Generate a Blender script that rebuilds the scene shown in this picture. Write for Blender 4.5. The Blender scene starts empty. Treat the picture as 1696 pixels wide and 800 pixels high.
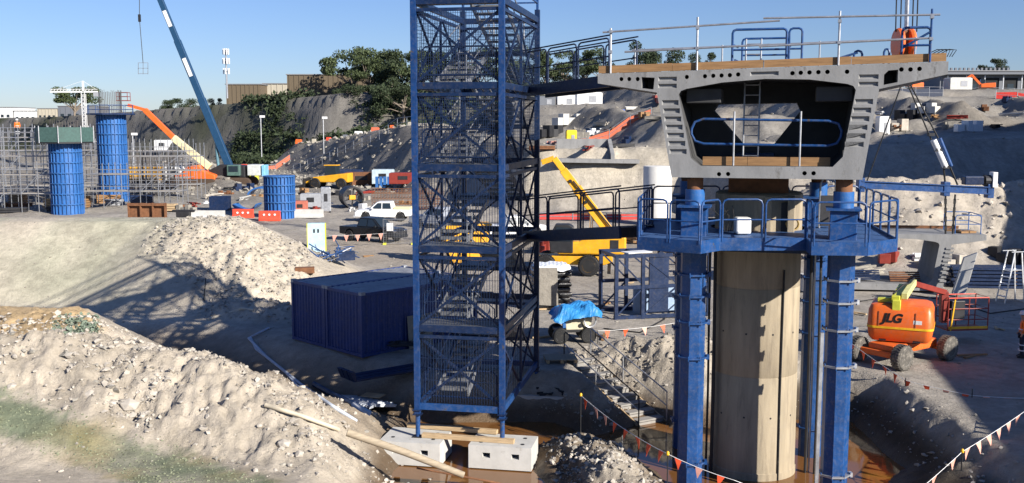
import bpy, math, random
import numpy as np
from mathutils import Vector as V, Matrix, geometry
random.seed(7)
RAD = math.radians
sc = bpy.context.scene
col = sc.collection
# ------------------------------------------------------------------ camera
PITCH = math.atan(195 / 1700.)
cd = bpy.data.cameras.new('camera'); cam = bpy.data.objects.new('camera', cd); col.objects.link(cam)
cd.sensor_width = 36; cd.lens = 36 * 1700 / 1696.; cd.clip_end = 9000; cd.clip_start = .1
cam.location = (0, 0, 9); cam.rotation_euler = (math.pi / 2 - PITCH, 0, 0)
sc.camera = cam
# ------------------------------------------------------------------ sky and sun
AZ, EL = RAD(132), RAD(26)
world = bpy.data.worlds.new('World'); sc.world = world; world.use_nodes = True
nt = world.node_tree; nt.nodes.clear()
sky = nt.nodes.new('ShaderNodeTexSky'); sky.sky_type = 'NISHITA'; sky.sun_disc = False
sky.sun_elevation = EL; sky.sun_rotation = AZ; sky.altitude = 0
sky.air_density = 1.0; sky.dust_density = 0.15; sky.ozone_density = 3.0
bg = nt.nodes.new('ShaderNodeBackground'); bg.inputs[1].default_value = 0.05
wo = nt.nodes.new('ShaderNodeOutputWorld')
wb_ = nt.nodes.new('ShaderNodeMix'); wb_.data_type = 'RGBA'; wb_.blend_type = 'MULTIPLY'; wb_.inputs[0].default_value = 1
wb_.inputs[7].default_value = (.83, .95, 1.34, 1)          # cool daylight balance for the whole sky
nt.links.new(sky.outputs[0], wb_.inputs[6]); nt.links.new(wb_.outputs[2], bg.inputs[0]); nt.links.new(bg.outputs[0], wo.inputs[0])
SUN = V((math.sin(AZ) * math.cos(EL), math.cos(AZ) * math.cos(EL), math.sin(EL)))
ld = bpy.data.lights.new('sun', 'SUN'); ld.energy = 5.0; ld.angle = RAD(.5); ld.color = (1, .94, .85)
sun = bpy.data.objects.new('sun', ld); col.objects.link(sun)
sun.rotation_euler = (-SUN).to_track_quat('-Z', 'Y').to_euler()
vs = sc.view_settings
vs.view_transform = 'Standard'; vs.look = 'None'; vs.gamma = 1; vs.exposure = 0.85; vs.use_curve_mapping = False
sc.cycles.max_bounces = 6; sc.cycles.diffuse_bounces = 1; sc.cycles.use_denoising = True

# ------------------------------------------------------------------ helpers
CP, SP = math.cos(PITCH), math.sin(PITCH)
def _ray(px, py):
    u = (px - 848) / 1700.; v = (400 - py) / 1700.
    return V((u, CP + v * SP, -SP + v * CP))
def gz(px, py, z=0.):
    d = _ray(px, py); return V((0, 0, 9)) + d * ((z - 9) / d.z)
def gy(px, py, y):
    d = _ray(px, py); return V((0, 0, 9)) + d * (y / d.y)

MATS = {}; KIDS = {}
def mat(name, c, rough=.7, metal=0., var=.25, scale=3., bump=0., bscale=20., c2=None, spec=.4, stretch=None, alpha=None, c2at=.55, c2w=.12, dust=0., dscale=9.):
    if name in MATS: return MATS[name]
    m = bpy.data.materials.new(name); m.use_nodes = True
    n = m.node_tree.nodes; l = m.node_tree.links
    b = n['Principled BSDF']
    b.inputs['Roughness'].default_value = rough; b.inputs['Metallic'].default_value = metal
    b.inputs['Specular IOR Level'].default_value = spec
    tc = n.new('ShaderNodeTexCoord'); src = tc.outputs['Object']
    if stretch:
        mp = n.new('ShaderNodeMapping'); mp.inputs['Scale'].default_value = stretch
        l.new(src, mp.inputs[0]); src = mp.outputs[0]
    nz = n.new('ShaderNodeTexNoise'); nz.inputs['Scale'].default_value = scale; nz.inputs['Detail'].default_value = 7; nz.inputs['Roughness'].default_value = .65
    l.new(src, nz.inputs[0])
    mr = n.new('ShaderNodeMapRange'); mr.inputs[1].default_value = .25; mr.inputs[2].default_value = .75
    mr.inputs[3].default_value = 1 - var; mr.inputs[4].default_value = 1 + var
    l.new(nz.outputs[0], mr.inputs[0])
    mx = n.new('ShaderNodeMix'); mx.data_type = 'RGBA'; mx.blend_type = 'MULTIPLY'; mx.inputs[0].default_value = 1
    mx.inputs[6].default_value = (*c, 1); l.new(mr.outputs[0], mx.inputs[7])
    out = mx.outputs[2]
    if c2:
        n2 = n.new('ShaderNodeTexNoise'); n2.inputs['Scale'].default_value = scale * .8 + 1.3; n2.inputs['Detail'].default_value = 9; n2.inputs['Roughness'].default_value = .72
        l.new(src, n2.inputs[0])
        r2 = n.new('ShaderNodeMapRange'); r2.inputs[1].default_value = c2at; r2.inputs[2].default_value = c2at + c2w
        l.new(n2.outputs[0], r2.inputs[0])
        m2 = n.new('ShaderNodeMix'); m2.data_type = 'RGBA'; l.new(r2.outputs[0], m2.inputs[0])
        l.new(out, m2.inputs[6]); m2.inputs[7].default_value = (*c2, 1); out = m2.outputs[2]
    if dust:
        n3 = n.new('ShaderNodeTexNoise'); n3.inputs['Scale'].default_value = dscale; n3.inputs['Detail'].default_value = 10; n3.inputs['Roughness'].default_value = .8
        l.new(tc.outputs['Object'], n3.inputs[0])
        r3 = n.new('ShaderNodeMapRange'); r3.inputs[1].default_value = .48; r3.inputs[2].default_value = .72; r3.inputs[4].default_value = dust
        l.new(n3.outputs[0], r3.inputs[0])
        m3 = n.new('ShaderNodeMix'); m3.data_type = 'RGBA'; l.new(r3.outputs[0], m3.inputs[0]); l.new(out, m3.inputs[6]); m3.inputs[7].default_value = (.26, .235, .2, 1); out = m3.outputs[2]
    l.new(out, b.inputs['Base Color'])
    rr = n.new('ShaderNodeMapRange'); rr.inputs[3].default_value = max(rough - .12, .03); rr.inputs[4].default_value = min(rough + .15, 1)
    l.new(nz.outputs[0], rr.inputs[0]); l.new(rr.outputs[0], b.inputs['Roughness'])
    if bump:
        nb = n.new('ShaderNodeTexNoise'); nb.inputs['Scale'].default_value = bscale; nb.inputs['Detail'].default_value = 8; nb.inputs['Roughness'].default_value = .7
        l.new(tc.outputs['Object'], nb.inputs[0])
        bp = n.new('ShaderNodeBump'); bp.inputs['Strength'].default_value = 1; bp.inputs['Distance'].default_value = bump
        l.new(nb.outputs[0], bp.inputs['Height']); l.new(bp.outputs[0], b.inputs['Normal'])
    if alpha is not None: b.inputs['Alpha'].default_value = alpha
    MATS[name] = m; return m

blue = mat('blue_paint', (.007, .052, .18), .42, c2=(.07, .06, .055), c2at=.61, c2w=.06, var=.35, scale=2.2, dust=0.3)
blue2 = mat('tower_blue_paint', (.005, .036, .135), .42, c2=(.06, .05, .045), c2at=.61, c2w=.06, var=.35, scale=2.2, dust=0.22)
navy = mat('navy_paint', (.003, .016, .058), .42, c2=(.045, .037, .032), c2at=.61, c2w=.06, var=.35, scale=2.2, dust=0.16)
bright_blue = mat('bright_blue_paint', (.022, .115, .34), .4, c2=(.12, .13, .15), c2at=.64, var=.3, scale=1.2, dust=0.35)
galv = mat('galvanised_steel', (.42, .43, .45), .42, .7, var=.25, scale=4)
alu = mat('aluminium', (.62, .63, .65), .38, .7, var=.15, scale=5)
steel_dark = mat('dark_steel', (.03, .03, .033), .5, .3)
black = mat('black_rubber', (.014, .014, .015), .6, var=.4, c2=(.09, .08, .065), c2at=.58)
rope = mat('wire_rope', (.03, .03, .03), .5, .5)
concrete = mat('segment_concrete', (.235, .235, .235), .85, var=.3, scale=1.1, bump=.006, bscale=14, c2=(.13, .126, .12), c2at=.56, stretch=(1.6, 1.6, .6), dust=.2, dscale=4)
pier_con = mat('pier_concrete', (.32, .265, .185), .85, var=.3, scale=1.4, bump=.006, bscale=18, c2=(.19, .155, .11), c2at=.53, c2w=.2, stretch=(2.2, 2.2, .3), dust=.25, dscale=5)
block_con = mat('block_concrete', (.5, .49, .46), .85, var=.15, scale=2, bump=.004, c2=(.32, .29, .25), c2at=.6)
timber = mat('brown_formply', (.27, .15, .065), .7, var=.4, scale=2.5, stretch=(.6, .6, 6))
pale_timber = mat('pale_timber', (.46, .33, .19), .75, var=.3, scale=3, stretch=(1, 1, 8))
white = mat('white_paint', (.74, .74, .73), .4, var=.1, scale=3, dust=0.3)
orange = mat('orange_paint', (.72, .13, .018), .38, var=.15, scale=2, c2=(.3, .12, .05), c2at=.66, dust=0.35)
yellow = mat('yellow_paint', (.72, .36, .012), .4, var=.2, scale=2, c2=(.25, .15, .05), c2at=.64, dust=0.4)
lime = mat('lime_paint', (.55, .55, .06), .45, var=.2)
cream = mat('cream_paint', (.72, .62, .36), .45, var=.12)
red = mat('red_plastic', (.66, .07, .035), .5, var=.2)
flagred = mat('flag_orange', (.8, .1, .03), .6, var=.1)
flagpink = mat('flag_faded', (.72, .35, .27), .6, var=.1)
rust = mat('rusty_steel', (.17, .075, .035), .85, var=.5, scale=3)
darkred = mat('dark_red_paint', (.22, .03, .02), .5, var=.2)
glass = mat('dark_glass', (.02, .03, .04), .08, var=.05, spec=.6)
chrome = mat('chrome', (.75, .75, .76), .2, 1, var=.05)
grey_plastic = mat('grey_plastic', (.3, .31, .33), .6, var=.2)
tarp = mat('blue_tarp', (.03, .21, .5), .38, var=.25, scale=5, bump=.03, bscale=4)

class MB:
    def __init__(s): s.v = []; s.f = []; s.mi = []; s.cur = 0
    def poly(s, pts):
        k = len(s.v); s.v += [tuple(p) for p in pts]; s.f.append(tuple(range(k, k + len(pts)))); s.mi.append(s.cur)
    def faces(s, vs_, fs):
        k = len(s.v); s.v += [tuple(p) for p in vs_]
        for f in fs: s.f.append(tuple(i + k for i in f)); s.mi.append(s.cur)
        return s
    def box(s, c, d, rz=0, M=None):
        c = V(c); x, y, z = d[0] / 2, d[1] / 2, d[2] / 2
        R = M if M else Matrix.Rotation(rz, 3, 'Z')
        p = [c + R @ V((i * x, j * y, k * z)) for i in (-1, 1) for j in (-1, 1) for k in (-1, 1)]
        return s.faces(p, [(0, 1, 3, 2), (4, 6, 7, 5), (0, 4, 5, 1), (2, 3, 7, 6), (0, 2, 6, 4), (1, 5, 7, 3)])
    def bar(s, p0, p1, w, h=None, up=(0, 0, 1)):
        h = h or w; p0, p1 = V(p0), V(p1); d = p1 - p0
        if d.length < 1e-6: return s
        d.normalize(); u = V(up)
        if abs(d.dot(u)) > .97: u = V((0, 1, 0)) if abs(d.y) < .9 else V((1, 0, 0))
        a = d.cross(u).normalized() * (w / 2); b = a.cross(d).normalized() * (h / 2)
        p = [q + i * a + j * b for q in (p0, p1) for i, j in ((-1, -1), (1, -1), (1, 1), (-1, 1))]
        return s.faces(p, [(0, 3, 2, 1), (4, 5, 6, 7), (0, 1, 5, 4), (1, 2, 6, 5), (2, 3, 7, 6), (3, 0, 4, 7)])
    def tube(s, pts, r, n=6, closed=False, rs=None):
        pts = [V(p) for p in pts]; m = len(pts); rings = []; prev = None
        for i, p in enumerate(pts):
            if closed: t = pts[(i + 1) % m] - pts[i - 1]
            else: t = pts[min(i + 1, m - 1)] - pts[max(i - 1, 0)]
            t.normalize()
            if prev is None:
                u = V((0, 0, 1)) if abs(t.z) < .9 else V((1, 0, 0))
                a = t.cross(u).normalized()
            else:
                a = (prev - t * prev.dot(t)).normalized()
            prev = a; b = t.cross(a); rr = rs[i] if rs else r
            rings.append([p + (a * math.cos(2 * math.pi * k / n) + b * math.sin(2 * math.pi * k / n)) * rr for k in range(n)])
        vv = [q for g in rings for q in g]; ff = []
        for i in range(m if closed else m - 1):
            j = (i + 1) % m
            for k in range(n):
                ff.append((i * n + k, i * n + (k + 1) % n, j * n + (k + 1) % n, j * n + k))
        if not closed: ff += [tuple(range(n - 1, -1, -1)), tuple(range((m - 1) * n, m * n))]
        return s.faces(vv, ff)
    def cyl(s, p0, p1, r0, r1=None, n=16):
        return s.tube([p0, p1], r0, n, rs=[r0, r0 if r1 is None else r1])
    def prism(s, pts, vec):
        vec = V(vec); pts = [V(p) for p in pts]; n = len(pts)
        return s.faces(pts + [p + vec for p in pts], [tuple(range(n - 1, -1, -1)), tuple(range(n, 2 * n))] + [(i, (i + 1) % n, n + (i + 1) % n, n + i) for i in range(n)])
    def sideprism(s, xz, y0, y1):
        return s.prism([(x, y0, z) for x, z in xz], (0, y1 - y0, 0))
    def lathe(s, prof, c=(0, 0, 0), n=24, axis='Z'):
        c = V(c); vv = []; ff = []; m = len(prof)
        for r, h in prof:
            for k in range(n):
                a = 2 * math.pi * k / n; p = (r * math.cos(a), r * math.sin(a), h)
                if axis == 'Y': p = (p[0], p[2], p[1])
                if axis == 'X': p = (p[2], p[0], p[1])
                vv.append(c + V(p))
        for i in range(m - 1):
            for k in range(n): ff.append((i * n + k, i * n + (k + 1) % n, (i + 1) * n + (k + 1) % n, (i + 1) * n + k))
        ff += [tuple(range(n - 1, -1, -1)), tuple(range((m - 1) * n, m * n))]
        return s.faces(vv, ff)
    def mesh(s, name, mats):
        me = bpy.data.meshes.new(name); me.from_pydata(s.v, [], s.f)
        for m in (mats if isinstance(mats, (list, tuple)) else [mats]): me.materials.append(m)
        if any(s.mi): me.polygons.foreach_set('material_index', s.mi)
        me.update(); return me
    def build(s, name, mats, parent=None, world=False, smooth=False, bevel=0, seg=2, kind=None, loc=None, rz=0):
        if world and parent is not None:
            Mi = parent.matrix_basis.inverted(); s.v = [tuple(Mi @ V(p)) for p in s.v]
        me = s.mesh(name, mats)
        if smooth:
            me.polygons.foreach_set('use_smooth', [True] * len(me.polygons)); me.set_sharp_from_angle(angle=RAD(40))
        o = bpy.data.objects.new(name, me); col.objects.link(o)
        if parent is not None: o.parent = parent; KIDS.setdefault(parent.name, []).append(o)
        if loc is not None: o.location = loc
        if rz: o.rotation_euler.z = rz
        if bevel:
            b = o.modifiers.new('Bevel', 'BEVEL'); b.width = bevel; b.segments = seg; b.limit_method = 'ANGLE'; b.angle_limit = RAD(30)
        if kind: o['kind'] = kind
        return o

def inst(name, mesh, parent, loc=(0, 0, 0), rot=None, scale=None):
    o = bpy.data.objects.new(name, mesh); col.objects.link(o); o.parent = parent; o.location = loc; KIDS.setdefault(parent.name, []).append(o)
    if rot is not None: o.rotation_euler = rot
    if scale is not None: o.scale = scale
    return o
def tag(o, label, cat, group=None):
    o['label'] = label; o['category'] = cat
    if group: o['group'] = group
    return o
def T(name, label, cat, loc=(0, 0, 0), rz=0, group=None):
    o = bpy.data.objects.new(name, None); col.objects.link(o); o.empty_display_size = .2
    o.location = loc; o.rotation_euler = (0, 0, rz)
    o.matrix_basis = Matrix.Translation(V(loc)) @ Matrix.Rotation(rz, 4, 'Z')
    return tag(o, label, cat, group)
def copy_tree(o, parent=None):
    c = o.copy(); col.objects.link(c); c.parent = parent
    if parent is not None: KIDS.setdefault(parent.name, []).append(c)
    for ch in list(KIDS.get(o.name, [])): copy_tree(ch, c)
    return c
def dup(root, loc, rz, label, group=None, scale=None):
    c = copy_tree(root); c.location = loc; c.rotation_euler = (0, 0, rz); c['label'] = label
    if group: c['group'] = group
    if scale: c.scale = scale
    return c
def lerp(a, b, t): return a + (b - a) * t
def text_mesh(txt, size, ext=.004, shear=0., offset=0.):
    cu = bpy.data.curves.new('lettering', 'FONT'); cu.body = txt; cu.size = size; cu.extrude = ext; cu.shear = shear; cu.offset = offset
    cu.align_x = 'CENTER'; cu.align_y = 'CENTER'
    o = bpy.data.objects.new('lettering', cu); col.objects.link(o)
    dg = bpy.context.evaluated_depsgraph_get(); me = bpy.data.meshes.new_from_object(o.evaluated_get(dg))
    bpy.data.objects.remove(o); return me
# ------------------------------------------------------------------ terrain
_rng = np.random.RandomState(3)
_LAT = _rng.rand(512, 512)
def vnoise(x, y):
    xi = np.floor(x).astype(int); yi = np.floor(y).astype(int); fx = x - xi; fy = y - yi
    fx = fx * fx * fx * (fx * (fx * 6 - 15) + 10); fy = fy * fy * fy * (fy * (fy * 6 - 15) + 10)
    a = _LAT[xi % 512, yi % 512]; b = _LAT[(xi + 1) % 512, yi % 512]; c = _LAT[xi % 512, (yi + 1) % 512]; d = _LAT[(xi + 1) % 512, (yi + 1) % 512]
    return (a + (b - a) * fx) * (1 - fy) + (c + (d - c) * fx) * fy
def fbm(x, y, o=4):
    s = 0; a = .5; t = 0
    for k in range(o):
        s = s + a * vnoise(x * 2 ** k + 17.3 * k, y * 2 ** k + 9.1 * k); t += a; a *= .55
    return s / t * 2 - 1
def segd(x, y, a, b):
    dx, dy = b[0] - a[0], b[1] - a[1]; t = np.clip(((x - a[0]) * dx + (y - a[1]) * dy) / (dx * dx + dy * dy), 0, 1)
    return np.hypot(x - a[0] - t * dx, y - a[1] - t * dy), t
def polysd(x, y, P):
    d = np.full(x.shape, 1e9); ins = np.zeros(x.shape, bool); n = len(P)
    for i in range(n):
        a, b = P[i], P[(i + 1) % n]
        d = np.minimum(d, segd(x, y, a, b)[0])
        c = ((a[1] > y) != (b[1] > y))
        if b[1] != a[1]: ins ^= c & (x < (b[0] - a[0]) * (y - a[1]) / (b[1] - a[1]) + a[0])
    return np.where(ins, -d, d)
def sstep(a, b, x):
    t = np.clip((x - a) / (b - a), 0, 1); return t * t * (3 - 2 * t)
def smax(a, b, k):
    h = np.clip(.5 + .5 * (a - b) / k, 0, 1); return b + (a - b) * h + k * h * (1 - h)
def smin(a, b, k): return -smax(-a, -b, k)
def ridge(x, y, pts, sl):
    h = np.full(x.shape, -99.)
    for a, b in zip(pts[:-1], pts[1:]):
        d, t = segd(x, y, a, b); h = np.maximum(h, a[2] + (b[2] - a[2]) * t - sl * (np.sqrt(d * d + .35) - .59))
    return h
def chan(x, y, pts, w, sl):
    h = np.full(x.shape, 99.)
    for a, b in zip(pts[:-1], pts[1:]):
        d, t = segd(x, y, a, b); h = np.minimum(h, a[2] + (b[2] - a[2]) * t + sl * np.maximum(d - w, 0))
    return h
def rz3(px, py, z): p = gz(px, py, z); return (p.x, p.y, z)
EMB = [(-90, 58.5), (-20.5, 58), (-17, 55.5), (-15.2, 56), (-16, 60.5), (-90, 62)]
MOUND = [(-26, 31, 2.6), rz3(0, 556, 2.4), rz3(180, 566, 2.2), rz3(300, 592, 1.8), rz3(400, 628, 1.4), rz3(480, 662, 1.0), rz3(560, 694, .55), rz3(640, 726, .1), rz3(700, 790, -.4), (-2.2, 22, -.6)]
BENCH = [(-32, 33), (-15.2, 31.5), (-13.6, 33.6), (-15.6, 37), (-32, 41)]
PIT = [(-3.6, 24), (12.6, 20), (12.0, 29), (12.0, 35.4), (10.6, 36.6), (6.0, 36.0), (4.4, 35.0), (2.6, 33.4), (1.4, 35.3), (-3.2, 35.4)]
CH = [(-34, 44.5, -.7), (-20, 44, -.9), (-14, 42.2, -1.0), (-10, 38.2, -1.0), (-5, 34.0, -1.2), (0, 31.5, -1.5)]
RAMP = [(2.5, 39.4, -.1), (4.95, 35.1, -1.55)]
F1 = [(-600, 900), (-320, 520), (-165, 365), (-100, 300), (-40, 242), (10, 232), (60, 240), (200, 300), (700, 500), (700, 3000), (-600, 3000)]
F2 = [(-43, 205), (-15, 160), (-2, 125), (3, 111), (19, 109), (24, 100), (34, 103), (58, 108), (90, 112), (300, 160), (300, 400), (-30, 400)]
def TERR(x, y):
    u = np.clip((y + 9 * fbm(x * .035 + 2, y * .03, 3) - .25 * np.abs(x - 30) - 112) / 21., 0, 4.3); k = np.floor(u)
    return 1.95 * (k + sstep(.62, 1, u - k)) + 2.6 * np.clip(fbm(x * .09 + 11, y * .07, 4) - .12, 0, 1)
RUTS = [[(14, 44), (9, 58), (1, 74), (-9, 88), (-30, 98)], [(21, 38), (17.5, 48), (7, 60), (-4, 70), (-9, 78), (-12, 95)], [(24, 46), (14, 50), (4, 54), (0, 66)], [(12.5, 40.5), (19, 36), (26, 33)]]
def ruts(x, y):
    r = np.zeros_like(x); wx = .35 * fbm(x * .2, y * .2, 2)
    for P in RUTS:
        for a, b in zip(P[:-1], P[1:]):
            d, t = segd(x + wx, y + wx, a, b)
            for o in (.0, .55): r = np.maximum(r, sstep(.22, .08, np.abs(d - .95 - o)) * (1 if o == 0 else .6))
    return r
def height(x, y, fine=True):
    h = .04 * fbm(x * .25, y * .25, 2) * np.ones_like(x)
    # far ground
    H2 = np.interp(x, [-43, -15, 2, 18, 34, 58, 90], [4.8, 8.7, 6.3, 6.4, 6.8, 7.8, 8.2]) + np.where(x > 0, TERR(x, y), 0) + .6 * fbm(x * .06, y * .06, 4) * sstep(112, 130, y)
    s2 = np.interp(x, [-43, -10, 0, 18, 26], [.95, .95, 1.7, 1.7, .75])
    d2 = polysd(x, y, F2) + 1.2 * fbm(x * .16, y * .16, 4)
    h = smax(h, H2 - s2 * np.maximum(d2, 0), .5)
    d1 = polysd(x, y, F1) + 1.6 * fbm(x * .05, y * .05, 4)
    H1 = np.interp(x, [-320, -165, -100, -40, 10, 200], [10.5, 11.2, 13.2, 16, 17, 17.5])
    step = np.maximum(d1, 0); terr = 1.25 * step + 1.0 * np.sin(step * 1.25)
    h = smax(h, H1 - terr, .8)
    for rp in ([(11, 150, 11.5), (19, 119, 9.5)], [(33, 185, 16), (41, 135, 12.5)], [(57, 180, 13.5), (60, 138, 12)], [(84, 178, 13.5), (78, 128, 12)], [(20, 205, 17.5), (24, 170, 14)]):
        h = smax(h, ridge(x, y, rp, .8) + .5 * fbm(x * .25, y * .25, 4), .5)
    # spoil heaps in the middle distance
    h = smax(h, ridge(x, y, [(-55, 172, 3.8), (-47, 150, 3.2), (-38, 140, 1.2)], .42), .5)
    h = smax(h, ridge(x, y, [(-95, 185, 4.2), (-70, 178, 3.5)], .4), .5)
    h = smax(h, ridge(x, y, [(22, 74, 4.6), (27, 72, 5.4), (32.5, 71, 4.9)], .66) + .5 * fbm(x * .4, y * .4, 4), .6)
    h = smax(h, ridge(x, y, [(36, 72, 5.0), (44, 70, 5.6), (60, 72, 6.0)], .6) + .5 * fbm(x * .4 + 5, y * .4, 4), .6)
    h = smax(h, ridge(x, y, [(60, 58, 25), (67, 78, 27), (84, 104, 28), (118, 128, 26)], .95) + .6 * fbm(x * .2, y * .2, 4), .6)  # tall unseen bank added to shade the right-hand slope
    # embankment on the left
    de = polysd(x, y, EMB) + .35 * fbm(x * .22, y * .22, 3)
    h = smax(h, 3.5 - .48 * np.maximum(de, 0), .25)
    nose = ridge(x, y, [(-15.6, 56.2, 3.35), (-14.0, 53.0, 2.4), (-13.2, 50.4, 1.2)], .8) + .18 * fbm(x * .9, y * .9, 4)
    h = smax(h, nose, .3)
    h = smax(h, ridge(x, y, [(-13.5, 48.3, .55), (-10.8, 47.6, .5)], .55) + .2 * fbm(x * .9, y * .9, 4), .25)
    # trench, pit and ramp
    h = smin(h, chan(x, y, CH, 1.5, .5) + .1 * fbm(x * .7, y * .7, 3), .3)
    db = polysd(x, y, BENCH); h = smax(h, 2.25 - .62 * np.maximum(db, 0), .3)
    h = smax(h, ridge(x, y, MOUND, .48) + .22 * fbm(x * .55, y * .55, 4), .3)
    dn = ridge(x, y, [(-22, 19.5, 2.4), (-9, 18, 1.6), (-3, 16, .6)], .3); h = smax(h, dn, .4)
    dp = polysd(x, y, PIT) + .3 * fbm(x * .5, y * .5, 3)
    h = smin(h, -1.55 + .95 * np.maximum(dp, 0), .2)
    h = smax(h, ridge(x, y, [(4.6, 39.0, .75), (6.6, 38.6, .95), (8.6, 38.6, .6)], .75) + .25 * fbm(x * 1.1, y * 1.1, 4), .25)
    h = smin(h, chan(x, y, RAMP, .55, 1.0), .1)
    h = smax(h, ridge(x, y, [(2.0, 31.4, -.75), (2.6, 29.8, -.6), (3.0, 28.0, -.55)], .75) + .2 * fbm(x * 1.2, y * 1.2, 4), .2)
    h = smax(h, ridge(x, y, [(13.3, 27.6, -.35), (17, 27.0, .1), (22, 26, .3)], .5) + .2 * fbm(x * .8, y * .8, 4), .25)
    if fine:
        rough = roughness(x, y)
        c = fbm(x * 1.7, y * 1.7, 5)
        clod = np.abs(fbm(x * 2.6 + 3, y * 2.6, 5))
        h = h + rough * (.15 * c + .30 * (.4 - clod) + .22 * fbm(x * .9 + 31, y * .9, 3) + .11 * fbm(x * 6.3, y * 6.3, 3)) + .010 * fbm(x * 5, y * 5, 3)
        h = h - .035 * ruts(x, y) * (np.abs(h) < .4)
        far = sstep(60, 110, y); h = h + far * (.3 * fbm(x * .35, y * .35, 5) + .35 * np.abs(fbm(x * .22 + 8, y * .22, 5)) * sstep(105, 125, y))
    return h
def roughness(x, y):
    r = np.zeros_like(x)
    r = np.maximum(r, sstep(-1.2, 1.0, ridge(x, y, MOUND, .48) - .15))
    r = np.maximum(r, 1.1 * sstep(-.4, .4, ridge(x, y, [(-15.4, 56.0, 3.3), (-14.0, 53.0, 2.4), (-13.2, 50.4, 1.2)], .8)))
    r = np.maximum(r, sstep(-.3, .3, ridge(x, y, [(-13.5, 48.3, .55), (-10.8, 47.6, .5)], .55)))
    r = np.maximum(r, .8 * sstep(.2, .7, ridge(x, y, [(4.6, 39.0, .75), (8.6, 38.6, .6)], .5) + .6))
    r = np.maximum(r, .8 * sstep(-1.4, -1.0, ridge(x, y, [(2.0, 31.4, -.75), (3.0, 28.0, -.55)], .75)))
    r = np.maximum(r, .6 * sstep(.5, 2., ridge(x, y, [(22, 74, 4.6), (60, 72, 6.0)], .5)))
    r = np.maximum(r, .35 * sstep(0, .5, polysd(x, y, PIT)) * sstep(2.2, .8, polysd(x, y, PIT)))
    bd = polysd(x, y, GBP)
    return r * sstep(-.1, .7, bd) * np.where(y < 27, 1 - .55 * sstep(0, -.5, BELOW(x, y)), 1)
def BELOW(x, y):
    a, b_ = GBP[1], GBP[4]; return -((x - a[0]) * (b_[1] - a[1]) - (y - a[1]) * (b_[0] - a[0])) / math.hypot(b_[0] - a[0], b_[1] - a[1])
def hz(x, y): return float(height(np.array([float(x)]), np.array([float(y)]), False)[0])
_TY = np.exp(np.linspace(math.log(15), math.log(420), 900))
def gp(px, py, z0=0.):
    d = _ray(px, py); t = _TY / d.y; zz = 9 + d.z * t; hh = height(d.x * t, _TY, False)
    k = np.nonzero(zz < hh)[0]; k = int(k[0]) if len(k) else len(_TY) - 1
    if k == 0: return V((0, 0, 9)) + d * float(t[0])
    f0, f1 = zz[k - 1] - hh[k - 1], zz[k] - hh[k]; u = f0 / (f0 - f1) if f0 != f1 else 0
    return V((0, 0, 9)) + d * float(t[k - 1] + (t[k] - t[k - 1]) * min(max(u, 0), 1))
GBP = [(p.x, p.y) for p in (gp(x_, y_, .8) for x_, y_ in ((-120, 608), (0, 642), (130, 690), (280, 742), (450, 800), (340, 830), (150, 772), (0, 722), (-120, 688)))]
na = 640
azs = np.radians(np.linspace(-47, 47, na))
ds = [13.5]
while ds[-1] < 165: ds.append(ds[-1] * 1.0047)
while ds[-1] < 450: ds.append(ds[-1] * 1.012)
while ds[-1] < 6000: ds.append(ds[-1] * 1.08)
ds = np.array(ds); DD, AA = np.meshgrid(ds, azs, indexing='ij')
GX = (DD * np.sin(AA)).ravel(); GYY = (DD * np.cos(AA)).ravel()
GH = height(GX, GYY)
nr = len(ds)
ii = np.arange((nr - 1) * (na - 1)); r_, c_ = ii // (na - 1), ii % (na - 1)
q = np.stack([r_ * na + c_, r_ * na + c_ + 1, (r_ + 1) * na + c_ + 1, (r_ + 1) * na + c_], 1)
me = bpy.data.meshes.new('ground')
me.vertices.add(len(GX)); me.vertices.foreach_set('co', np.stack([GX, GYY, GH], 1).ravel())
me.loops.add(q.size); me.loops.foreach_set('vertex_index', q.ravel()[:, None].ravel())
me.polygons.add(len(q)); me.polygons.foreach_set('loop_start', np.arange(len(q)) * 4)
me.update(calc_edges=True); me.polygons.foreach_set('use_smooth', [True] * len(q))
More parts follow.
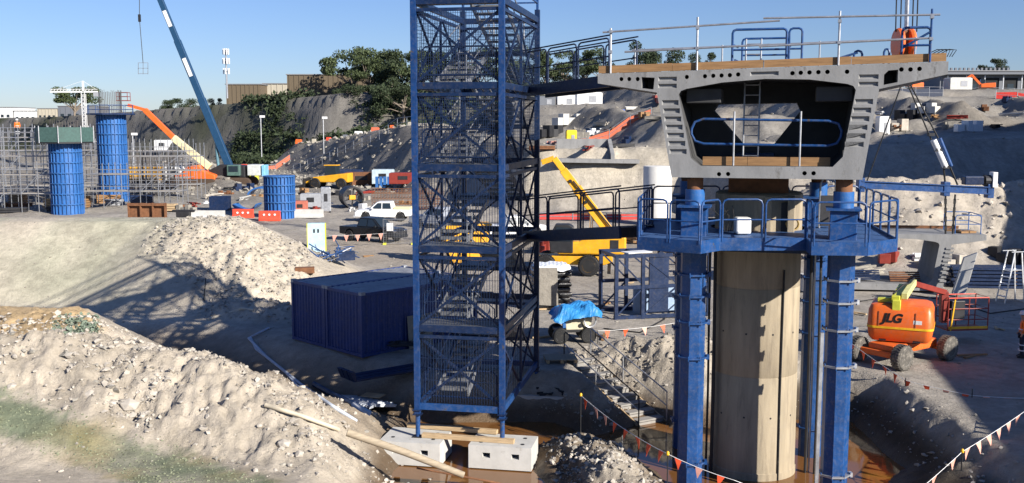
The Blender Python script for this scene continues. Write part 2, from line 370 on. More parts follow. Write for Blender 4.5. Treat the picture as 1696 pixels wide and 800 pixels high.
# soil colours (mostly own colours of the soils; far ground darkened for shade)
def soil(x, y, h):
    n1 = fbm(x * .3, y * .3, 4)[:, None]; n2 = fbm(x * 1.3 + 7, y * 1.3, 4)[:, None]
    C = np.tile(np.array([.32, .30, .27]), (len(x), 1))                 # compacted yard
    def mixc(w, c):
        nonlocal C
        w = np.clip(w, 0, 1)[:, None]; C = C * (1 - w) + np.array(c) * w
    mixc(ruts(x, y) * (np.abs(h) < .4) * .45, (.23, .21, .185)); mixc(np.clip(fbm(x * .12 + 40, y * .12, 4) * 1.6, 0, 1) * .5, (.38, .36, .33))
    mixc(roughness(x, y) * .9, (.43, .39, .33))                         # pale clay spoil
    mixc(sstep(-2.2, -.5, ridge(x, y, MOUND, .4)) * .9, (.43, .39, .33))
    de = polysd(x, y, EMB); emb = sstep(11.5, 9, de) * sstep(62, 59, y)
    mixc(emb * (x < -9), (.47, .43, .36))
    g = emb * sstep(-15.5, -18.5, x) * sstep(9.5, 5, de) * np.clip(.55 + 1.3 * fbm(x * .22 + 3, y * .1, 3), 0, 1)
    mixc(g * .6, (.35, .375, .28))                                      # sprayed mulch
    mixc(sstep(.4, -.3, polysd(x, y, BENCH)) * .8, (.46, .33, .17))
    bd = polysd(x, y, GBP) + .35 * fbm(x * .8, y * .8, 4) + .35 * fbm(x * 5, y * 5, 4)
    mixc(sstep(.25, -.35, bd) * np.clip(.95 + .8 * fbm(x * .6, y * .6, 3), .3, 1), (.165, .195, .135))
    mixc(sstep(.6, .1, bd) * np.clip(1.4 * fbm(x * .7 + 9, y * .9, 3), 0, 1) * .4, (.36, .28, .12))
    ch = chan(x, y, CH, 1.5, .5); mixc(sstep(.1, -.7, ch) * .75, (.24, .20, .155))
    mixc(sstep(-.5, -1.25, h) * .9, (.11, .075, .045))                   # wet pit clay
    dp = polysd(x, y, PIT); mixc(sstep(1.6, .5, dp) * sstep(-.15, -.7, h) * (x > 9) * .9, (.06, .047, .034))
    mixc(sstep(62, 70, y) * sstep(90, 72, y) * (h < .6) * .6, (.30, .255, .2))
    far = sstep(100, 125, y); mixc(far * .85, (.205, .2, .188)); mixc(far * np.clip(1.5 * fbm(x * .08 + 60, y * .08, 5), 0, 1) * .7, (.17, .155, .135)); mixc(far * np.clip(1.8 * fbm(x * .11 + 90, y * .11, 5) - .35, 0, 1), (.34, .315, .275))
    cl = sstep(.8, 2.0, h) * sstep(104, 108, y) * sstep(118, 112, y) * (x > 0) * (x < 22); mixc(cl * .5, (.5, .46, .38))
    mixc(sstep(125, 140, y) * sstep(2, -6, x) * .7, (.19, .18, .165)); d1 = polysd(x, y, F1); mixc(sstep(24, 12, d1) * sstep(-15, 0, x * 0 + 10), (.165, .16, .15))  # left far slopes: shade put into the soil colour as a darker tone
    veg = sstep(-30, -2, -np.abs(d1 - 8) + 6) * np.clip(1.7 * fbm(x * .05 + 4, y * .05, 4) + .2, 0, 1); mixc(veg * sstep(30, 5, x) * (y > 170), (.045, .055, .025))
    C = C * (1 + .2 * n1 + .2 * n2) * np.array([1.03, .99, .935])
    return np.clip(C, .01, .8)
SC = soil(GX, GYY, GH)
at = me.color_attributes.new('soil', 'FLOAT_COLOR', 'POINT')
at.data.foreach_set('color', np.concatenate([SC, np.ones((len(SC), 1))], 1).ravel())
wet = sstep(-1.0, -1.4, GH)
wa = me.attributes.new('wet', 'FLOAT', 'POINT'); wa.data.foreach_set('value', wet)
gm = bpy.data.materials.new('soil'); gm.use_nodes = True
n = gm.node_tree.nodes; l = gm.node_tree.links; b = n['Principled BSDF']; b.inputs['Specular IOR Level'].default_value = .25
va = n.new('ShaderNodeVertexColor'); va.layer_name = 'soil'
tc = n.new('ShaderNodeTexCoord')
def tex(sc_, det, ro):
    t = n.new('ShaderNodeTexNoise'); t.inputs['Scale'].default_value = sc_; t.inputs['Detail'].default_value = det; t.inputs['Roughness'].default_value = ro
    l.new(tc.outputs['Object'], t.inputs[0]); return t
t1 = tex(2.2, 10, .75); t2 = tex(11, 8, .7)
m1 = n.new('ShaderNodeMapRange'); m1.inputs[1].default_value = .3; m1.inputs[2].default_value = .7; m1.inputs[3].default_value = .72; m1.inputs[4].default_value = 1.25
l.new(t1.outputs[0], m1.inputs[0])
x1 = n.new('ShaderNodeMix'); x1.data_type = 'RGBA'; x1.blend_type = 'MULTIPLY'; x1.inputs[0].default_value = 1
l.new(va.outputs[0], x1.inputs[6]); l.new(m1.outputs[0], x1.inputs[7]); l.new(x1.outputs[2], b.inputs['Base Color'])
wn = n.new('ShaderNodeAttribute'); wn.attribute_name = 'wet'
wr = n.new('ShaderNodeMapRange'); wr.inputs[3].default_value = .95; wr.inputs[4].default_value = .45
l.new(wn.outputs['Fac'], wr.inputs[0]); l.new(wr.outputs[0], b.inputs['Roughness'])
b1 = n.new('ShaderNodeBump'); b1.inputs['Distance'].default_value = .12; b1.inputs['Strength'].default_value = .8
l.new(t1.outputs[0], b1.inputs['Height'])
b2 = n.new('ShaderNodeBump'); b2.inputs['Distance'].default_value = .05; b2.inputs['Strength'].default_value = .8
l.new(t2.outputs[0], b2.inputs['Height']); l.new(b1.outputs[0], b2.inputs['Normal']); l.new(b2.outputs[0], b.inputs['Normal'])
me.materials.append(gm)
go = bpy.data.objects.new('ground', me); col.objects.link(go); go['kind'] = 'structure'; go['label'] = 'pale clay earthworks with pit, trench and spoil mounds'

# muddy water in the pit
wm = bpy.data.materials.new('muddy_water'); wm.use_nodes = True
wb = wm.node_tree.nodes['Principled BSDF']; wb.inputs['Base Color'].default_value = (.17, .075, .022, 1); wb.inputs['Roughness'].default_value = .06
wz = wm.node_tree.nodes.new('ShaderNodeTexNoise'); wz.inputs['Scale'].default_value = 1.5
wbp = wm.node_tree.nodes.new('ShaderNodeBump'); wbp.inputs['Distance'].default_value = .004
wm.node_tree.links.new(wz.outputs[0], wbp.inputs['Height']); wm.node_tree.links.new(wbp.outputs[0], wb.inputs['Normal'])
mb = MB(); mb.poly([(-4.0, 22, -1.5), (13, 22, -1.5), (13, 37, -1.5), (-4.0, 37, -1.5)])
w = mb.build('water', wm); w['kind'] = 'structure'; w['label'] = 'muddy brown water on the pit floor'
mb = MB(); p = gz(452, 525, -.55); mb.poly([(p.x - .8, p.y - 1, -.62), (p.x + .8, p.y - 1, -.62), (p.x + .8, p.y + 1, -.62), (p.x - .8, p.y + 1, -.62)])

# loose clods and stones
def scatter(name, N, xr, yr, wfun, smin_, smax_, material, seed, label, flat=.7, pw=5):
    rg = np.random.RandomState(seed)
    x = rg.uniform(*xr, N); y = rg.uniform(*yr, N); wgt = wfun(x, y); k = rg.rand(N) < wgt; x, y = x[k], y[k]
    z = height(x, y); s = smin_ + (smax_ - smin_) * rg.rand(len(x)) ** pw
    ico = np.array([(0, 0, 1), (.89, 0, .45), (.28, .85, .45), (-.72, .53, .45), (-.72, -.53, .45), (.28, -.85, .45), (.72, .53, -.45), (-.28, .85, -.45), (-.89, 0, -.45), (-.28, -.85, -.45), (.72, -.53, -.45), (0, 0, -1)])
    fc = np.array([(0, 1, 2), (0, 2, 3), (0, 3, 4), (0, 4, 5), (0, 5, 1), (1, 6, 2), (2, 7, 3), (3, 8, 4), (4, 9, 5), (5, 10, 1), (2, 6, 7), (3, 7, 8), (4, 8, 9), (5, 9, 10), (1, 10, 6), (6, 11, 7), (7, 11, 8), (8, 11, 9), (9, 11, 10), (10, 11, 6)])
    M = len(x); vv = ico[None] * (1 + .35 * rg.randn(M, 12, 1)) * (s[:, None, None]) * np.array([1, 1, flat]) * rg.uniform(.7, 1.3, (M, 1, 3))
    a = rg.rand(M) * 6.28; ca, sa = np.cos(a)[:, None], np.sin(a)[:, None]
    X = vv[..., 0] * ca - vv[..., 1] * sa; Y = vv[..., 0] * sa + vv[..., 1] * ca
    vv = np.stack([X + x[:, None], Y + y[:, None], vv[..., 2] + z[:, None] + s[:, None] * .15], 2).reshape(-1, 3)
    ff = (fc[None] + (np.arange(M) * 12)[:, None, None]).reshape(-1, 3)
    me = bpy.data.meshes.new(name); me.from_pydata(vv, [], ff); me.materials.append(material)
    o = bpy.data.objects.new(name, me); col.objects.link(o); o['kind'] = 'stuff'; o['label'] = label; return o
clod = mat('clay_clod', (.42, .38, .325), .95, var=.35, scale=1.1, bump=.02, bscale=14, spec=.2)
dark_clod = mat('grey_clod', (.27, .25, .215), .95, var=.35, scale=1.5, bump=.02, bscale=14, spec=.2)
mat('nose_clod', (.34, .31, .27), .95, var=.45, scale=1.1, spec=.2)
scatter('clay_clods', 75000, (-24, 4), (17, 36), lambda x, y: roughness(x, y) * np.clip(.45 + 1.6 * fbm(x * .55 + 5, y * .55, 3), .06, 1), .014, .10, clod, 5, 'loose pale clods covering the spoil mound', pw=6)
scatter('grey_clods', 9000, (-24, 4), (17, 36), lambda x, y: .8 * roughness(x, y) * (fbm(x * .35, y * .35, 3) > 0), .014, .12, dark_clod, 6, 'loose grey lumps on the spoil mound', pw=6)
scatter('embankment_clods', 16000, (-20, -8), (44, 60), lambda x, y: .9 * roughness(x, y), .015, .1, MATS['nose_clod'], 8, 'loose clods on the end of the embankment', pw=6)
scatter('pit_clods', 16000, (1, 14), (26, 42), lambda x, y: .9 * roughness(x, y), .012, .09, MATS['nose_clod'], 9, 'loose clods around the pit edge', pw=5)
scatter('yard_gravel', 14000, (-32, 30), (26, 70), lambda x, y: .5 + 0 * x, .008, .06, dark_clod, 10, 'scattered gravel over the yard')
scatter('terrace_rubble', 5000, (-5, 85), (104, 230), lambda x, y: .25 + .9 * np.clip(fbm(x * .1, y * .1, 4) * 2, 0, 1), .04, .26, dark_clod, 12, 'rubble strewn over the far terraces', pw=4)
scatter('slope_rubble', 5000, (-60, 0), (130, 210), lambda x, y: .8 + 0 * x, .05, .5, dark_clod, 13, 'rubble on the shaded far slope', pw=4)
scatter('heap_rubble', 6000, (20, 60), (60, 80), lambda x, y: roughness(x, y), .03, .25, clod, 11, 'rubble on the tall spoil heaps')

# large broken lumps on the mound, each a rock of its own
for k, (px, py, s_) in enumerate(((150, 655, .42), (185, 668, .35), (215, 672, .5), (60, 600, .3), (300, 640, .26), (470, 735, .34), (495, 752, .28), (430, 705, .22), (120, 565, .4), (345, 690, .24), (600, 770, .26), (20, 640, .3))):
    q_ = gp(px, py, 1.0); rr = random.Random(k); mb = MB(); vv = []
    ic = [(0, 0, 1), (.89, 0, .45), (.28, .85, .45), (-.72, .53, .45), (-.72, -.53, .45), (.28, -.85, .45), (.72, .53, -.45), (-.28, .85, -.45), (-.89, 0, -.45), (-.28, -.85, -.45), (.72, -.53, -.45), (0, 0, -1)]
    for p in ic: f_ = s_ * .5 * rr.uniform(.7, 1.25); vv.append((p[0] * f_ * 1.15, p[1] * f_, p[2] * f_ * .8))
    mb.faces(vv, [(0, 1, 2), (0, 2, 3), (0, 3, 4), (0, 4, 5), (0, 5, 1), (1, 6, 2), (2, 7, 3), (3, 8, 4), (4, 9, 5), (5, 10, 1), (2, 6, 7), (3, 7, 8), (4, 8, 9), (5, 9, 10), (1, 10, 6), (6, 11, 7), (7, 11, 8), (8, 11, 9), (9, 11, 10), (10, 11, 6)])
    o = mb.build('clay_boulder', clod, loc=(q_.x, q_.y, hz(q_.x, q_.y) ), bevel=.02)
    tag(o, ['largest', 'broad', 'jagged', 'far left', 'mid slope', 'lower', 'low jagged', 'small upper', 'crest', 'small mid', 'lowest right', 'left edge'][k] + ' pale clay lump half buried in the near spoil mound', 'clay lump', 'clay lumps on the near mound')

scatter('mulch_lumps', 16000, (-16, -4), (19, 31), lambda x, y: sstep(.3, -.2, polysd(x, y, GBP)), .006, .035, mat('mulch', (.2, .215, .14), .95, var=.5, scale=2), 14, 'sprayed mulch lumps on the grey green strip', pw=2)
# ------------------------------------------------------------------ bridge girder
YAW = RAD(15)
GR = V((math.cos(YAW), -math.sin(YAW), 0)); GA = V((math.sin(YAW), math.cos(YAW), 0)); G0 = V((7.15, 29.3, 0))
KG = .94; CAMP = V((0, 0, 9))
def F(s, z, off=0.): return CAMP + KG * (G0 + GR * s + GA * off + V((0, 0, z)) - CAMP)
def ztop(s): return 10.565 + .022 * s
GL = 6.6
gird = T('box_girder', 'grey concrete box girder end resting on blue props above round pier', 'bridge girder', F(0, 7.45))
outer = [(-4.79, 10.46), (4.79, 10.67), (4.79, 10.33), (3.05, 9.95), (2.70, 7.45), (-2.58, 7.45), (-3.05, 9.90), (-4.79, 10.18)]
inner = [(-2.42, 9.84), (-2.36, 9.94), (-2.2, 10.0), (-1.2, 10.17), (0, 10.26), (1.2, 10.23), (2.2, 10.1), (2.37, 10.04), (2.44, 9.93), (2.16, 8.08), (1.90, 7.8), (-1.76, 7.79), (-2.04, 8.02)]
circ = []
def hole(px, py, r=.062):
    d = _ray(px, py); t = G0.dot(GA) / d.dot(GA); p = d * t; s = (p - G0).dot(GR); z = p.z + 9
    circ.append([(s + r * math.cos(a * math.pi / 8), z + r * math.sin(a * math.pi / 8)) for a in range(16)])
for x, y in [(150, 70), (270, 65), (325, 62), (380, 60), (435, 58), (490, 53), (850, 45), (905, 42), (963, 40), (1022, 38), (1082, 36), (1212, 35), (363, 714), (423, 713), (930, 708), (990, 708)]:
    hole(1100 + x / 4, 110 + y / 4)
for x, y in [(1029, 131), (1042, 131), (1056, 131), (1493, 115), (1508, 115), (1523, 114)]: hole(x, y)
pockets = []; deep = []
def rect(s0, s1, z0, z1, lst, k=0): lst.append([(s0, z0), (s1, z0 + k), (s1, z1 + k), (s0, z1)])
deep.append([(-3.50, 10.03), (-3.15, 9.99), (-3.12, 10.33), (-3.50, 10.35)])
deep.append([(3.16, 10.06), (3.52, 10.13), (3.52, 10.47), (3.27, 10.45), (3.16, 10.34)])
rect(-.42, .36, 10.34, 10.46, pockets, .01)
for sg in (-1, 1):
    for z in (10.22, 10.02):
        rect(sg * 3.02 if sg < 0 else 2.5, -2.48 if sg < 0 else 3.02, z, z + .13, pockets)
    for k in range(7):
        z0 = 9.53 - k * .235; z1 = z0 + .15; zm = (z0 + z1) / 2
        so = np.interp(zm, [7.45, 9.93], [2.62, 3.05]) - .09; si = np.interp(zm, [8.02, 9.88], [2.06, 2.40]) + .07
        rect(min(sg * so, sg * si), max(sg * so, sg * si), z0, z1, pockets)
def ring(mb, loop, o0, o1, flip=False, off2=None):
    n_ = len(loop); l2 = off2 or loop
    for i in range(n_):
        j = (i + 1) % n_; P = [F(*loop[i], o0), F(*loop[j], o0), F(*l2[j], o1), F(*l2[i], o1)]
        mb.poly(P[::-1] if flip else P)
def capped(mb, loops, off):
    L = [[V((a, b_, 0)) for a, b_ in lp] for lp in loops]; flat = [p for lp in L for p in lp]
    tris = geometry.tessellate_polygon(L)
    mb.faces([F(p.x, p.y, off) for p in flat], [tuple(t) for t in tris])
mb = MB()
regs = [[outer[0], outer[7], outer[6]] + inner[:9] + [outer[3], outer[2], outer[1]],
        [outer[6], (-2.689, 8.02), inner[12], inner[0]], [outer[3], inner[8], inner[9], (2.788, 8.08)],
        [(-2.689, 8.02), outer[5], outer[4], (2.788, 8.08), inner[9], inner[10], inner[11], inner[12]]]
def inside(pt, P):
    r = False
    for i in range(len(P)):
        a, b_ = P[i], P[i - 1]
        if (a[1] > pt[1]) != (b_[1] > pt[1]) and pt[0] < (b_[0] - a[0]) * (pt[1] - a[1]) / (b_[1] - a[1]) + a[0]: r = not r
    return r
for rg_ in regs: capped(mb, [rg_] + [h_ for h_ in circ + pockets + deep if inside(h_[0], rg_)], 0)
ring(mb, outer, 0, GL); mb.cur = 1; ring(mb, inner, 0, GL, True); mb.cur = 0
capped(mb, [outer, inner], GL)
for c_ in circ: ring(mb, c_, 0, .8, True); mb.poly([F(*p, .8) for p in c_])
for d_ in deep: ring(mb, d_, 0, 1.4, True); mb.poly([F(*p, 1.4) for p in d_])
for p_ in pockets:
    cx = sum(a for a, _ in p_) / 4; cz = sum(b_ for _, b_ in p_) / 4
    p2 = [(a - .035 * (1 if a > cx else -1), b_ - .03 * (1 if b_ > cz else -1)) for a, b_ in p_]
    ring(mb, p_, 0, .07, True, p2); mb.poly([F(*p, .07) for p in p2])
shade_concrete = mat('interior_shade_concrete', (.055, .055, .056), .9, var=.35, scale=1.1)  # darker copy of the concrete: interior shade put into its colour
sh = mb.build('concrete_shell', [concrete, shade_concrete], gird, world=True)
# diaphragm with six-sided opening
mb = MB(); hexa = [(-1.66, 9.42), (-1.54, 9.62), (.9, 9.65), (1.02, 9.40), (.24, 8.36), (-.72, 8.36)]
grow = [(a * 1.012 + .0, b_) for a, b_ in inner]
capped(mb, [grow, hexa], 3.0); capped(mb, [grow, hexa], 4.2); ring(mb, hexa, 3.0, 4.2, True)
mb.build('diaphragm', shade_concrete, gird, world=True)
for s_, z_ in ((-1.75, 9.72), (1.9, 9.75)):                               # anchor blisters
    mb = MB(); mb.prism([F(s_ - .5, z_ - .12, .5), F(s_ + .5, z_ - .12, .5), F(s_ + .5, z_ + .3, .5), F(s_ - .5, z_ + .3, .5)], GA * 1.2); mb.build('anchor_block', shade_concrete, gird, world=True, bevel=.03)
# sling lifting studs under girder ends
for s_ in (-2.2, 2.3):
    mb = MB(); mb.box(F(s_, 7.43, .4), (.25, .25, .05), -YAW); mb.build('bearing_plate', steel_dark, gird, world=True)

# timber edge boards on the deck
eb = T('edge_boards', 'brown formply boards standing along the girder deck edge', 'boards', F(-4.7, 10.46))
ss = [-4.78, -2.62, -.05, 2.3, 4.75]
for k, (s0, s1) in enumerate(zip(ss[:-1], ss[1:])):
    mb = MB(); o = .06 + .012 * (k % 2)
    mb.prism([F(s0, ztop(s0) + .012, o), F(s1 - .01, ztop(s1) + .012, o), F(s1 - .01, ztop(s1) + .235, o), F(s0, ztop(s0) + .225, o)], GA * .03)
    mb.build('board', timber, eb, world=True)
# scaffold-tube guardrail
gr = T('deck_guardrail', 'galvanised scaffold tube guardrail along front edge of girder deck', 'guardrail', F(-4.4, 10.46))
for s_, h_ in ((-4.42, 1.30), (-1.92, 1.50), (1.95, 1.48), (4.32, 1.42)):
    mb = MB(); mb.cyl(F(s_, ztop(s_) + .0, .02), F(s_, ztop(s_) + h_, .02), .03, n=8); mb.build('post', galv if s_ < 4 else blue, gr, world=True, smooth=True)
    for zz in (.62, 1.2):
        mb = MB(); mb.box(F(s_, ztop(s_) + zz, -.02), (.09, .12, .08), -YAW); mb.build('coupler', galv, gr, world=True)
for a, b_ in (((-4.65, 1.19), (.35, 1.29)), ((-.1, 1.375), (4.52, 1.25)), ((-4.0, .60), (.1, .64)), ((-.2, .60), (4.3, .64))):
    mb = MB(); mb.cyl(F(a[0], ztop(a[0]) + a[1], -.04), F(b_[0], ztop(b_[0]) + b_[1], -.04), .027, n=8); mb.build('rail', galv, gr, world=True, smooth=True)
gr2 = T('far_deck_guardrail', 'thin galvanised guardrail on the far side of girder deck', 'guardrail', F(-4.4, 10.46, GL - .4))
for s_ in (-4.6, -1.6, 1.6, 4.6):
    mb = MB(); mb.cyl(F(s_, ztop(s_), GL - .4), F(s_, ztop(s_) + 1.15, GL - .4), .028, n=6); mb.build('post', galv, gr2, world=True)
for zz in (.55, 1.1):
    mb = MB(); mb.cyl(F(-4.7, ztop(-4.7) + zz, GL - .44), F(4.7, ztop(4.7) + zz, GL - .44), .026, n=6); mb.build('rail', galv, gr2, world=True)
# blue hatch guard and ladder top on deck
hg = T('hatch_guard', 'blue tubular frame guarding the ladder hatch on girder deck', 'guard frame', F(0, 10.57, 1))
def uframe(s0, s1, z0, z1, off, r=.03, mid=True, par=None, m=None, nm='frame'):
    mb = MB(); e = .1
    mb.tube([F(s0, z0, off), F(s0, z1 - e, off), F(s0 + e * .3, z1 - e * .3, off), F(s0 + e, z1, off), F(s1 - e, z1, off), F(s1 - e * .3, z1 - e * .3, off), F(s1, z1 - e, off), F(s1, z0, off)], r, 8)
    mb.build(nm, m or blue, par, world=True, smooth=True)
    if mid: mb = MB(); mb.cyl(F(s0, (z0 + z1) / 2, off), F(s1, (z0 + z1) / 2, off), r * .85, n=8); mb.build('mid_rail', m or blue, par, world=True, smooth=True)
uframe(-.98, .55, 10.56, 11.72, .9, .034, True, hg); uframe(-.75, .62, 10.56, 11.55, 2.1, .03, True, hg); uframe(.62, .98, 10.58, 11.75, 1.2, .03, True, hg)
for a in ((-.98, 11.3), (.55, 11.3), (-.9, 10.85)):
    mb = MB(); mb.cyl(F(a[0], a[1], .9), F(a[0] + .1, a[1], 2.1), .028, n=8); mb.build('side_rail', blue, hg, world=True)
lad = T('steel_ladder', 'narrow galvanised ladder rising through the girder to the deck hatch', 'ladder', F(-.45, 7.8, 1.4))
for s_ in (-.62, -.18):
    mb = MB(); mb.cyl(F(s_, 7.8, 1.3), F(s_, 11.5, 1.6), .025, n=6); mb.build('stile', galv, lad, world=True)
for k in range(12):
    z_ = 8.05 + k * .3; o = 1.3 + .3 * (z_ - 7.8) / 3.7; mb = MB(); mb.cyl(F(-.62, z_, o), F(-.18, z_, o), .018, n=6); mb.build('rung', galv, lad, world=True)
uf = T('end_guard_frame', 'blue tube guard frame at right end of girder deck edge', 'guard frame', F(4.2, 10.66))
uframe(3.62, 4.35, 10.66, 11.62, .35, .035, True, uf); uframe(2.4, 2.62, 10.62, 11.05, .8, .03, False, uf); uframe(3.2, 3.34, 10.62, 11.1, .8, .03, False, uf)
mb = MB(); mb.cyl(F(3.6, 11.05, .35), F(4.35, 11.5, .35), .03, n=8); mb.build('brace', blue, uf, world=True)
mb = MB(); mb.cyl(F(1.5, 10.7, .8), F(2.5, 11.0, .8), .03, n=8); mb.build('brace', blue, uf, world=True)
mb = MB()
for a in range(4): mb.tube([F(4.3 + .07 * a, 10.9 - .02 * a, .1), F(4.5 + .1 * a, 11.0, .1), F(4.75 + .08 * a, 10.98, .1), F(4.7 + .06 * a, 10.8, .1)], .012, 5)
tag(mb.build('cable_loops', rope), 'thin dark cable loops curling off right end of deck boards', 'cable')
# guard inside the girder mouth
ig = T('mouth_guard', 'dark blue looped tube guard across the mouth of the box girder', 'guard frame', F(0, 7.8, .3))
mb = MB(); lp = []
for (cx, cz, a0) in ((-1.75, 8.45, 180), (-1.75, 8.9, 90), (1.9, 8.9, 0), (1.9, 8.5, -90)): pass
lp = [F(-1.7, 8.42, .3), F(-1.95, 8.5, .3), F(-2.06, 8.7, .3), F(-2.06, 8.85, .3), F(-1.97, 9.05, .3), F(-1.72, 9.14, .3), F(1.75, 9.08, .3), F(2.02, 9.0, .3), F(2.12, 8.8, .3), F(2.1, 8.62, .3), F(2.0, 8.45, .3), F(1.75, 8.38, .3)]
mb.tube(lp, .035, 8, closed=True); mb.build('loop_rail', blue, ig, world=True, smooth=True)
for s_ in (-.84, 1.0):
    mb = MB(); mb.cyl(F(s_, 7.8, .18), F(s_, 9.35, .18), .027, n=8); mb.build('post', galv, ig, world=True, smooth=True)
for k, (s0, s1) in enumerate(((-1.72, -.45), (-.44, .72), (.73, 1.84))):
    mb = MB(); mb.prism([F(s0, 7.80, .32 + .01 * k), F(s1, 7.80, .32 + .01 * k), F(s1, 8.05, .32 + .01 * k), F(s0, 8.05, .32 + .01 * k)], GA * .03); mb.build('toe_board', timber, ig, world=True)
mb = MB(); mb.box(F(1.35, 8.25, .5), (.3, .2, .25), -YAW); tag(mb.build('toolbox', grey_plastic, bevel=.03), 'small pale toolbox on floor inside the girder mouth', 'toolbox').location.z = -.33
mb = MB(); mb.box(F(-.3, 7.95, 2.4), (1.1, .6, .3), -YAW); tag(mb.build('steel_tray', navy, bevel=.03), 'low blue steel tray on girder floor before the diaphragm', 'tray')

# ------------------------------------------------------------------ pier
PC = V((7.37, 30.6, 0))
pier = T('bridge_pier', 'round buff concrete pier rising from muddy pit under the girder', 'pier', (PC.x, PC.y, -2.2))
mb = MB(); mb.lathe([(1.3, -2.2), (1.3, -1.3), (1.275, -1.28), (1.27, 1.58), (1.255, 1.60), (1.27, 1.62), (1.27, 4.2), (1.255, 4.22), (1.27, 4.24), (1.27, 5.7)], PC, 48); mb.build('shaft', pier_con, pier, world=True, smooth=True)
for zt in (.4, 2.9):
    for an in (-150, -115, -80, -45):
        a = RAD(an); q_ = PC + V((math.cos(a), math.sin(a), 0)) * 1.262; mb = MB(); mb.cyl(q_ + V((0, 0, zt)), q_ + V((math.cos(a) * .012, math.sin(a) * .012, zt)), .03, n=10); mb.build('tie_hole', steel_dark, pier, world=True)
mb = MB(); mb.lathe([(1.27, 5.7), (1.27, 6.95), (1.2, 7.0)], PC, 40); mb.build('pier_head', pier_con, pier, world=True, smooth=True)
mb = MB(); c_ = PC + GR * .62 - GA * .95
for dx in (-.32, .32): mb.box(c_ + GR * dx + V((0, 0, 6.3)), (.2, .75, 1.25), -YAW)
mb.box(c_ + V((0, 0, 6.86)) + GA * .1, (.84, .5, .14), -YAW); mb.build('head_recess_ribs', pier_con, pier, world=True, bevel=.02)
mb = MB(); mb.box(c_ + V((0, 0, 6.2)) + GA * .12, (.44, .5, 1.1), -YAW); mb.build('recess', steel_dark, pier, world=True)
mb = MB(); mb.box(PC + V((0, 0, 7.27)), (1.7, 1.7, .52), -YAW); mb.build('bearing', rust, pier, world=True)
mb = MB(); a = RAD(-68); q_ = PC + V((math.cos(a), math.sin(a), 0)) * 1.3
mb.tube([q_ + V((.01, 0, -1.6)), q_ + V((.0, 0, 1)), q_ + V((.02, 0, 4.8))], .028, 6)
tag(mb.build('drain_hose', black), 'black hose hanging straight down the sunlit side of pier', 'hose')
for k, (dx, dy, r_, m_) in enumerate(((-1.36, -.55, .05, steel_dark), (-1.5, -.45, .035, black), (1.5, -.5, .045, steel_dark), (1.62, -.45, .03, galv), (1.75, -.6, .04, black))):
    mb = MB(); p0 = PC + V((dx, dy, -2)); mb.tube([p0, p0 + V((.02, 0, 3)), p0 + V((-.01, 0, 7.6))], r_, 8)
    side = 'left' if dx < 0 else 'right'
    nm = ['thick dark pipe hugging left edge of the pier', 'slim black hose just left of the pier pipe', 'dark vertical pipe between pier and right prop', 'slim galvanised rod between pier and right prop', 'black cable nearest the right prop column'][k]
    tag(mb.build('vertical_pipe', m_, smooth=True), nm, 'pipe')

# ------------------------------------------------------------------ blue props
def octo(c, r, rot=0.): return [c + V((r * math.cos(k * math.pi / 4 + rot), r * math.sin(k * math.pi / 4 + rot), 0)) for k in range(8)]
legs = [('left front', V((5.08, 28.45, 0))), ('right front', V((8.87, 27.4, 0))), ('right rear', V((9.5, 31.8, 0))), ('left rear', V((5.6, 32.6, 0)))]
plabel = ['blue steel prop column left of the pier, nearest the stair tower', 'blue steel prop column right of the pier in front', 'shaded blue prop column behind the right one', 'blue prop column hidden behind the left one']
for k, (nm_, p_) in enumerate(legs):
    pt = T('prop_column', plabel[k], 'prop column', (p_.x, p_.y, -2.4), 0, 'blue props around the pier')
    w_ = .33
    mb = MB(); mb.prism([q2 + V((0, 0, -2.4)) for q2 in octo(p_, w_ + .03, math.pi / 8)], (0, 0, 8.05)); mb.build('lower_shaft', blue, pt, world=True)
    for z_ in (-.6, 2.45, 3.45, 4.2, 4.8):
        mb = MB(); mb.prism([q2 + V((0, 0, z_)) for q2 in octo(p_, w_ + .12, math.pi / 8)], (0, 0, .05)); mb.build('collar', galv if k == 1 else blue, pt, world=True)
        if k == 1 or k == 0:
            mb = MB(); mb.box(p_ + V((.43, -.1, z_ + .03)), (.08, .16, .12)); mb.build('clamp', alu if k == 1 else blue, pt, world=True)
    for z_ in (-.6, 2.45, 3.45, 4.2, 4.8):
        for a_ in range(8): mb = MB(); mb.cyl(p_ + V((.43 * math.cos(a_ * .785 + .39), .43 * math.sin(a_ * .785 + .39), z_ - .04)), p_ + V((.43 * math.cos(a_ * .785 + .39), .43 * math.sin(a_ * .785 + .39), z_ + .1)),   .02, n=6); mb.build('bolt', blue, pt, world=True)
    mb = MB(); mb.box(p_ + V((0, 0, 6.15)), (.7, .7, 1.1), -YAW); mb.build('head_box', blue, pt, world=True, bevel=.02)
    mb = MB(); mb.box(p_ + V((0, 0, 6.74)), (.9, .9, .06), -YAW); mb.build('head_plate', blue, pt, world=True)
    mb = MB(); mb.cyl(p_ + V((0, 0, 6.77)), p_ + V((0, 0, 7.2)), .27, n=20); mb.build('jack', bright_blue, pt, world=True, smooth=True)
    mb = MB(); mb.cyl(p_ + V((0, 0, 7.2)), p_ + V((0, 0, 7.54)), .22, n=20); mb.build('jack_ram', rust, pt, world=True, smooth=True)
mb = MB(); p_ = legs[1][1]; mb.bar(p_ + V((-.52, -.15, -2)), p_ + V((-.5, -.15, 3.4)), .09, .09)
tag(mb.build('guide_rail', galv), 'grey steel channel fixed along left side of right front prop', 'channel')

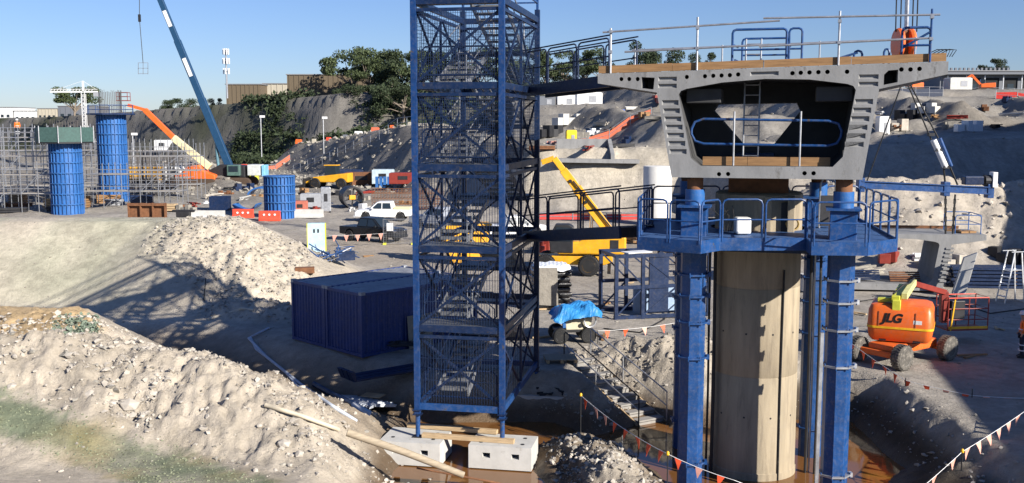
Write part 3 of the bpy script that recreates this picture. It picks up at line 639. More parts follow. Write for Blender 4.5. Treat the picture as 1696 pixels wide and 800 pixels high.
# ------------------------------------------------------------------ working platform
ZP = 5.95
wp = T('working_platform', 'blue steel working platform with guard panels around prop heads', 'platform', (7.2, 30.5, ZP))
fr = [gz(1056, 395, ZP), gz(1160, 402, ZP), gz(1193, 397, ZP), gz(1336, 397, ZP), gz(1344, 404, ZP), gz(1437, 405, ZP), gz(1486, 398, ZP)]
bk = [fr[-1] + V((1.0, 6.0, 0)), fr[0] + V((1.1, 5.4, 0))]
out_ = fr + bk
hole_ = [PC + V((1.4 * math.cos(a * math.pi / 12), 1.4 * math.sin(a * math.pi / 12), ZP)) for a in range(24)]
L_ = [[V((p.x, p.y, 0)) for p in out_], [V((p.x, p.y, 0)) for p in hole_]]
tr = geometry.tessellate_polygon(L_); fl = L_[0] + L_[1]
grating = mat('platform_grating', (.05, .11, .26), .55, .2, var=.4, scale=9)
mb = MB()
for z_ in (0, -.05): mb.faces([p + V((0, 0, ZP - .02 + z_)) for p in fl], [tuple(t) for t in tr])
mb.build('deck', grating, wp, world=True)
n_ = len(out_)
for i in range(n_):
    a_, b_ = out_[i], out_[(i + 1) % n_]
    mb = MB(); mb.bar(a_ + V((0, 0, -.12)), b_ + V((0, 0, -.12)), .03, .34); mb.build('fascia', blue, wp, world=True)
def guard(a_, b_, par, m=blue, h=1.12, r=.026, world=True):
    a_, b_ = V(a_), V(b_); d = (b_ - a_); L = d.length; d.normalize(); e = .13; up = V((0, 0, 1))
    mb = MB(); mb.tube([a_, a_ + up * (h - e), a_ + up * (h - e * .3) + d * e * .3, a_ + up * h + d * e, b_ + up * h - d * e, b_ + up * (h - e * .3) - d * e * .3, b_ + up * (h - e), b_], r, 8)
    mb.cyl(a_ + up * h * .52, b_ + up * h * .52, r * .85, n=6)
    return mb.build('guard_panel', m, par, world=world, smooth=True)
for i in range(n_):
    a_, b_ = out_[i], out_[(i + 1) % n_]; L = (b_ - a_).length
    if L < .35: continue
    k = max(1, round(L / 1.15)); d = (b_ - a_) / k
    for j in range(k):
        guard(a_ + d * (j + .04) + V((0, 0, -.05)), a_ + d * (j + .96) + V((0, 0, -.05)), wp)
for a_, b_ in ((legs[0][1], legs[1][1]), (legs[3][1], legs[2][1]), (legs[0][1], legs[3][1]), (legs[1][1], legs[2][1])):
    mb = MB(); mb.bar(V((a_.x, a_.y, ZP - .3)), V((b_.x, b_.y, ZP - .3)), .2, .3); mb.build('support_beam', navy, wp, world=True)
# things on the platform
p = gz(1236, 390, ZP); mb = MB(); mb.box((p.x, p.y + .5, ZP + .23), (.42, .4, .46)); tag(mb.build('white_tub', white, bevel=.05), 'white plastic tub on platform in front of the pier head', 'tub')
p = gz(1318, 385, ZP); mb = MB()
for k in range(3): mb.tube([(p.x + .17 * math.cos(a * .524), p.y + .3 + .05 * k, ZP + .2 + .17 * math.sin(a * .524)) for a in range(12)], .02, 6, closed=True)
tag(mb.build('hose_coil', mat('tan_hose', (.4, .28, .1), .6)), 'coiled tan hose standing against the pier head', 'hose')
p = gz(1212, 390, ZP); mb = MB()
for k in range(5):
    q0 = V((p.x + random.uniform(-.25, .25), p.y + .5, ZP + .05)); mb.tube([q0, q0 + V((random.uniform(-.1, .1), 0, .45)), q0 + V((random.uniform(-.25, .25), 0, random.uniform(.6, .95)))], .014, 5)
tag(mb.build('hanging_cables', rope), 'tangle of dark cables beside the white tub', 'cables')
p = V((9.3, 30.2, ZP)); tt = T('tall_frame', 'tall pale frame with loop handle at right of pier head', 'frame', p)
mb = MB(); mb.tube([p + V((-.22, 0, 0)), p + V((-.22, 0, 1.3)), p + V((-.12, 0, 1.5)), p + V((.12, 0, 1.5)), p + V((.22, 0, 1.3)), p + V((.22, 0, 0))], .03, 8); mb.build('loop', galv, tt, world=True, smooth=True)
mb = MB(); mb.box(p + V((0, 0, .5)), (.4, .08, .9)); mb.build('panel', steel_dark, tt, world=True)

# ------------------------------------------------------------------ stair tower
TZ = RAD(-10.95); T0 = V((-2.95, 31.3, 0)); TW, TD = 2.7, 6.3
tw = T('stair_tower', 'tall dark blue scaffold stair tower with wire mesh sides on concrete blocks', 'stair tower', (T0.x, T0.y, -.75), TZ)
def L3(x, y, z): return V((x, y, z + .75))
LV = [.3, 2.78, 5.25, 7.74, 10.2, 12.7]
cor = [(0, 0), (TW, 0), (TW, TD), (0, TD)]
for x, y in cor:
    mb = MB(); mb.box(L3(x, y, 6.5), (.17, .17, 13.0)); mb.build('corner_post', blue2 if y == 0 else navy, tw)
    mb = MB(); mb.cyl(L3(x, y, -.75), L3(x, y, .0), .075, n=12); mb.build('jack_leg', blue, tw)
    mb = MB(); mb.box(L3(x, y, -.74), (.3, .3, .025)); mb.build('foot_plate', steel_dark, tw)
    for z_ in (-.02, .12): mb = MB(); mb.box(L3(x, y, z_), (.27, .27, .03)); mb.build('post_flange', navy, tw)
faces4 = [(0, 1), (1, 2), (3, 2), (0, 3)]
def lvl(z): return z
for li, z_ in enumerate(LV):
    for fi, (i, j) in enumerate(faces4):
        a_, b_ = cor[i], cor[j]
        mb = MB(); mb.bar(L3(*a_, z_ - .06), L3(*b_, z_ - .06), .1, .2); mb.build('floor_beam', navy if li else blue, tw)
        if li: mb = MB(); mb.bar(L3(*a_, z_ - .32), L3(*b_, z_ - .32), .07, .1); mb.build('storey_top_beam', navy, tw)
# mesh panels - wires in each bay
wire_m = mat('mesh_wire', (.006, .018, .055), .6)
def wires(w, h, dv, dh, r=.006):
    mb = MB(); x = dv
    while x < w - .02: mb.bar((x, 0, 0), (x, 0, h), r * 2); x += dv
    z = dh
    while z < h - .02: mb.bar((0, .004, z), (w, .004, z), r * 2); z += dh
    return mb.mesh('mesh_panel', wire_m)
MH = 2.06
mF = wires(TW - .2, MH, .07, .1, .0058); mS = wires(TD - .2, MH, .16, .12, .0042); mFv = wires(TW - .2, MH, .085, .7, .0065); mSv = wires(TD - .2, MH, .35, .35, .004)
for li in range(5):
    z_ = LV[li] + .08
    for fi in range(4):
        front = fi in (0, 2); m_ = (mF if li >= 3 else mFv) if front else (mS if li >= 3 else mSv)
        if fi == 2 and li < 3: continue
        loc = [L3(.1, 0, z_), L3(TW, .1, z_), L3(.1, TD, z_), L3(0, .1, z_)][fi]
        o = inst('mesh_panel', m_, tw, loc, (0, 0, 0 if front else math.pi / 2)); o['kind'] = 'stuff'
for li in range(5):
    z0, z1 = LV[li] + .08, LV[li + 1] - .38
    segs = [((.1, .03), (TW - .1, .03)), ((TW - .03, .1), (TW - .03, TD / 2)), ((TW - .03, TD / 2), (TW - .03, TD - .1)), ((.03, .1), (.03, TD / 2)), ((.03, TD / 2), (.03, TD - .1)), ((.1, TD - .03), (TW - .1, TD - .03))]
    for k, (a_, b_) in enumerate(segs):
        w_ = .055 if k == 0 else .06
        for s_ in (0, 1):
            mb = MB(); off = .05 * s_; e = (0, off) if k in (0, 5) else (-off if k in (1, 2) else off, 0)
            p0 = L3(a_[0] + e[0], a_[1] + e[1], z0 if s_ == 0 else z1); p1 = L3(b_[0] + e[0], b_[1] + e[1], z1 if s_ == 0 else z0)
            if k == 0: mb.bar(p0, p1, w_, .075)
            else: mb.bar(p0, p1, w_, w_)
            mb.build('brace', navy, tw)
    for y in (TD / 2,):
        for x in (0, TW): mb = MB(); mb.box(L3(x, y, (z0 + z1) / 2), (.07, .07, z1 - z0)); mb.build('mid_post', navy, tw)
    # front guard loop
    if li in (0, 1, 3, 4):
        g0, g1 = LV[li] + .25, LV[li] + 1.1
        mb = MB(); mb.tube([L3(.2, .12, g0 + .1), L3(.2, .12, g1 - .12), L3(.32, .12, g1), L3(TW - .32, .12, g1), L3(TW - .2, .12, g1 - .12), L3(TW - .2, .12, g0 + .1), L3(TW - .32, .12, g0), L3(.32, .12, g0)], .028, 8, closed=True)
        mb.cyl(L3(TW / 2, .12, g0), L3(TW / 2, .12, g1), .022, n=6)
        mb.build('guard_loop', navy, tw, smooth=True)
# landings and flights
gratm = mat('steel_tread', (.2, .205, .215), .55, .5, var=.3, scale=6); stair_alu = mat('stair_aluminium', (.36, .37, .39), .45, .6, var=.3, scale=4)
FW = 1.05
def flight(x0, ya, za, yb, zb):
    n_ = 7
    for s_ in (0, FW):
        mb = MB(); mb.bar(L3(x0 + s_, ya, za), L3(x0 + s_, yb, zb), .045, .2); mb.build('stringer', stair_alu, tw)
        mb = MB(); mb.tube([L3(x0 + s_, ya, za), L3(x0 + s_, ya, za + .95), L3(x0 + s_, yb, zb + .95), L3(x0 + s_, yb, zb)], .022, 6); mb.build('handrail', stair_alu, tw, smooth=True)
        mb = MB(); mb.cyl(L3(x0 + s_, ya, za + .5), L3(x0 + s_, yb, zb + .5), .016, n=6); mb.build('handrail', stair_alu, tw)
    tm = flight.m
    for k in range(n_):
        t = (k + .5) / n_; inst('tread', tm, tw, L3(x0 + FW / 2, lerp(ya, yb, t), lerp(za, zb, t) + .03))
mb = MB(); mb.box((0, 0, 0), (FW - .06, .27, .045)); mb.box((0, -.13, -.03), (FW - .06, .02, .07)); flight.m = mb.mesh('tread', gratm)
for li in range(6):
    z_ = LV[li]
    if li:
        mb = MB(); mb.box(L3(TW / 2, .78, z_ - .01), (TW - .2, 1.3, .05)); mb.build('landing', gratm, tw)
    if li < 5:
        zm = (z_ + LV[li + 1]) / 2
        mb = MB(); mb.box(L3(TW / 2, TD - .78, zm - .01), (TW - .2, 1.3, .05)); mb.build('landing', gratm, tw)
        mb = MB(); mb.bar(L3(.05, TD - 1.45, zm - .08), L3(TW - .05, TD - 1.45, zm - .08), .06, .14); mb.build('landing_beam', navy, tw)
        flight(.22, 1.45, z_, TD - 1.45, zm); flight(TW - .22 - FW, TD - 1.45, zm, 1.45, LV[li + 1])
# top guard
for i, j in faces4:
    a_, b_ = cor[i], cor[j]
    for zz in (.55, 1.1): mb = MB(); mb.bar(L3(*a_, 12.7 + zz), L3(*b_, 12.7 + zz), .05); mb.build('top_rail', blue, tw)
for x, y in cor: mb = MB(); mb.box(L3(x, y, 13.4), (.08, .08, 1.0)); mb.build('top_post', blue, tw)

# ballast blocks
def ballast(c, rz, label, d=(1.95, 1.25, .72)):
    t = T('ballast_block', label, 'concrete block', (c[0], c[1], c[2]), rz, 'concrete blocks under the stair tower')
    x, y, z = d[0] / 2, d[1] / 2, d[2]
    fac = [(-x, 0), (x, 0), (x, z), (-x, z)]; hs = []
    for cx in (-.42, .48): hs.append([(cx - .12, .34), (cx + .12, .34), (cx + .12, .5), (cx - .12, .5)])
    mb = MB(); L = [[V((a, b_, 0)) for a, b_ in lp] for lp in [fac] + hs]; fl = [p for lp in L for p in lp]
    mb.faces([(p.x, -y, p.y) for p in fl], [tuple(q) for q in geometry.tessellate_polygon(L)])
    mb.faces([(-x, -y, 0), (x, -y, 0), (x, y, 0), (-x, y, 0), (-x, -y, z), (x, -y, z), (x, y, z), (-x, y, z)], [(4, 5, 6, 7), (1, 2, 6, 5), (2, 3, 7, 6), (3, 0, 4, 7)])
    for h in hs:
        for i in range(4):
            a, b_ = h[i], h[(i + 1) % 4]; mb.poly([(a[0], -y, a[1]), (a[0], -y + .4, a[1]), (b_[0], -y + .4, b_[1]), (b_[0], -y, b_[1])])
        mb.poly([(a, -y + .4, b_) for a, b_ in h])
    mb.build('block', block_con, t)
    for cx, cy in ((-.65, -.3), (.65, -.3), (.62, .32)):
        mb = MB(); mb.cyl((cx, cy, z), (cx, cy, z + .012), .06, n=12); mb.build('lifting_socket', steel_dark, t)
    return t
def tl(x, y): return T0 + Matrix.Rotation(TZ, 3, 'Z') @ V((x, y, 0))
p = tl(TW + .02, .12); ballast((p.x, p.y, -1.47), TZ, 'concrete ballast block under near right leg of stair tower')
p = tl(-.1, .1); ballast((p.x, p.y, -1.47), TZ, 'concrete ballast block under near left leg of stair tower', (1.95, 1.5, .72))
p = tl(TW + .35, TD - .1); ballast((p.x, p.y, -1.47), TZ, 'shaded concrete ballast block under far right leg of stair tower', (1.9, 1.5, .72))
p = tl(-.1, TD - .1); ballast((p.x, p.y, -1.47), TZ, 'concrete ballast block under far left leg of stair tower', (1.9, 1.5, .72))
for a_, b_, z_, lb in ((tl(.15, -.02), tl(3.1, -.12), -.68, 'pale timber sleeper across the two near ballast blocks'), (tl(-.6, .9), tl(2.4, .7), -.67, 'brown timber plank laid behind the near tower legs')):
    mb = MB(); mb.bar(V((a_.x, a_.y, z_)), V((b_.x, b_.y, z_)), .2, .13); tag(mb.build('timber_sleeper', pale_timber, bevel=.01), lb, 'timber')
p = tl(TW + .55, TD - .35); mb = MB()
for k in range(6): mb.tube([(p.x + random.uniform(-.5, .5), p.y + random.uniform(-.5, .4), -.7 + .03 * k) for _ in range(5)], .05, 6)
tag(mb.build('crumpled_hose', black), 'dark tangled hose lying on the far right ballast block', 'hose')

# ------------------------------------------------------------------ gangways
def gangway(name, label, a_, b_, w, rail_h, par_m=navy):
    a_, b_ = V(a_), V(b_); g = T(name, label, 'gangway', a_); d = b_ - a_; side = V((d.y, -d.x, 0)).normalized() * w / 2
    mb = MB(); mb.bar(a_ + V((0, 0, .03)), b_ + V((0, 0, .03)), w - .06, .05); mb.build('walkway', gratm, g, world=True)
    for sg in (-1, 1):
        s_ = side * sg
        mb = MB(); mb.bar(a_ + s_ - V((0, 0, .14)), b_ + s_ - V((0, 0, .14)), .08, .36); mb.build('side_beam', par_m, g, world=True)
        k = max(2, round(d.length / 1.9)); e = d / k
        for j in range(k): guard(a_ + s_ + e * (j + .03), a_ + s_ + e * (j + .97), g, par_m, rail_h)
        mb = MB(); mb.cyl(a_ + s_ + V((0, 0, rail_h + .08)), b_ + s_ + V((0, 0, rail_h + .08)), .024, n=6); mb.build('top_rail', par_m, g, world=True)
    return g
p = tl(TW + .05, TD - 1.2)
gangway('lower_gangway', 'dark blue gangway linking stair tower to the working platform', (p.x, p.y, 5.22), (3.7, 30.2, 5.97), 1.2, 1.15)
gangway('upper_gangway', 'blue railed gangway linking stair tower to the girder deck', (p.x, p.y, 10.22), F(-4.55, 10.52, 3.4), 1.1, 1.15)
# ------------------------------------------------------------------ shipping containers
cont_m = mat('container_blue', (.014, .038, .16), .45, var=.25, scale=1.2, c2=(.07, .05, .045), c2at=.63, dust=.25)
roof_m = mat('container_roof', (.26, .27, .29), .6, var=.3, scale=1.2, c2=(.12, .1, .08), c2at=.62)
def corrug(L, H, n, dep=.04):
    mb = MB(); p = L / n; xs = []
    for k in range(n): xs += [(k * p, 0), (k * p + p * .3, 0), (k * p + p * .45, dep), (k * p + p * .85, dep)]
    xs.append((L, 0))
    for (x0, y0), (x1, y1) in zip(xs[:-1], xs[1:]): mb.poly([(x0, y0, 0), (x1, y1, 0), (x1, y1, H), (x0, y0, H)])
    return mb
CD = V((.715, .70, 0)); CWd = V((-.70, .715, 0)); crz = math.atan2(.70, .715)
def container(p, label):
    t = T('shipping_container', label, 'container', p, crz, 'containers side by side')
    L, W, H = 6.06, 2.44, 2.52
    for k, (loc, rz, ln, n) in enumerate((((.06, .05, .12), 0, L - .12, 22), ((L - .06, W - .05, .12), math.pi, L - .12, 22), ((.05, W - .06, .12), -math.pi / 2, W - .12, 11), ((L - .05, .06, .12), math.pi / 2, W - .12, 11))):
        m_ = corrug(ln, H - .24, n).mesh('side_sheet', cont_m); inst('side_sheet', m_, t, loc, (0, 0, rz))
    mb = corrug(L - .12, W - .12, 20, .025); o = mb.build('roof_sheet', roof_m, t); o.rotation_euler = (-math.pi / 2, 0, 0); o.location = (.06, .06, H - .015)
    for x in (.06, L - .06):
        for y in (.06, W - .06): mb = MB(); mb.box((x, y, H / 2), (.13, .13, H)); mb.build('corner_post', cont_m, t)
    for z in (.07, H - .06):
        for y in (.05, W - .05): mb = MB(); mb.bar((.13, y, z), (L - .13, y, z), .1, .12); mb.build('side_rail', cont_m, t)
        for x in (.05, L - .05): mb = MB(); mb.bar((x, .13, z), (x, W - .13, z), .1, .12); mb.build('end_rail', cont_m, t)
    for x in (.09, L - .09):
        for y in (.08, W - .08): mb = MB(); mb.box((x, y, H - .02), (.2, .18, .13)); mb.build('corner_casting', grey_plastic, t)
    return t
c0 = gz(600, 592, 0); c0 = V((c0.x, c0.y, -.02))
container(c0, 'dark blue corrugated shipping container nearest the stair tower'); c1 = c0 + CWd * 2.5
container(c1, 'dark blue shipping container farther left, beside the earth bank')
# board leaning on it and scrap beside
p = c0 + CD * 2.2 - CWd * .15
mb = MB(); mb.prism([p + V((0, 0, .03)), p + CD * 1.25 + V((0, 0, .03)), p + CD * 1.25 + CWd * .12 + V((0, 0, 1.35)), p + CWd * .12 + V((0, 0, 1.35))], -CWd * .02)
tag(mb.build('plywood_sheet', mat('grey_ply', (.28, .24, .18), .8)), 'grey brown plywood sheet leaning on the lit container side', 'plywood')
p = gz(640, 618, -.1)
t = T('steel_trough', 'dark blue steel trough piled by the container and tower', 'steel trough', (p.x, p.y, -.1), RAD(38))
for k in range(3):
    mb = MB(); mb.sideprism([(-1.6, 0), (1.6, 0), (1.75, .38), (1.6, .38), (1.5, .06), (-1.5, .06), (-1.6, .38), (-1.75, .38)], -.5 + .36 * k, -.2 + .36 * k); mb.build('trough_section', navy, t)
p = gz(602, 640, -.25)
t = T('toothed_panel', 'white ribbed plastic panel with toothed edge lying beside container', 'panel', (p.x, p.y, hz(p.x, p.y) + .05), RAD(-33))
mb = MB(); mb.box((0, 0, .18), (2.0, 1.15, .1)); o = mb.build('panel', mat('pale_plastic', (.5, .53, .58), .5, var=.2), t); o.rotation_euler = (RAD(-14), 0, 0)
tm = MB(); tm.prism([(0, 0, 0), (.13, 0, 0), (.065, -.16, -.03)], (0, 0, .09)); tm = tm.mesh('tooth', MATS['pale_plastic'])
for k in range(13): inst('tooth', tm, t, (-.98 + k * .15, -.57, .24))
for k in range(8): mb = MB(); mb.box((-.85 + k * .24, 0, .25), (.05, 1.1, .07)); o = mb.build('rib', MATS['pale_plastic'], t); o.rotation_euler = (RAD(-14), 0, 0)
p = p + V((.3, .25, .0)); mb = MB(); mb.box((p.x, p.y, hz(p.x, p.y) + .46), (.75, .5, .03), RAD(-20)); tag(mb.build('timber_offcut', pale_timber), 'small brown board lying on the white toothed panel', 'board')
p = gz(680, 585, 0); mb = MB()
for k in range(14): mb.tube([(p.x + random.uniform(-.9, .2), p.y + random.uniform(-.2, .3), .3 + random.uniform(0, .15)) for _ in range(3)], .035, 5)
tag(mb.build('fitting_heap', steel_dark), 'small heap of dark fittings on the blue trough', 'fittings')

# ------------------------------------------------------------------ hoses, pipes and poles on the ground
def on_ground(pts, lift): 
    o = []
    for (x0, y0), (x1, y1) in zip(pts[:-1], pts[1:]):
        for k in range(8): t_ = k / 8; o.append((lerp(x0, x1, t_), lerp(y0, y1, t_)))
    o.append(pts[-1]); r = []
    for px, py in o:
        p = gp(px, py); r.append(p + V((0, 0, lift)))
    return r
pale_pipe = mat('pale_pipe', (.55, .48, .36), .6, var=.2)
hosem = mat('pale_hose', (.42, .46, .52), .5, var=.2)
for pts, r_, m_, nm, lb in (([(412, 562), (440, 592), (500, 640), (545, 672), (590, 700)], .06, hosem, 'water_hose', 'pale blue hose snaking along the shaded trench beside containers'),
                            ([(445, 545), (415, 560), (424, 580), (470, 615), (505, 655)], .05, hosem, 'water_hose', 'thin pale hose curving through the trench to the left'),
                            ([(345, 531), (375, 522), (400, 513), (420, 516)], .07, pale_pipe, 'flexible_pipe', 'bent pale pipe lying at the foot of the embankment'),
                            ([(520, 640), (560, 662), (612, 690)], .11, navy, 'steel_pipe', 'dark blue straight pipe lying beside the container shadow')):
    mb = MB(); mb.tube(on_ground(pts, r_ * .9), r_, 8); tag(mb.build(nm, m_, smooth=True), lb, 'pipe' if 'pipe' in nm else 'hose')
mb = MB(); mb.tube([p + V((0, 0, .15)) for p in on_ground([(440, 676), (500, 694), (560, 716)], -.06)], .065, 10)
tag(mb.build('sand_pipe', pale_pipe, smooth=True), 'short sandy pipe half buried along the mound top', 'pipe')
a_ = gz(575, 716, .42); b_ = gz(768, 787, -.95); mb = MB(); mb.tube([a_, lerp(a_, b_, .5) + V((0, 0, .04)), b_], .1, 14, rs=[.11, .105, .095])
tag(mb.build('timber_pole', mat('dull_pole', (.34, .28, .2), .85, var=.3, stretch=(1, 1, 6)), smooth=True), 'thick pale timber pole sloping down towards the ballast blocks', 'pole')
a_ = gz(690, 775, -.9); b_ = gz(830, 801, -1.4); mb = MB(); mb.tube([a_, b_], .03, 8); tag(mb.build('steel_rod', rust), 'thin rusty rod lying below the pale timber pole', 'rod')

# ------------------------------------------------------------------ wheels shared
def wheel_mesh(r, w, tread=True):
    t_ = MB(); n = 28
    t_.lathe([(r * .62, -w / 2), (r * .9, -w / 2), (r, -w * .36), (r, w * .36), (r * .9, w / 2), (r * .62, w / 2)], n=n, axis='Y')
    if tread:
        for k in range(n):
            a = 2 * math.pi * k / n; M = Matrix.Rotation(-a, 3, 'Y')
            for sg in (-1, 1): t_.box(M @ V((r * 1.0, sg * w * .24, 0)), (r * .07, w * .44, r * .09), M=M @ Matrix.Rotation(sg * .5, 3, 'X'))
    rm_ = MB(); rm_.lathe([(r * .2, -w * .42), (r * .56, -w * .3), (r * .62, -w * .51), (r * .62, w * .51), (r * .56, w * .3), (r * .2, w * .42)], n=20, axis='Y')
    return t_.mesh('tyre', black), rm_
def add_wheel(par, loc, meshes, rim_m, rz=0):
    ty, rm_ = meshes; w = inst('tyre', ty, par, loc, (0, 0, rz)); r2 = inst('rim', rm_, w); return w

# ------------------------------------------------------------------ boom lift
p0 = gz(1497, 614, 0); p1 = gz(1572, 597, 0)
ax = V((p1.x - p0.x, p1.y - p0.y, 0)).normalized(); rz_c = math.atan2(ax.y, ax.x)
bl = T('boom_lift', 'orange articulated boom lift with knobbly tyres on the yard', 'boom lift', (p0.x, p0.y, 0), 0)
Mc = Matrix.Translation(V((p0.x, p0.y, 0))) @ Matrix.Rotation(rz_c, 4, 'Z')
def wc(x, y, z): return Mc @ V((x, y, z))
WB = (p1 - p0).length; TRK = 2.0
_bk = black; black = mat('dusty_tyre', (.10, .092, .08), .9, var=.5, scale=5, c2=(.25, .225, .19), c2at=.52); ty, rm_ = wheel_mesh(.47, .38); black = _bk; rmw = rm_.mesh('rim', mat('rim_grey', (.45, .45, .46), .6))
for x in (0, WB):
    for y in (.1, TRK):
        q_ = wc(x, y, .47) - V((p0.x, p0.y, 0)); o = inst('wheel', ty, bl, q_, (0, 0, rz_c)); inst('rim', rmw, o)
mb = MB(); mb.prism([wc(.05, .5, .45), wc(WB - .05, .5, .45), wc(WB - .05, .5, .8), wc(.05, .5, .8)], (wc(0, 1.1, 0) - wc(0, 0, 0))); mb.build('chassis', orange, bl, world=True, bevel=.05)
for x in (0, WB): mb = MB(); mb.bar(wc(x, .2, .47), wc(x, TRK - .1, .47), .26, .22); mb.build('axle', orange, bl, world=True, bevel=.03)
mb = MB(); c_ = wc(WB * .5, TRK * .5, .85); mb.cyl(c_ - V((0, 0, .1)), c_ + V((0, 0, .15)), .55, n=24); mb.build('turntable', steel_dark, bl, world=True)
tr_ = RAD(-24); tC = gz(1497, 560, 1.0) + V((.25, .95, 0)); tC.z = 0
Mt = Matrix.Translation(tC) @ Matrix.Rotation(tr_, 4, 'Z')
def wt(x, y, z): return Mt @ V((x, y, z))
# counterweight hood: width along x, length along y, rounded in plan
def plan(w, d0, d1, r, n=6):
    pts = []
    for cx, cy, a0 in ((w - r, d0 + r, -90), (w - r, d1 - r, 0), (-w + r, d1 - r, 90), (-w + r, d0 + r, 180)):
        for k in range(n + 1): a = RAD(a0 + 90 * k / n); pts.append((cx + r * math.cos(a), cy + r * math.sin(a)))
    return pts
def loft(secs):
    mb = MB(); n = len(secs[0]); vv = [wt(*p) for s in secs for p in s]; ff = []
    for i in range(len(secs) - 1):
        for k in range(n): ff.append((i * n + k, i * n + (k + 1) % n, (i + 1) * n + (k + 1) % n, (i + 1) * n + k))
    ff += [tuple(range(n - 1, -1, -1)), tuple(range((len(secs) - 1) * n, len(secs) * n))]
    return mb.faces(vv, ff)
def sec(w, d0, d1, r, z): return [(x, y, z) for x, y in plan(w, d0, d1, r)]
loft([sec(1.0, -1.0, .75, .2, .85), sec(1.12, -1.12, .8, .26, 1.0), sec(1.17, -1.17, .82, .28, 1.35)]).build('counterweight', orange, bl, world=True, smooth=True)
loft([sec(1.185, -1.185, .83, .28, 1.35), sec(1.185, -1.185, .83, .28, 1.43)]).build('stripe', mat('stripe_yellow', (.75, .42, .02), .4), bl, world=True, smooth=True)
loft([sec(1.17, -1.17, .82, .28, 1.43), sec(1.14, -1.13, .8, .27, 2.02), sec(1.06, -1.02, .76, .25, 2.2), sec(.92, -.86, .7, .2, 2.25)]).build('hood', orange, bl, world=True, smooth=True)
for y in (.1, .45): mb = MB(); mb.bar(wt(1.165, y, 1.5), wt(1.13, y, 2.0), .02, .02); mb.build('panel_seam', steel_dark, bl, world=True)
for x in (-.75, .55): mb = MB(); mb.bar(wt(x, -1.185, 1.44), wt(x, -1.145, 2.0), .012, .012); mb.build('panel_seam', steel_dark, bl, world=True)
for k in range(5): mb = MB(); mb.box(wt(1.15, .25, 1.55 + .08 * k), (.03, .4, .03), tr_); mb.build('vent_slot', steel_dark, bl, world=True)
for x in (-.6, .6): mb = MB(); mb.box(wt(x, -1.02, .93), (.25, .1, .12), tr_); mb.build('tie_down', steel_dark, bl, world=True)
lm = text_mesh('JLG', .46, .01, .25, .016); lm.materials.append(mat('logo_black', (.01, .01, .01), .5))
o = inst('lettering', lm, bl, wt(-.28, -1.155, 1.75) - V((p0.x, p0.y, 0)), (RAD(86), 0, tr_))
mb = MB(); mb.box(wt(-.05, -1.08, 1.12), (1.0, .05, .2), tr_); mb.build('model_plate', steel_dark, bl, world=True)
for (x, y, z, dx, dz) in ((.62, -1.15, 1.62, .3, .2),): mb = MB(); mb.box(wt(x, y, z), (dx, .02, dz), tr_); mb.build('warning_label', white, bl, world=True)
mb = MB(); mb.box(wt(1.15, -.45, 1.62), (.02, .28, .2), tr_); mb.build('warning_label', mat('label_amber', (.7, .45, .05), .5), bl, world=True)
# boom folded over the hood
mb = MB(); mb.bar(wt(-.2, -.9, 2.42), wt(-.1, 1.9, 2.5), .3, .28); mb.build('lower_boom', lime, bl, world=True, bevel=.02)
mb = MB(); mb.bar(wt(.1, -.75, 2.55), wt(.3, 1.7, 2.75), .22, .24); mb.build('upper_boom', mat('pale_lime', (.6, .58, .25), .5), bl, world=True, bevel=.02)
mb = MB(); mb.box(wt(-.15, -.98, 2.2), (.3, .25, .45), tr_); mb.build('boom_pivot', lime, bl, world=True, bevel=.02)
mb = MB(); mb.bar(wt(-.85, -.6, 2.34), wt(-.1, -.6, 2.4), .28, .16); mb.build('lower_boom_link', lime, bl, world=True, bevel=.02)
mb = MB(); mb.tube([wt(-.3, -.6, 2.6), wt(0, .2, 2.85), wt(.2, 1.0, 2.8), wt(.3, 1.8, 2.9)], .04, 6); mb.build('boom_hose', black, bl, world=True)
bk0 = gz(1555, 560, .35); bk0 = V((bk0.x + .2, bk0.y + .6, .55))
mb = MB(); mb.bar(wt(.3, 1.7, 2.7), bk0 + V((.3, .2, 1.55)), .2, .22); mb.build('jib', darkred, bl, world=True, bevel=.02)
mb = MB(); mb.bar(bk0 + V((.25, .2, 1.6)), bk0 + V((.3, .2, .3)), .3, .3); mb.build('jib_mast', darkred, bl, world=True, bevel=.02)
B0 = bk0 + V((.35, -.1, 0)); bx, by = V((.99, .12, 0)), V((-.12, .99, 0))
def bq(a, b_, z): return B0 + bx * a + by * b_ + V((0, 0, z))
for a in (0, .9, 1.75):
    for b_ in (0, .95): mb = MB(); mb.cyl(bq(a, b_, 0), bq(a, b_, 1.35), .024, n=6); mb.build('basket_post', darkred, bl, world=True)
for z in (.45, .9, 1.35):
    mb = MB(); mb.tube([bq(0, 0, z), bq(1.75, 0, z), bq(1.75, .95, z), bq(0, .95, z)], .022, 6, closed=True); mb.build('basket_rail', red if z > 1 else darkred, bl, world=True)
mb = MB(); mb.bar(bq(0, .47, .02), bq(1.75, .47, .02), .95, .06); mb.build('basket_floor', darkred, bl, world=True)
mb = MB(); mb.bar(bq(.02, -.03, .12), bq(1.73, -.03, .12), .02, .1); mb.build('basket_stripe', MATS['stripe_yellow'], bl, world=True)
mb = MB(); mb.box(bq(.45, .2, .85), (.62, .3, .75), .12); mb.build('control_box', steel_dark, bl, world=True, bevel=.03)
mb = MB(); mb.bar(bq(.1, -.05, .0), bq(.25, -.05, 1.3), .05, .05); mb.build('hose_guide', MATS['stripe_yellow'], bl, world=True)

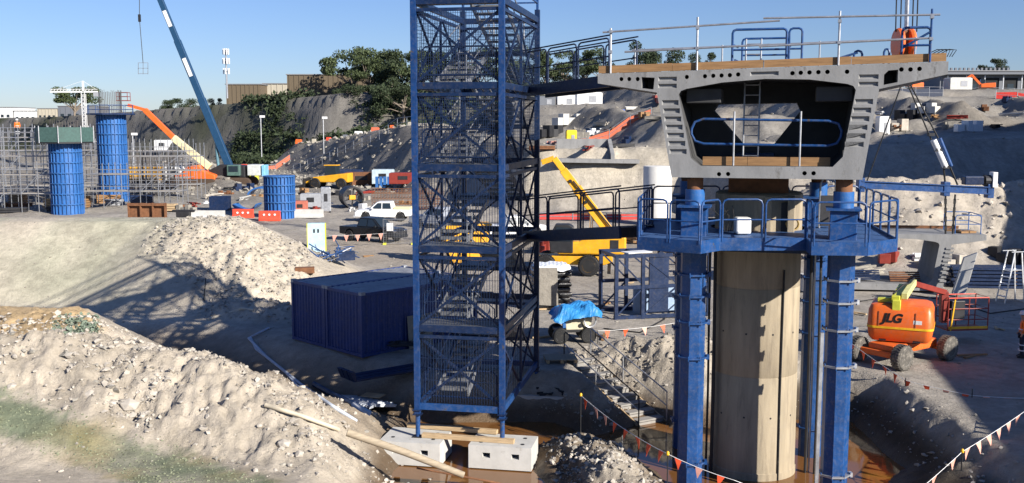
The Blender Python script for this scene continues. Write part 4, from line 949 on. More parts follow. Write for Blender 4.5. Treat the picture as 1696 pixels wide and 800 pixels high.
# ------------------------------------------------------------------ tarped pump
p = gz(950, 566, 0)
pu = T('trailer_pump', 'wheeled pump trailer under a crumpled blue tarpaulin', 'trailer pump', (p.x, p.y, 0), RAD(8))
ty2, rm2 = wheel_mesh(.33, .2, False); rmw2 = rm2.mesh('rim', MATS['rim_grey'])
for loc in ((-.62, -.35, .33), (.55, -.35, .33), (-.62, .7, .33), (.55, .7, .33)):
    o = inst('wheel', ty2, pu, loc); inst('rim', rmw2, o)
mb = MB(); mb.box((0, .2, .5), (1.6, .9, .12)); mb.build('frame', steel_dark, pu, bevel=.02)
mb = MB(); mb.sideprism([(-.35, .5), (.35, .5), (.7, .75), (.75, 1.05), (-.4, .95)], -.2, .7); mb.build('body', mat('pump_cream', (.55, .5, .36), .5), pu, bevel=.03)
for k in range(3): mb = MB(); mb.cyl((-.3 + k * .22, -.1, .9), (-.3 + k * .22, -.1, 1.15), .07, n=10); mb.build('valve', alu, pu)
mb = MB(); mb.tube([(.62 + .25 * math.cos(a * .52), -.3, .95 + .3 * math.sin(a * .52)) for a in range(12)], .04, 8, closed=True); mb.build('hose_reel', alu, pu, smooth=True)
mb = MB(); mb.cyl((.25, -.22, .72), (.25, -.235, .72), .09, n=14); mb.build('badge', steel_dark, pu)
mb = MB(); mb.box((-.45, -.25, .9), (.12, .1, .5)); mb.build('bracket', bright_blue, pu)
# tarpaulin: draped sheet
mb = MB(); nx, ny = 26, 20; rg = random.Random(4); vv = []
for j in range(ny + 1):
    for i in range(nx + 1):
        u, v_ = i / nx * 2 - 1, j / ny * 2 - 1
        x, y = u * 1.02 + .1, .2 + v_ * .85; e = max(abs(u), abs(v_))
        z = 1.58 - .55 * max(0, e - .62) ** 1.2 * 2.2 - .12 * abs(v_) + .25 * (u * .4) + .05 * math.sin(7 * u + 3 * v_) + .05 * math.sin(5 * v_ - 4 * u + 1) + rg.uniform(-.02, .02)
        if e > .9: x += .05 * math.sin(9 * v_); y += .05 * math.sin(8 * u)
        vv.append((x, y, z))
mb.faces(vv, [(j * (nx + 1) + i, j * (nx + 1) + i + 1, (j + 1) * (nx + 1) + i + 1, (j + 1) * (nx + 1) + i) for j in range(ny) for i in range(nx)])
o = mb.build('tarpaulin', tarp, pu); o.modifiers.new('Solid', 'SOLIDIFY').thickness = .015
# stack of black mats with white sheet
p = gz(905, 512, 0); p = V((p.x + .2, p.y + .5, 0))
stk = T('mat_stack', 'stack of glossy black wrapped bundles under a white sheet', 'bundle stack', p, RAD(12))
shiny = mat('black_wrap', (.02, .02, .022), .25, var=.4, scale=6, bump=.02, bscale=6)
z_ = .1
for k in range(8):
    mb = MB(); mb.box((random.uniform(-.06, .06), random.uniform(-.05, .05), z_ + .12), (1.75, 1.5, .235)); mb.build('bundle', shiny, stk, bevel=.09, seg=3); z_ += .25
mb = MB(); mb.box((0, .1, .05), (1.7, 1.4, .1)); mb.build('pallet_base', pale_timber, stk)
mb = MB(); nx = 12
vv = [((i / nx - .5) * 1.9, (j / nx - .5) * 1.65 + .02, z_ + .07 + .05 * math.sin(i * 1.3 + j) + (-.25 if i in (0, nx) or j in (0, nx) else 0)) for j in range(nx + 1) for i in range(nx + 1)]
mb.faces(vv, [(j * 13 + i, j * 13 + i + 1, (j + 1) * 13 + i + 1, (j + 1) * 13 + i) for j in range(nx) for i in range(nx)]); o = mb.build('cover_sheet', mat('white_sheet', (.6, .63, .68), .5), stk); o.modifiers.new('Solid', 'SOLIDIFY').thickness = .02
mb = MB(); mb.prism([(-.95, -.82, .3), (.2, -.82, .2), (.15, -.82, z_ - .02), (-.95, -.82, z_)], (0, .04, 0)); mb.build('side_sheet', mat('dusty_wrap', (.22, .2, .17), .7, bump=.05, bscale=5), stk)
# pallet
def pallet(p, rz, label):
    t = T('timber_pallet', label, 'pallet', p, rz)
    bm = MB(); bm.box((0, 0, 0), (1.2, .12, .022)); bm = bm.mesh('slat', mat('grey_slat', (.3, .25, .18), .8, var=.3))
    for k in range(7): inst('slat', bm, t, (0, -.45 + .15 * k, .135))
    for y in (-.45, 0, .45):
        for x in (-.53, 0, .53): mb = MB(); mb.box((x, y, .075), (.12, .12, .095)); mb.build('bearer_block', pale_timber, t)
    for x in (-.53, 0, .53): mb = MB(); mb.box((x, 0, .014), (.11, 1.0, .022)); mb.build('skid', pale_timber, t)
p = gz(928, 598, 0); pallet((p.x, p.y, .02), RAD(5), 'weathered timber pallet on the ground in front of tarped pump')

# ------------------------------------------------------------------ steps into the pit
s0, s1 = V((2.62, 39.1, .02)), V((4.95, 35.15, -1.42)); d_ = (s1 - s0); sd = V((d_.y, -d_.x, 0)).normalized(); srz = math.atan2(d_.y, d_.x)
st = T('site_steps', 'rough timber steps with tube handrails going down into the pit', 'steps', s1)
NS = 9
for k in range(NS):
    q_ = s0 + d_ * ((k + .5) / NS); mb = MB(); mb.box(q_ + V((0, 0, -.02)), (.36, 1.15, .06), srz); mb.build('tread', mat('dusty_board', (.27, .255, .235), .9, var=.2), st, world=True, bevel=.008)
    mb = MB(); mb.box(q_ + d_.normalized() * .15 + V((0, 0, -.13)), (.04, 1.1, .2), srz); mb.build('riser', MATS['dusty_board'], st, world=True)
for sg in (-1, 1):
    mb = MB(); mb.bar(s0 + sd * .6 * sg - V((0, 0, .15)), s1 + sd * .6 * sg - V((0, 0, .15)), .04, .24); mb.build('stringer', pale_timber, st, world=True)
    u_ = V((0, 0, 1)); a_, b_ = s0 + sd * .62 * sg - d_ * .03, s1 + sd * .62 * sg
    mb = MB(); mb.tube([a_ - u_ * .2, a_ + u_ * .9, a_ + u_ * 1.0 + d_.normalized() * .1, b_ + u_ * 1.0, b_ - u_ * .1], .026, 8); mb.build('handrail', steel_dark if sg > 0 else galv, st, world=True, smooth=True)
    mb = MB(); mb.tube([a_ + u_ * .5, b_ + u_ * .5], .02, 6); mb.build('mid_rail', galv, st, world=True)
    mb = MB(); m_ = lerp(a_, b_, .45); mb.tube([m_ - u_ * .2, m_ + u_ * 1.0], .022, 6); mb.build('rail_post', galv, st, world=True)

# ------------------------------------------------------------------ bunting and stakes
def stake(p, label, h=1.0, cap=True):
    t = T('marker_stake', label, 'stake', p); mb = MB(); mb.cyl((0, 0, -.2), (0, 0, h), .018, n=6); mb.build('rod', steel_dark, t)
    if cap: mb = MB(); mb.lathe([(.025, h - .04), (.045, h - .02), (.045, h + .05), (.02, h + .08)], n=10); mb.build('cap', MATS['stripe_yellow'], t, smooth=True)
    return t
def bunting(pts, n, label, m_, size=.26, sag=.12):
    t = T('bunting_line', label, 'bunting', pts[0]); path = []
    for a_, b_ in zip(pts[:-1], pts[1:]):
        for k in range(12):
            u = k / 12; path.append(a_.lerp(b_, u) - V((0, 0, sag * (b_ - a_).length * .2 * 4 * u * (1 - u))))
    path.append(pts[-1]); mb = MB(); mb.tube(path, .009, 5); mb.build('cord', white, t, world=True)
    cum = [0]
    for a_, b_ in zip(path[:-1], path[1:]): cum.append(cum[-1] + (b_ - a_).length)
    rg = random.Random(len(label))
    for k in range(n):
        s = cum[-1] * (k + .5) / n; i = max(j for j in range(len(cum)) if cum[j] <= s); i = min(i, len(path) - 2)
        a_ = path[i].lerp(path[i + 1], (s - cum[i]) / max(1e-6, cum[i + 1] - cum[i])); d = (path[i + 1] - path[i]).normalized()
        w_ = size * .36; sw = V((rg.uniform(-.09, .09), rg.uniform(-.09, .09), 0)); mb = MB(); m2 = a_ - V((0, 0, size * .5)) + sw * .7
        A_, B_ = a_ - d * w_, a_ + d * w_; C_ = a_ - V((0, 0, size)) + sw
        mb.faces([A_, B_, m2 + d * w_ * .5, C_, m2 - d * w_ * .5], [(0, 1, 2, 4), (4, 2, 3)]); o = mb.build('flag', m_ if rg.random() < .75 else flagpink, t, world=True)
        o.modifiers.new('Solid', 'SOLIDIFY').thickness = .004
    return t
A1 = gp(958, 700); A1t = A1 + V((0, 0, 1.05)); s_a = gz(1105, 800, -1.0); S2 = V((s_a.x, s_a.y, -1.5))
S1 = V((1.95, 32.6, hz(1.95, 32.6))); S2 = V((4.15, 27.2, -1.5)); S3 = V((6.2, 26.4, -1.5))
def top_at(px, py, S): return gy(px, py, S.y)
q1 = gy(962, 655, 32.6); q2 = gy(1106, 752, 27.6); q3 = gy(1215, 795, 26.8)
for q_, lb in ((q1, 'dark stake carrying left end of bunting beside stair tower'), (q2, 'yellow capped stake holding bunting left of the left front prop')):
    g_ = hz(q_.x, q_.y); stake((q_.x, q_.y, g_), lb, max(.4, q_.z - g_))
bunting([q1, q2], 8, 'orange bunting flags strung from the tower towards the left prop', flagred, .34)
bunting([q2, q3, gy(1400, 850, 26.5)], 8, 'orange bunting running out of frame below the pier', flagred, .3)
r1 = gy(1594, 748, 27.5); r2 = gy(1710, 672, 29.5); r0 = gy(1500, 830, 26.6); g_ = hz(r1.x, r1.y)
stake((r1.x, r1.y, g_), 'yellow capped stake at bottom right holding faded bunting', max(.4, r1.z - g_))
bunting([r1, r2], 7, 'faded pink bunting rising to the right edge of view', flagpink, .34, .05)
bunting([r0, r1], 3, 'faded bunting cord at the bottom right below the stake', flagpink, .3, .05)
b1 = [gy(1405, 565, 38.2), gy(1500, 630, 34.8), gy(1610, 655, 33.2), gy(1720, 660, 33)]
bunting(b1, 12, 'orange bunting along pit edge in front of the boom lift', flagred, .32, .05)
for k, q_ in enumerate(b1[1:3]): g_ = hz(q_.x, q_.y); stake((q_.x, q_.y, g_), ['thin stake in bunting line before boom lift wheel', 'thin stake in bunting line farther right of boom lift'][k], max(.3, q_.z - g_), False)
e1 = gy(990, 548, 41.5); e2 = gy(1118, 535, 43); bunting([e1, e2, gy(1180, 530, 43)], 6, 'orange bunting behind the steps near tarped pump', flagred, .34, .08)
for q_, lb in ((e1, 'dark stake with red flag right of the tarped pump'), (e2, 'stake behind the pit spoil heap')): stake((q_.x, q_.y, 0), lb, q_.z, False)

# ------------------------------------------------------------------ blue trestle left of props
t0 = gz(1020, 530, 0)
te = T('steel_trestle', 'dark blue steel trestle with braces standing behind left prop', 'trestle', (t0.x, t0.y, 0), RAD(14))
for x in (0, 1.3, 3.0, 4.6):
    for y in (0, 2.2): mb = MB(); mb.box((x, y, 1.5), (.16, .16, 3.0)); mb.build('post', navy, te)
for y in (0, 2.2):
    for z in (.1, 1.5, 2.95): mb = MB(); mb.bar((-.1, y, z), (4.7, y, z), .12, .16); mb.build('beam', navy, te)
    for a, b_ in ((0, 1.3), (1.3, 3.0), (3.0, 4.6)):
        mb = MB(); mb.bar((a, y, .15), (b_, y, 1.45), .07); mb.build('brace', navy, te); mb = MB(); mb.bar((b_, y, 1.6), (a, y, 2.9), .07); mb.build('brace', navy, te)
for x in (0, 1.3, 3.0, 4.6): mb = MB(); mb.bar((x, 0, 2.95), (x, 2.2, 2.95), .1, .14); mb.build('cross_beam', navy, te)
mb = MB(); mb.box((2.1, .05, 1.6), (.95, .12, 2.6)); mb.build('panel', navy, te)
mb = MB(); mb.box((2.9, 1.1, .72), (3.3, .05, 1.2)); mb.build('pale_sheet', mat('pale_blue_sheet', (.3, .4, .55), .35, var=.25, scale=3), te)
mb = MB(); mb.box((1.2, .6, 3.06), (1.3, .7, .04), .2); mb.build('board', white, te)
# ------------------------------------------------------------------ yellow telehandler
p = gz(975, 457, 0)
th = T('telehandler', 'yellow rotating telehandler with raised boom beyond the gangway', 'telehandler', (p.x, p.y, 0), RAD(-6))
ty3, rm3 = wheel_mesh(.62, .5); rmw3 = rm3.mesh('rim', yellow)
for loc in ((0, 0, .62), (-2.6, 0, .62), (0, 1.9, .62), (-2.6, 1.9, .62)): o = inst('wheel', ty3, th, loc); inst('rim', rmw3, o)
mb = MB(); mb.sideprism([(-3.3, .6), (.9, .6), (1.4, .8), (1.4, 1.15), (-3.3, 1.15)], .3, 1.6); mb.build('chassis', yellow, th, bevel=.05)
for x in (-3.3, 1.2):
    for sg in (-.3, 2.2): mb = MB(); mb.bar((x, .95, .7), (x, sg, .25), .2, .18); mb.build('stabiliser', steel_dark, th)
mb = MB(); mb.sideprism([(-1.9, 1.25), (2.0, 1.25), (2.2, 1.5), (2.2, 2.3), (1.9, 2.55), (.2, 2.5), (-.6, 2.05), (-1.9, 1.95)], .1, 1.9); mb.build('turret', yellow, th, bevel=.12, seg=3)
mb = MB(); mb.box((1.5, .09, 1.9), (.5, .03, .5)); mb.build('grille', steel_dark, th)
mb = MB(); mb.sideprism([(-2.3, 1.35), (-.95, 1.35), (-.95, 2.9), (-1.2, 3.05), (-2.0, 3.05), (-2.4, 2.3)], .05, .95); mb.build('cab', steel_dark, th, bevel=.05)
mb = MB(); mb.sideprism([(-2.2, 2.05), (-1.05, 2.05), (-1.05, 2.85), (-1.95, 2.9)], .03, .045); mb.build('cab_window', glass, th)
Bp = V((1.35, 1.25, 2.3)); tip = gy(918, 262, p.y + 1.0) - V((p.x, p.y, 0)); tip = Matrix.Rotation(RAD(6), 3, 'Z') @ tip
dv = tip - Bp
mb = MB(); mb.bar(Bp - dv * .05, Bp + dv * .62, .52, .6); mb.build('outer_boom', yellow, th, bevel=.02)
mb = MB(); mb.bar(Bp + dv * .5, Bp + dv * .85, .42, .48); mb.build('mid_boom', yellow, th, bevel=.02)
mb = MB(); mb.bar(Bp + dv * .8, tip, .32, .36); mb.build('inner_boom', yellow, th, bevel=.02)
mb = MB(); mb.bar(Bp + dv * .1 + V((.25, -.34, .1)), Bp + dv * .7 + V((.1, -.3, .05)), .08); mb.build('hose_track', steel_dark, th)
for k in (.45, .6, .72): mb = MB(); c_ = Bp + dv * k; mb.cyl(c_ + V((0, -.36, -.05)), c_ + V((0, .3, -.05)), .1, n=12); mb.build('boom_pin', steel_dark, th)
mb = MB(); mb.bar(tip, tip + V((-.75, 0, -.25)), .3, .32); mb.build('boom_nose', yellow, th, bevel=.02)
mb = MB(); mb.box(tip + V((-1.1, 0, -.3)), (.5, .9, .6)); mb.build('carriage', steel_dark, th, bevel=.03)
mb = MB(); mb.cyl(tip + V((-1.1, 0, -.6)), tip + V((-1.1, 0, -2.4)), .04, n=6); mb.build('hanging_chain', rust, th)
mb = MB(); mb.cyl(Bp + V((-1.3, 0, -.4)), Bp + dv * .35, .1, n=10); mb.build('lift_ram', chrome, th)

# offcuts and cables lying about the yard
for k, (px, py) in enumerate(((1040, 470), (1005, 505), (1420, 520), (1610, 590), (1650, 545), (1590, 505), (900, 560), (1000, 560), (560, 450), (610, 425))):
    q_ = gz(px, py, 0); mb = MB(); L = .5 + .25 * (k % 4); mb.box((0, 0, .06), (L, .12, .06)); mb.box((.2, .18, .05), (L * .7, .1, .05), .5)
    tag(mb.build('timber_offcuts', [pale_timber, timber][k % 2], loc=(q_.x, q_.y, .0), rz=k * 1.1), ['pair of timber offcuts left of the telehandler wheel', 'timber offcuts behind the tarped pump', 'timber offcuts left of the boom lift', 'timber offcuts on the ground right of boom lift', 'timber offcuts near the worker at right edge', 'timber offcuts below the stepladder', 'timber offcuts left of the pallet', 'timber offcuts right of the tarped pump', 'timber offcuts behind the containers', 'timber offcuts before the black ute'][k], 'timber')
for pts, lb in (([(1425, 500), (1500, 488), (1580, 500), (1640, 520), (1700, 512)], 'black cable winding over the yard behind boom lift'), ([(1000, 545), (1060, 552), (1100, 530), (1120, 505)], 'black cable on the ground between pump and trestle')):
    mb = MB(); mb.tube(on_ground(pts, .03), .03, 6); tag(mb.build('ground_cable', black, smooth=True), lb, 'cable')
# ------------------------------------------------------------------ segment waiting on the ground, right
sg0 = V((20.3, 54.5, 0)); sz = .12
SR = V((math.cos(RAD(8)), -math.sin(RAD(8)), 0)); SA = V((math.sin(RAD(8)), math.cos(RAD(8)), 0))
def FS(s, z, off=0.): return sg0 + SR * s + SA * off + V((0, 0, z - 7.45 + sz))
seg_ = T('box_girder_segment', 'grey concrete box girder segment on the ground behind boom lift', 'girder segment', (sg0.x, sg0.y, 0))
mb = MB(); so = [(-4.79, 10.46), (4.79, 10.5), (4.79, 10.22), (3.05, 9.95), (2.70, 7.45), (-2.58, 7.45), (-3.05, 9.90), (-4.79, 10.18)]
def cap2(loops, off):
    L = [[V((a, b_, 0)) for a, b_ in lp] for lp in loops]; fl = [p for lp in L for p in lp]
    mb.faces([FS(p.x, p.y, off) for p in fl], [tuple(t) for t in geometry.tessellate_polygon(L)])
for off in (0, 3.2): cap2([so, inner], off)
for lp in (so, inner):
    for i in range(len(lp)): j = (i + 1) % len(lp); mb.poly([FS(*lp[i], 0), FS(*lp[j], 0), FS(*lp[j], 3.2), FS(*lp[i], 3.2)])
mb.build('concrete_shell', concrete, seg_, world=True)
for k in range(9):
    for off_s in (-2.75, 2.55):
        z_ = 8.0 + k * .22; mb = MB(); mb.box(FS(off_s + (.04 * k if off_s > 0 else -.04 * k) + .1, z_, -.03), (.4, .06, .1), -RAD(8)); mb.build('shear_key', concrete, seg_, world=True)
mb = MB(); mb.box(FS(0, 7.45 - .06, .6), (6, .3, .12), -RAD(8)); mb.build('bearer', timber, seg_, world=True)
mb = MB(); mb.box(FS(0, 7.45 - .06, 2.6), (6, .3, .12), -RAD(8)); mb.build('bearer', timber, seg_, world=True)
mb = MB(); mb.prism([FS(-4.7, 10.5, 3.0), FS(4.2, 10.52, 3.0), FS(4.2, 10.68, 3.0), FS(-4.7, 10.66, 3.0)], SA * .03); tag(mb.build('rusty_edge_strip', rust), 'rusty edge strip along the back of the grounded segment deck', 'edge strip')
rg_ = T('segment_guard', 'small bright blue guard frame on right end of grounded segment', 'guard frame', FS(3.6, 10.5))
for a, b_ in (((3.3, .4), (4.6, .4)), ((3.3, 2.6), (4.6, 2.6)), ((4.6, .4), (4.6, 2.6))): guard(FS(a[0], 10.5, a[1]), FS(b_[0], 10.5, b_[1]), rg_, bright_blue, 1.0)
mb = MB(); mb.box(FS(4.0, 10.56, 1.0), (.9, .6, .1), .2); mb.box(FS(3.4, 10.6, 1.2), (.8, .15, .1), -.4); tag(mb.build('timber_offcuts', timber), 'brown timber offcuts on right end of the grounded segment', 'timber')
mb = MB(); mb.prism([FS(2.9, 7.5, -1.1), FS(3.5, 7.5, -1.3), FS(4.0, 9.7, -1.3), FS(3.4, 9.4, -1.1)], V((.1, .35, 0)))
tag(mb.build('leaning_slab', block_con, bevel=.02), 'pale tapered concrete slab standing against the grounded segment', 'slab')
mb = MB(); mb.box(FS(-4.4, 7.9, -.6), (.9, .6, .9), .3); tag(mb.build('concrete_offcut', block_con, bevel=.03), 'white concrete offcut left of the grounded segment', 'concrete')
# steel stacked inside and beside
for k, (s_, z_, m_, lb) in enumerate(((-1.2, 7.95, navy, 'dark blue frame lying inside the grounded segment'), (.9, 7.9, rust, 'rusty brown bundle lying inside the grounded segment'))):
    mb = MB()
    for j in range(5): mb.bar(FS(s_ - .8, z_ + .1 * j, .5 + .1 * j), FS(s_ + .8, z_ + .1 * j, .6 + .1 * j), .1, .07)
    tag(mb.build('steel_bundle', m_), lb, 'steel bundle')
p = gz(1640, 478, 0)
bs = T('steel_stack', 'stack of dark blue steel sections beside the grounded segment', 'steel stack', (p.x, p.y, 0), RAD(-6))
for k in range(6):
    for j in range(4): mb = MB(); mb.bar((-2.0 + random.uniform(-.2, .2), j * .35, .1 + k * .2), (2.3 + random.uniform(-.2, .2), j * .35, .1 + k * .2), .22, .14); mb.build('section', navy, bs)
for x in (-1.3, 1.3):
    for k in range(6): mb = MB(); mb.bar((x, -.1, .02 + k * .2), (x, 1.25, .02 + k * .2), .1, .05); mb.build('dunnage', timber, bs)
# podium ladder
p = gz(1672, 500, 0)
pl = T('podium_ladder', 'aluminium podium stepladder standing at the right edge of yard', 'stepladder', (p.x, p.y, 0), RAD(14))
for sg in (-.32, .32):
    for a, b_ in (((-.55, sg, 0), (-.05, sg * .8, 2.6)), ((.6, sg, 0), (.35, sg * .8, 2.6))): mb = MB(); mb.bar(a, b_, .06, .04); mb.build('stile', alu, pl)
    mb = MB(); mb.bar((-.3, sg, 2.6), (.5, sg, 2.6), .04); mb.build('guard_rail', alu, pl)
for k in range(5): t_ = (k + 1) / 8; mb = MB(); mb.box((-.55 + .5 * t_, 0, 2.6 * t_), (.14, .58, .03)); mb.build('step', alu, pl)
mb = MB(); mb.box((.12, 0, 1.66), (.55, .56, .03)); mb.build('stand_deck', alu, pl)
mb = MB(); mb.bar((.6, -.32, .05), (.6, .32, .05), .05); mb.build('foot_bar', alu, pl)

# ------------------------------------------------------------------ lifting beam, slings, hook
YL = 54.5
def gl(px, py, dy=0.): return gy(px, py, YL + dy)
lb_ = T('lifting_beam', 'bright blue lifting beam hanging on slings right of the girder', 'lifting beam', gl(1565, 316))
a_, b_ = gl(1425, 306), gl(1638, 316)
mb = MB(); mb.bar(a_, b_, .4, .38); mb.build('beam', blue, lb_, world=True, bevel=.02)
for s_ in (-.16, .2):
    mb = MB(); mb.bar(a_ + V((0, -.23, s_)), b_ + V((0, -.23, s_)), .1, .05); mb.build('flange', blue, lb_, world=True)
for u in (.0, .66, 1.0): c_ = a_.lerp(b_, u); mb = MB(); mb.box(c_, (.34, .5, .75)); mb.build('lug', blue, lb_, world=True, bevel=.03)
c_ = b_ + V((-.9, 0, .55)); mb = MB(); mb.box(c_, (1.0, .5, .45)); mb.build('motor', navy, lb_, world=True, bevel=.05)
mb = MB(); mb.cyl(c_ + V((.6, 0, 0)), c_ + V((.95, 0, 0)), .3, n=14); mb.build('motor_drum', steel_dark, lb_, world=True)
mb = MB(); mb.box(c_ + V((1.05, -.1, .05)), (.25, .5, .8)); mb.build('end_plate', white, lb_, world=True, bevel=.02)
hk = gl(1500, 72)
hook = T('hook_block', 'orange crane hook block hanging above the girder deck', 'hook block', hk - V((0, 0, .9)))
for s_ in (-.25, .12): mb = MB(); mb.lathe([(.2, -.14), (.75, -.12), (.8, 0), (.75, .12), (.2, .14)], hk + V((s_ * 1.6, .0, 0)), 24, 'X'); mb.build('sheave_cheek', orange, hook, world=True, smooth=True)
mb = MB(); mb.box(hk + V((0, 0, -.1)), (.45, .5, 1.5)); mb.build('frame', rust, hook, world=True, bevel=.05)
mb = MB(); mb.cyl(hk + V((0, 0, -.8)), hk + V((0, 0, -1.3)), .16, n=12); mb.build('shank', steel_dark, hook, world=True)
mb = MB(); mb.tube([hk + V((.25 * math.cos(a) , 0, -1.55 + .25 * math.sin(a))) for a in np.linspace(1.6, -3.4, 12)], .09, 8); mb.build('hook', orange, hook, world=True, smooth=True)
for k, dx in enumerate((-.55, -.3, .32, .55, .0)):
    mb = MB(); q0 = hk + V((dx, 0, .6)); mb.cyl(q0, q0 + V((dx * .1, .5, 16)), .035 if k < 4 else .11, n=6)
    tag(mb.build('hoist_rope', rope if k < 4 else galv), ['leftmost hoist rope above the orange hook block', 'second hoist rope from left above the hook block', 'third hoist rope above the hook block', 'rightmost hoist rope above the orange hook block', 'thick pale hoist line at centre of the hook ropes'][k], 'rope')
hb = hk + V((0, 0, -1.7))
def sling(a_, b_, lb, r=.04, chain=False):
    t = T('sling', lb, 'sling', b_); mb = MB()
    if chain:
        n = int((b_ - a_).length / .22)
        for k in range(n):
            c0_ = a_.lerp(b_, k / n); c1_ = a_.lerp(b_, (k + 1.15) / n); mb.bar(c0_, c1_, .13 if k % 2 else .05, .05 if k % 2 else .13)
    else: mb.tube([a_, a_.lerp(b_, .5), b_], r, 6)
    mb.build('links' if chain else 'rope', rope, t, world=True); return t
m1_ = gl(1546, 232); m2_ = gl(1562, 268); e_ = gl(1575, 306)
sling(hb, m1_ + V((-.1, 0, 0)), 'left strand of the rope sling right of the girder'); sling(hb + V((.1, 0, 0)), m1_ + V((.25, 0, .1)), 'right strand of the rope sling right of the girder')
sling(m2_, e_ + V((-.3, 0, 0)), 'short rope below the white hydraulic cylinder', .05); sling(m2_ + V((.2, 0, .1)), e_ + V((.35, 0, 0)), 'twisted rope at right of the hydraulic cylinder', .05)
sling(hb, gl(1436, 300), 'slanting rope sling running down past right web of the girder', .035)
cy = T('hydraulic_cylinder', 'white and blue hydraulic cylinder in the sling', 'cylinder', m2_)
mb = MB(); mb.cyl(m1_, m1_.lerp(m2_, 1.25), .16, n=14); mb.build('barrel', white, cy, world=True, smooth=True)
mb = MB(); mb.cyl(m1_ + V((.32, 0, .1)), m1_.lerp(m2_, 1.2) + V((.32, 0, 0)), .11, n=12); mb.build('accumulator', blue, cy, world=True, smooth=True)
for u in (-.25, .45, 1.25): mb = MB(); c_ = m1_.lerp(m2_, u); mb.box(c_, (.3, .3, .16)); mb.build('collar', steel_dark, cy, world=True)
sling(gl(1566, 322), gl(1566, 388), 'heavy black chain hanging from beam to the segment', chain=True); sling(gl(1582, 322), gl(1578, 386), 'slack second chain below the lifting beam', chain=True)

# ------------------------------------------------------------------ formwork columns on the left
def form_column(base, r, H, label, nring, sep=.2, group='blue column forms'):
    t = T('column_formwork', label, 'formwork', base, 0, group)
    mb = MB(); mb.cyl((0, 0, 0), (0, 0, H), r, n=28); mb.build('shell', bright_blue, t, smooth=True)
    m_ = MB(); m_.lathe([(r - .02, -.05), (r + .17, -.05), (r + .17, .05), (r - .02, .05)], n=28); m_ = m_.mesh('ring_flange', bright_blue)
    for k in range(nring + 1): inst('ring_flange', m_, t, (0, 0, .06 + (H - .12) * k / nring))
    m_ = MB(); m_.box((r + .06, 0, H / 2), (.16, .07, H)); m_ = m_.mesh('rib', bright_blue)
    for k in range(26): inst('rib', m_, t, (0, 0, 0), (0, 0, 2 * math.pi * k / 26))
    return t
def lowz(x, y): return hz(x, y)
pa = gz(113, 352, 0); fa = form_column((pa.x, pa.y, -.2), 1.45, 7.5, 'blue ribbed column formwork with green screened top at left', 7)
pb = gz(190, 335, 0); fb = form_column((pb.x, pb.y, -.2), 1.5, 10.4, 'taller blue ribbed column formwork with rebar standing out of top', 9)
pc = gz(464, 360, 0); fc_ = form_column((pc.x, pc.y, -.15), 1.35, 4.2, 'short blue ribbed column formwork standing behind red barriers', 5)
green_net = mat('green_screen', (.05, .10, .09), .7, var=.3, scale=4)
gs = T('screened_platform', 'dark green screened platform around top of the left column form', 'platform', (pa.x, pa.y, 7.2), .2)
for k in range(8):
    a0, a1 = k * math.pi / 4, (k + 1) * math.pi / 4; R_ = 2.75; q0, q1_ = V((R_ * math.cos(a0), R_ * math.sin(a0), 0)), V((R_ * math.cos(a1), R_ * math.sin(a1), 0))
    mb = MB(); mb.prism([q0, q1_, q1_ + V((0, 0, 1.45)), q0 + V((0, 0, 1.45))], -(q0 + q1_).normalized() * .04); mb.build('screen', green_net, gs)
    mb = MB(); mb.cyl(q0 * 1.01 + V((0, 0, -.1)), q0 * 1.01 + V((0, 0, 1.6)), .05, n=6); mb.build('post', galv, gs)
mb = MB(); mb.cyl((0, 0, -.15), (0, 0, 0), 2.7, n=8); mb.build('floor', steel_dark, gs)
def rebars(c, r, z0, z1, n, label, two=True, name='rebar_cage', rr=.03):
    mb = MB()
    for k in range(n):
        a = 2 * math.pi * k / n
        mb.bar((c.x + r * math.cos(a), c.y + r * math.sin(a), z0), (c.x + r * math.cos(a) * 1.01, c.y + r * math.sin(a), z1 + random.uniform(-.15, .15)), rr)
    if two: mb.tube([(c.x + r * math.cos(a * .3), c.y + r * math.sin(a * .3), z0 + .6) for a in range(21)], rr * .6, 4, closed=True)
    o = mb.build(name, mat('dull_rebar', (.1, .09, .085), .8)); return tag(o, label, 'rebar')
rebars(pa, 1.3, 7.5, 9.3, 30, 'rebar starters above the green screened platform')
rebars(pb, 1.2, 10.0, 12.7, 40, 'dense rebar cage rising above the taller column form')
pf = T('column_platform', 'blue railed platform at the top of taller column form', 'platform', (pb.x, pb.y, 10.1))
mb = MB(); mb.cyl((0, 0, -.1), (0, 0, .08), 2.6, n=10); mb.build('floor', navy, pf)
for k in range(10):
    a0, a1 = k * math.pi / 5, (k + 1) * math.pi / 5; guard((2.5 * math.cos(a0), 2.5 * math.sin(a0), 0), (2.5 * math.cos(a1), 2.5 * math.sin(a1), 0), pf, blue, 1.0, .03, world=False)
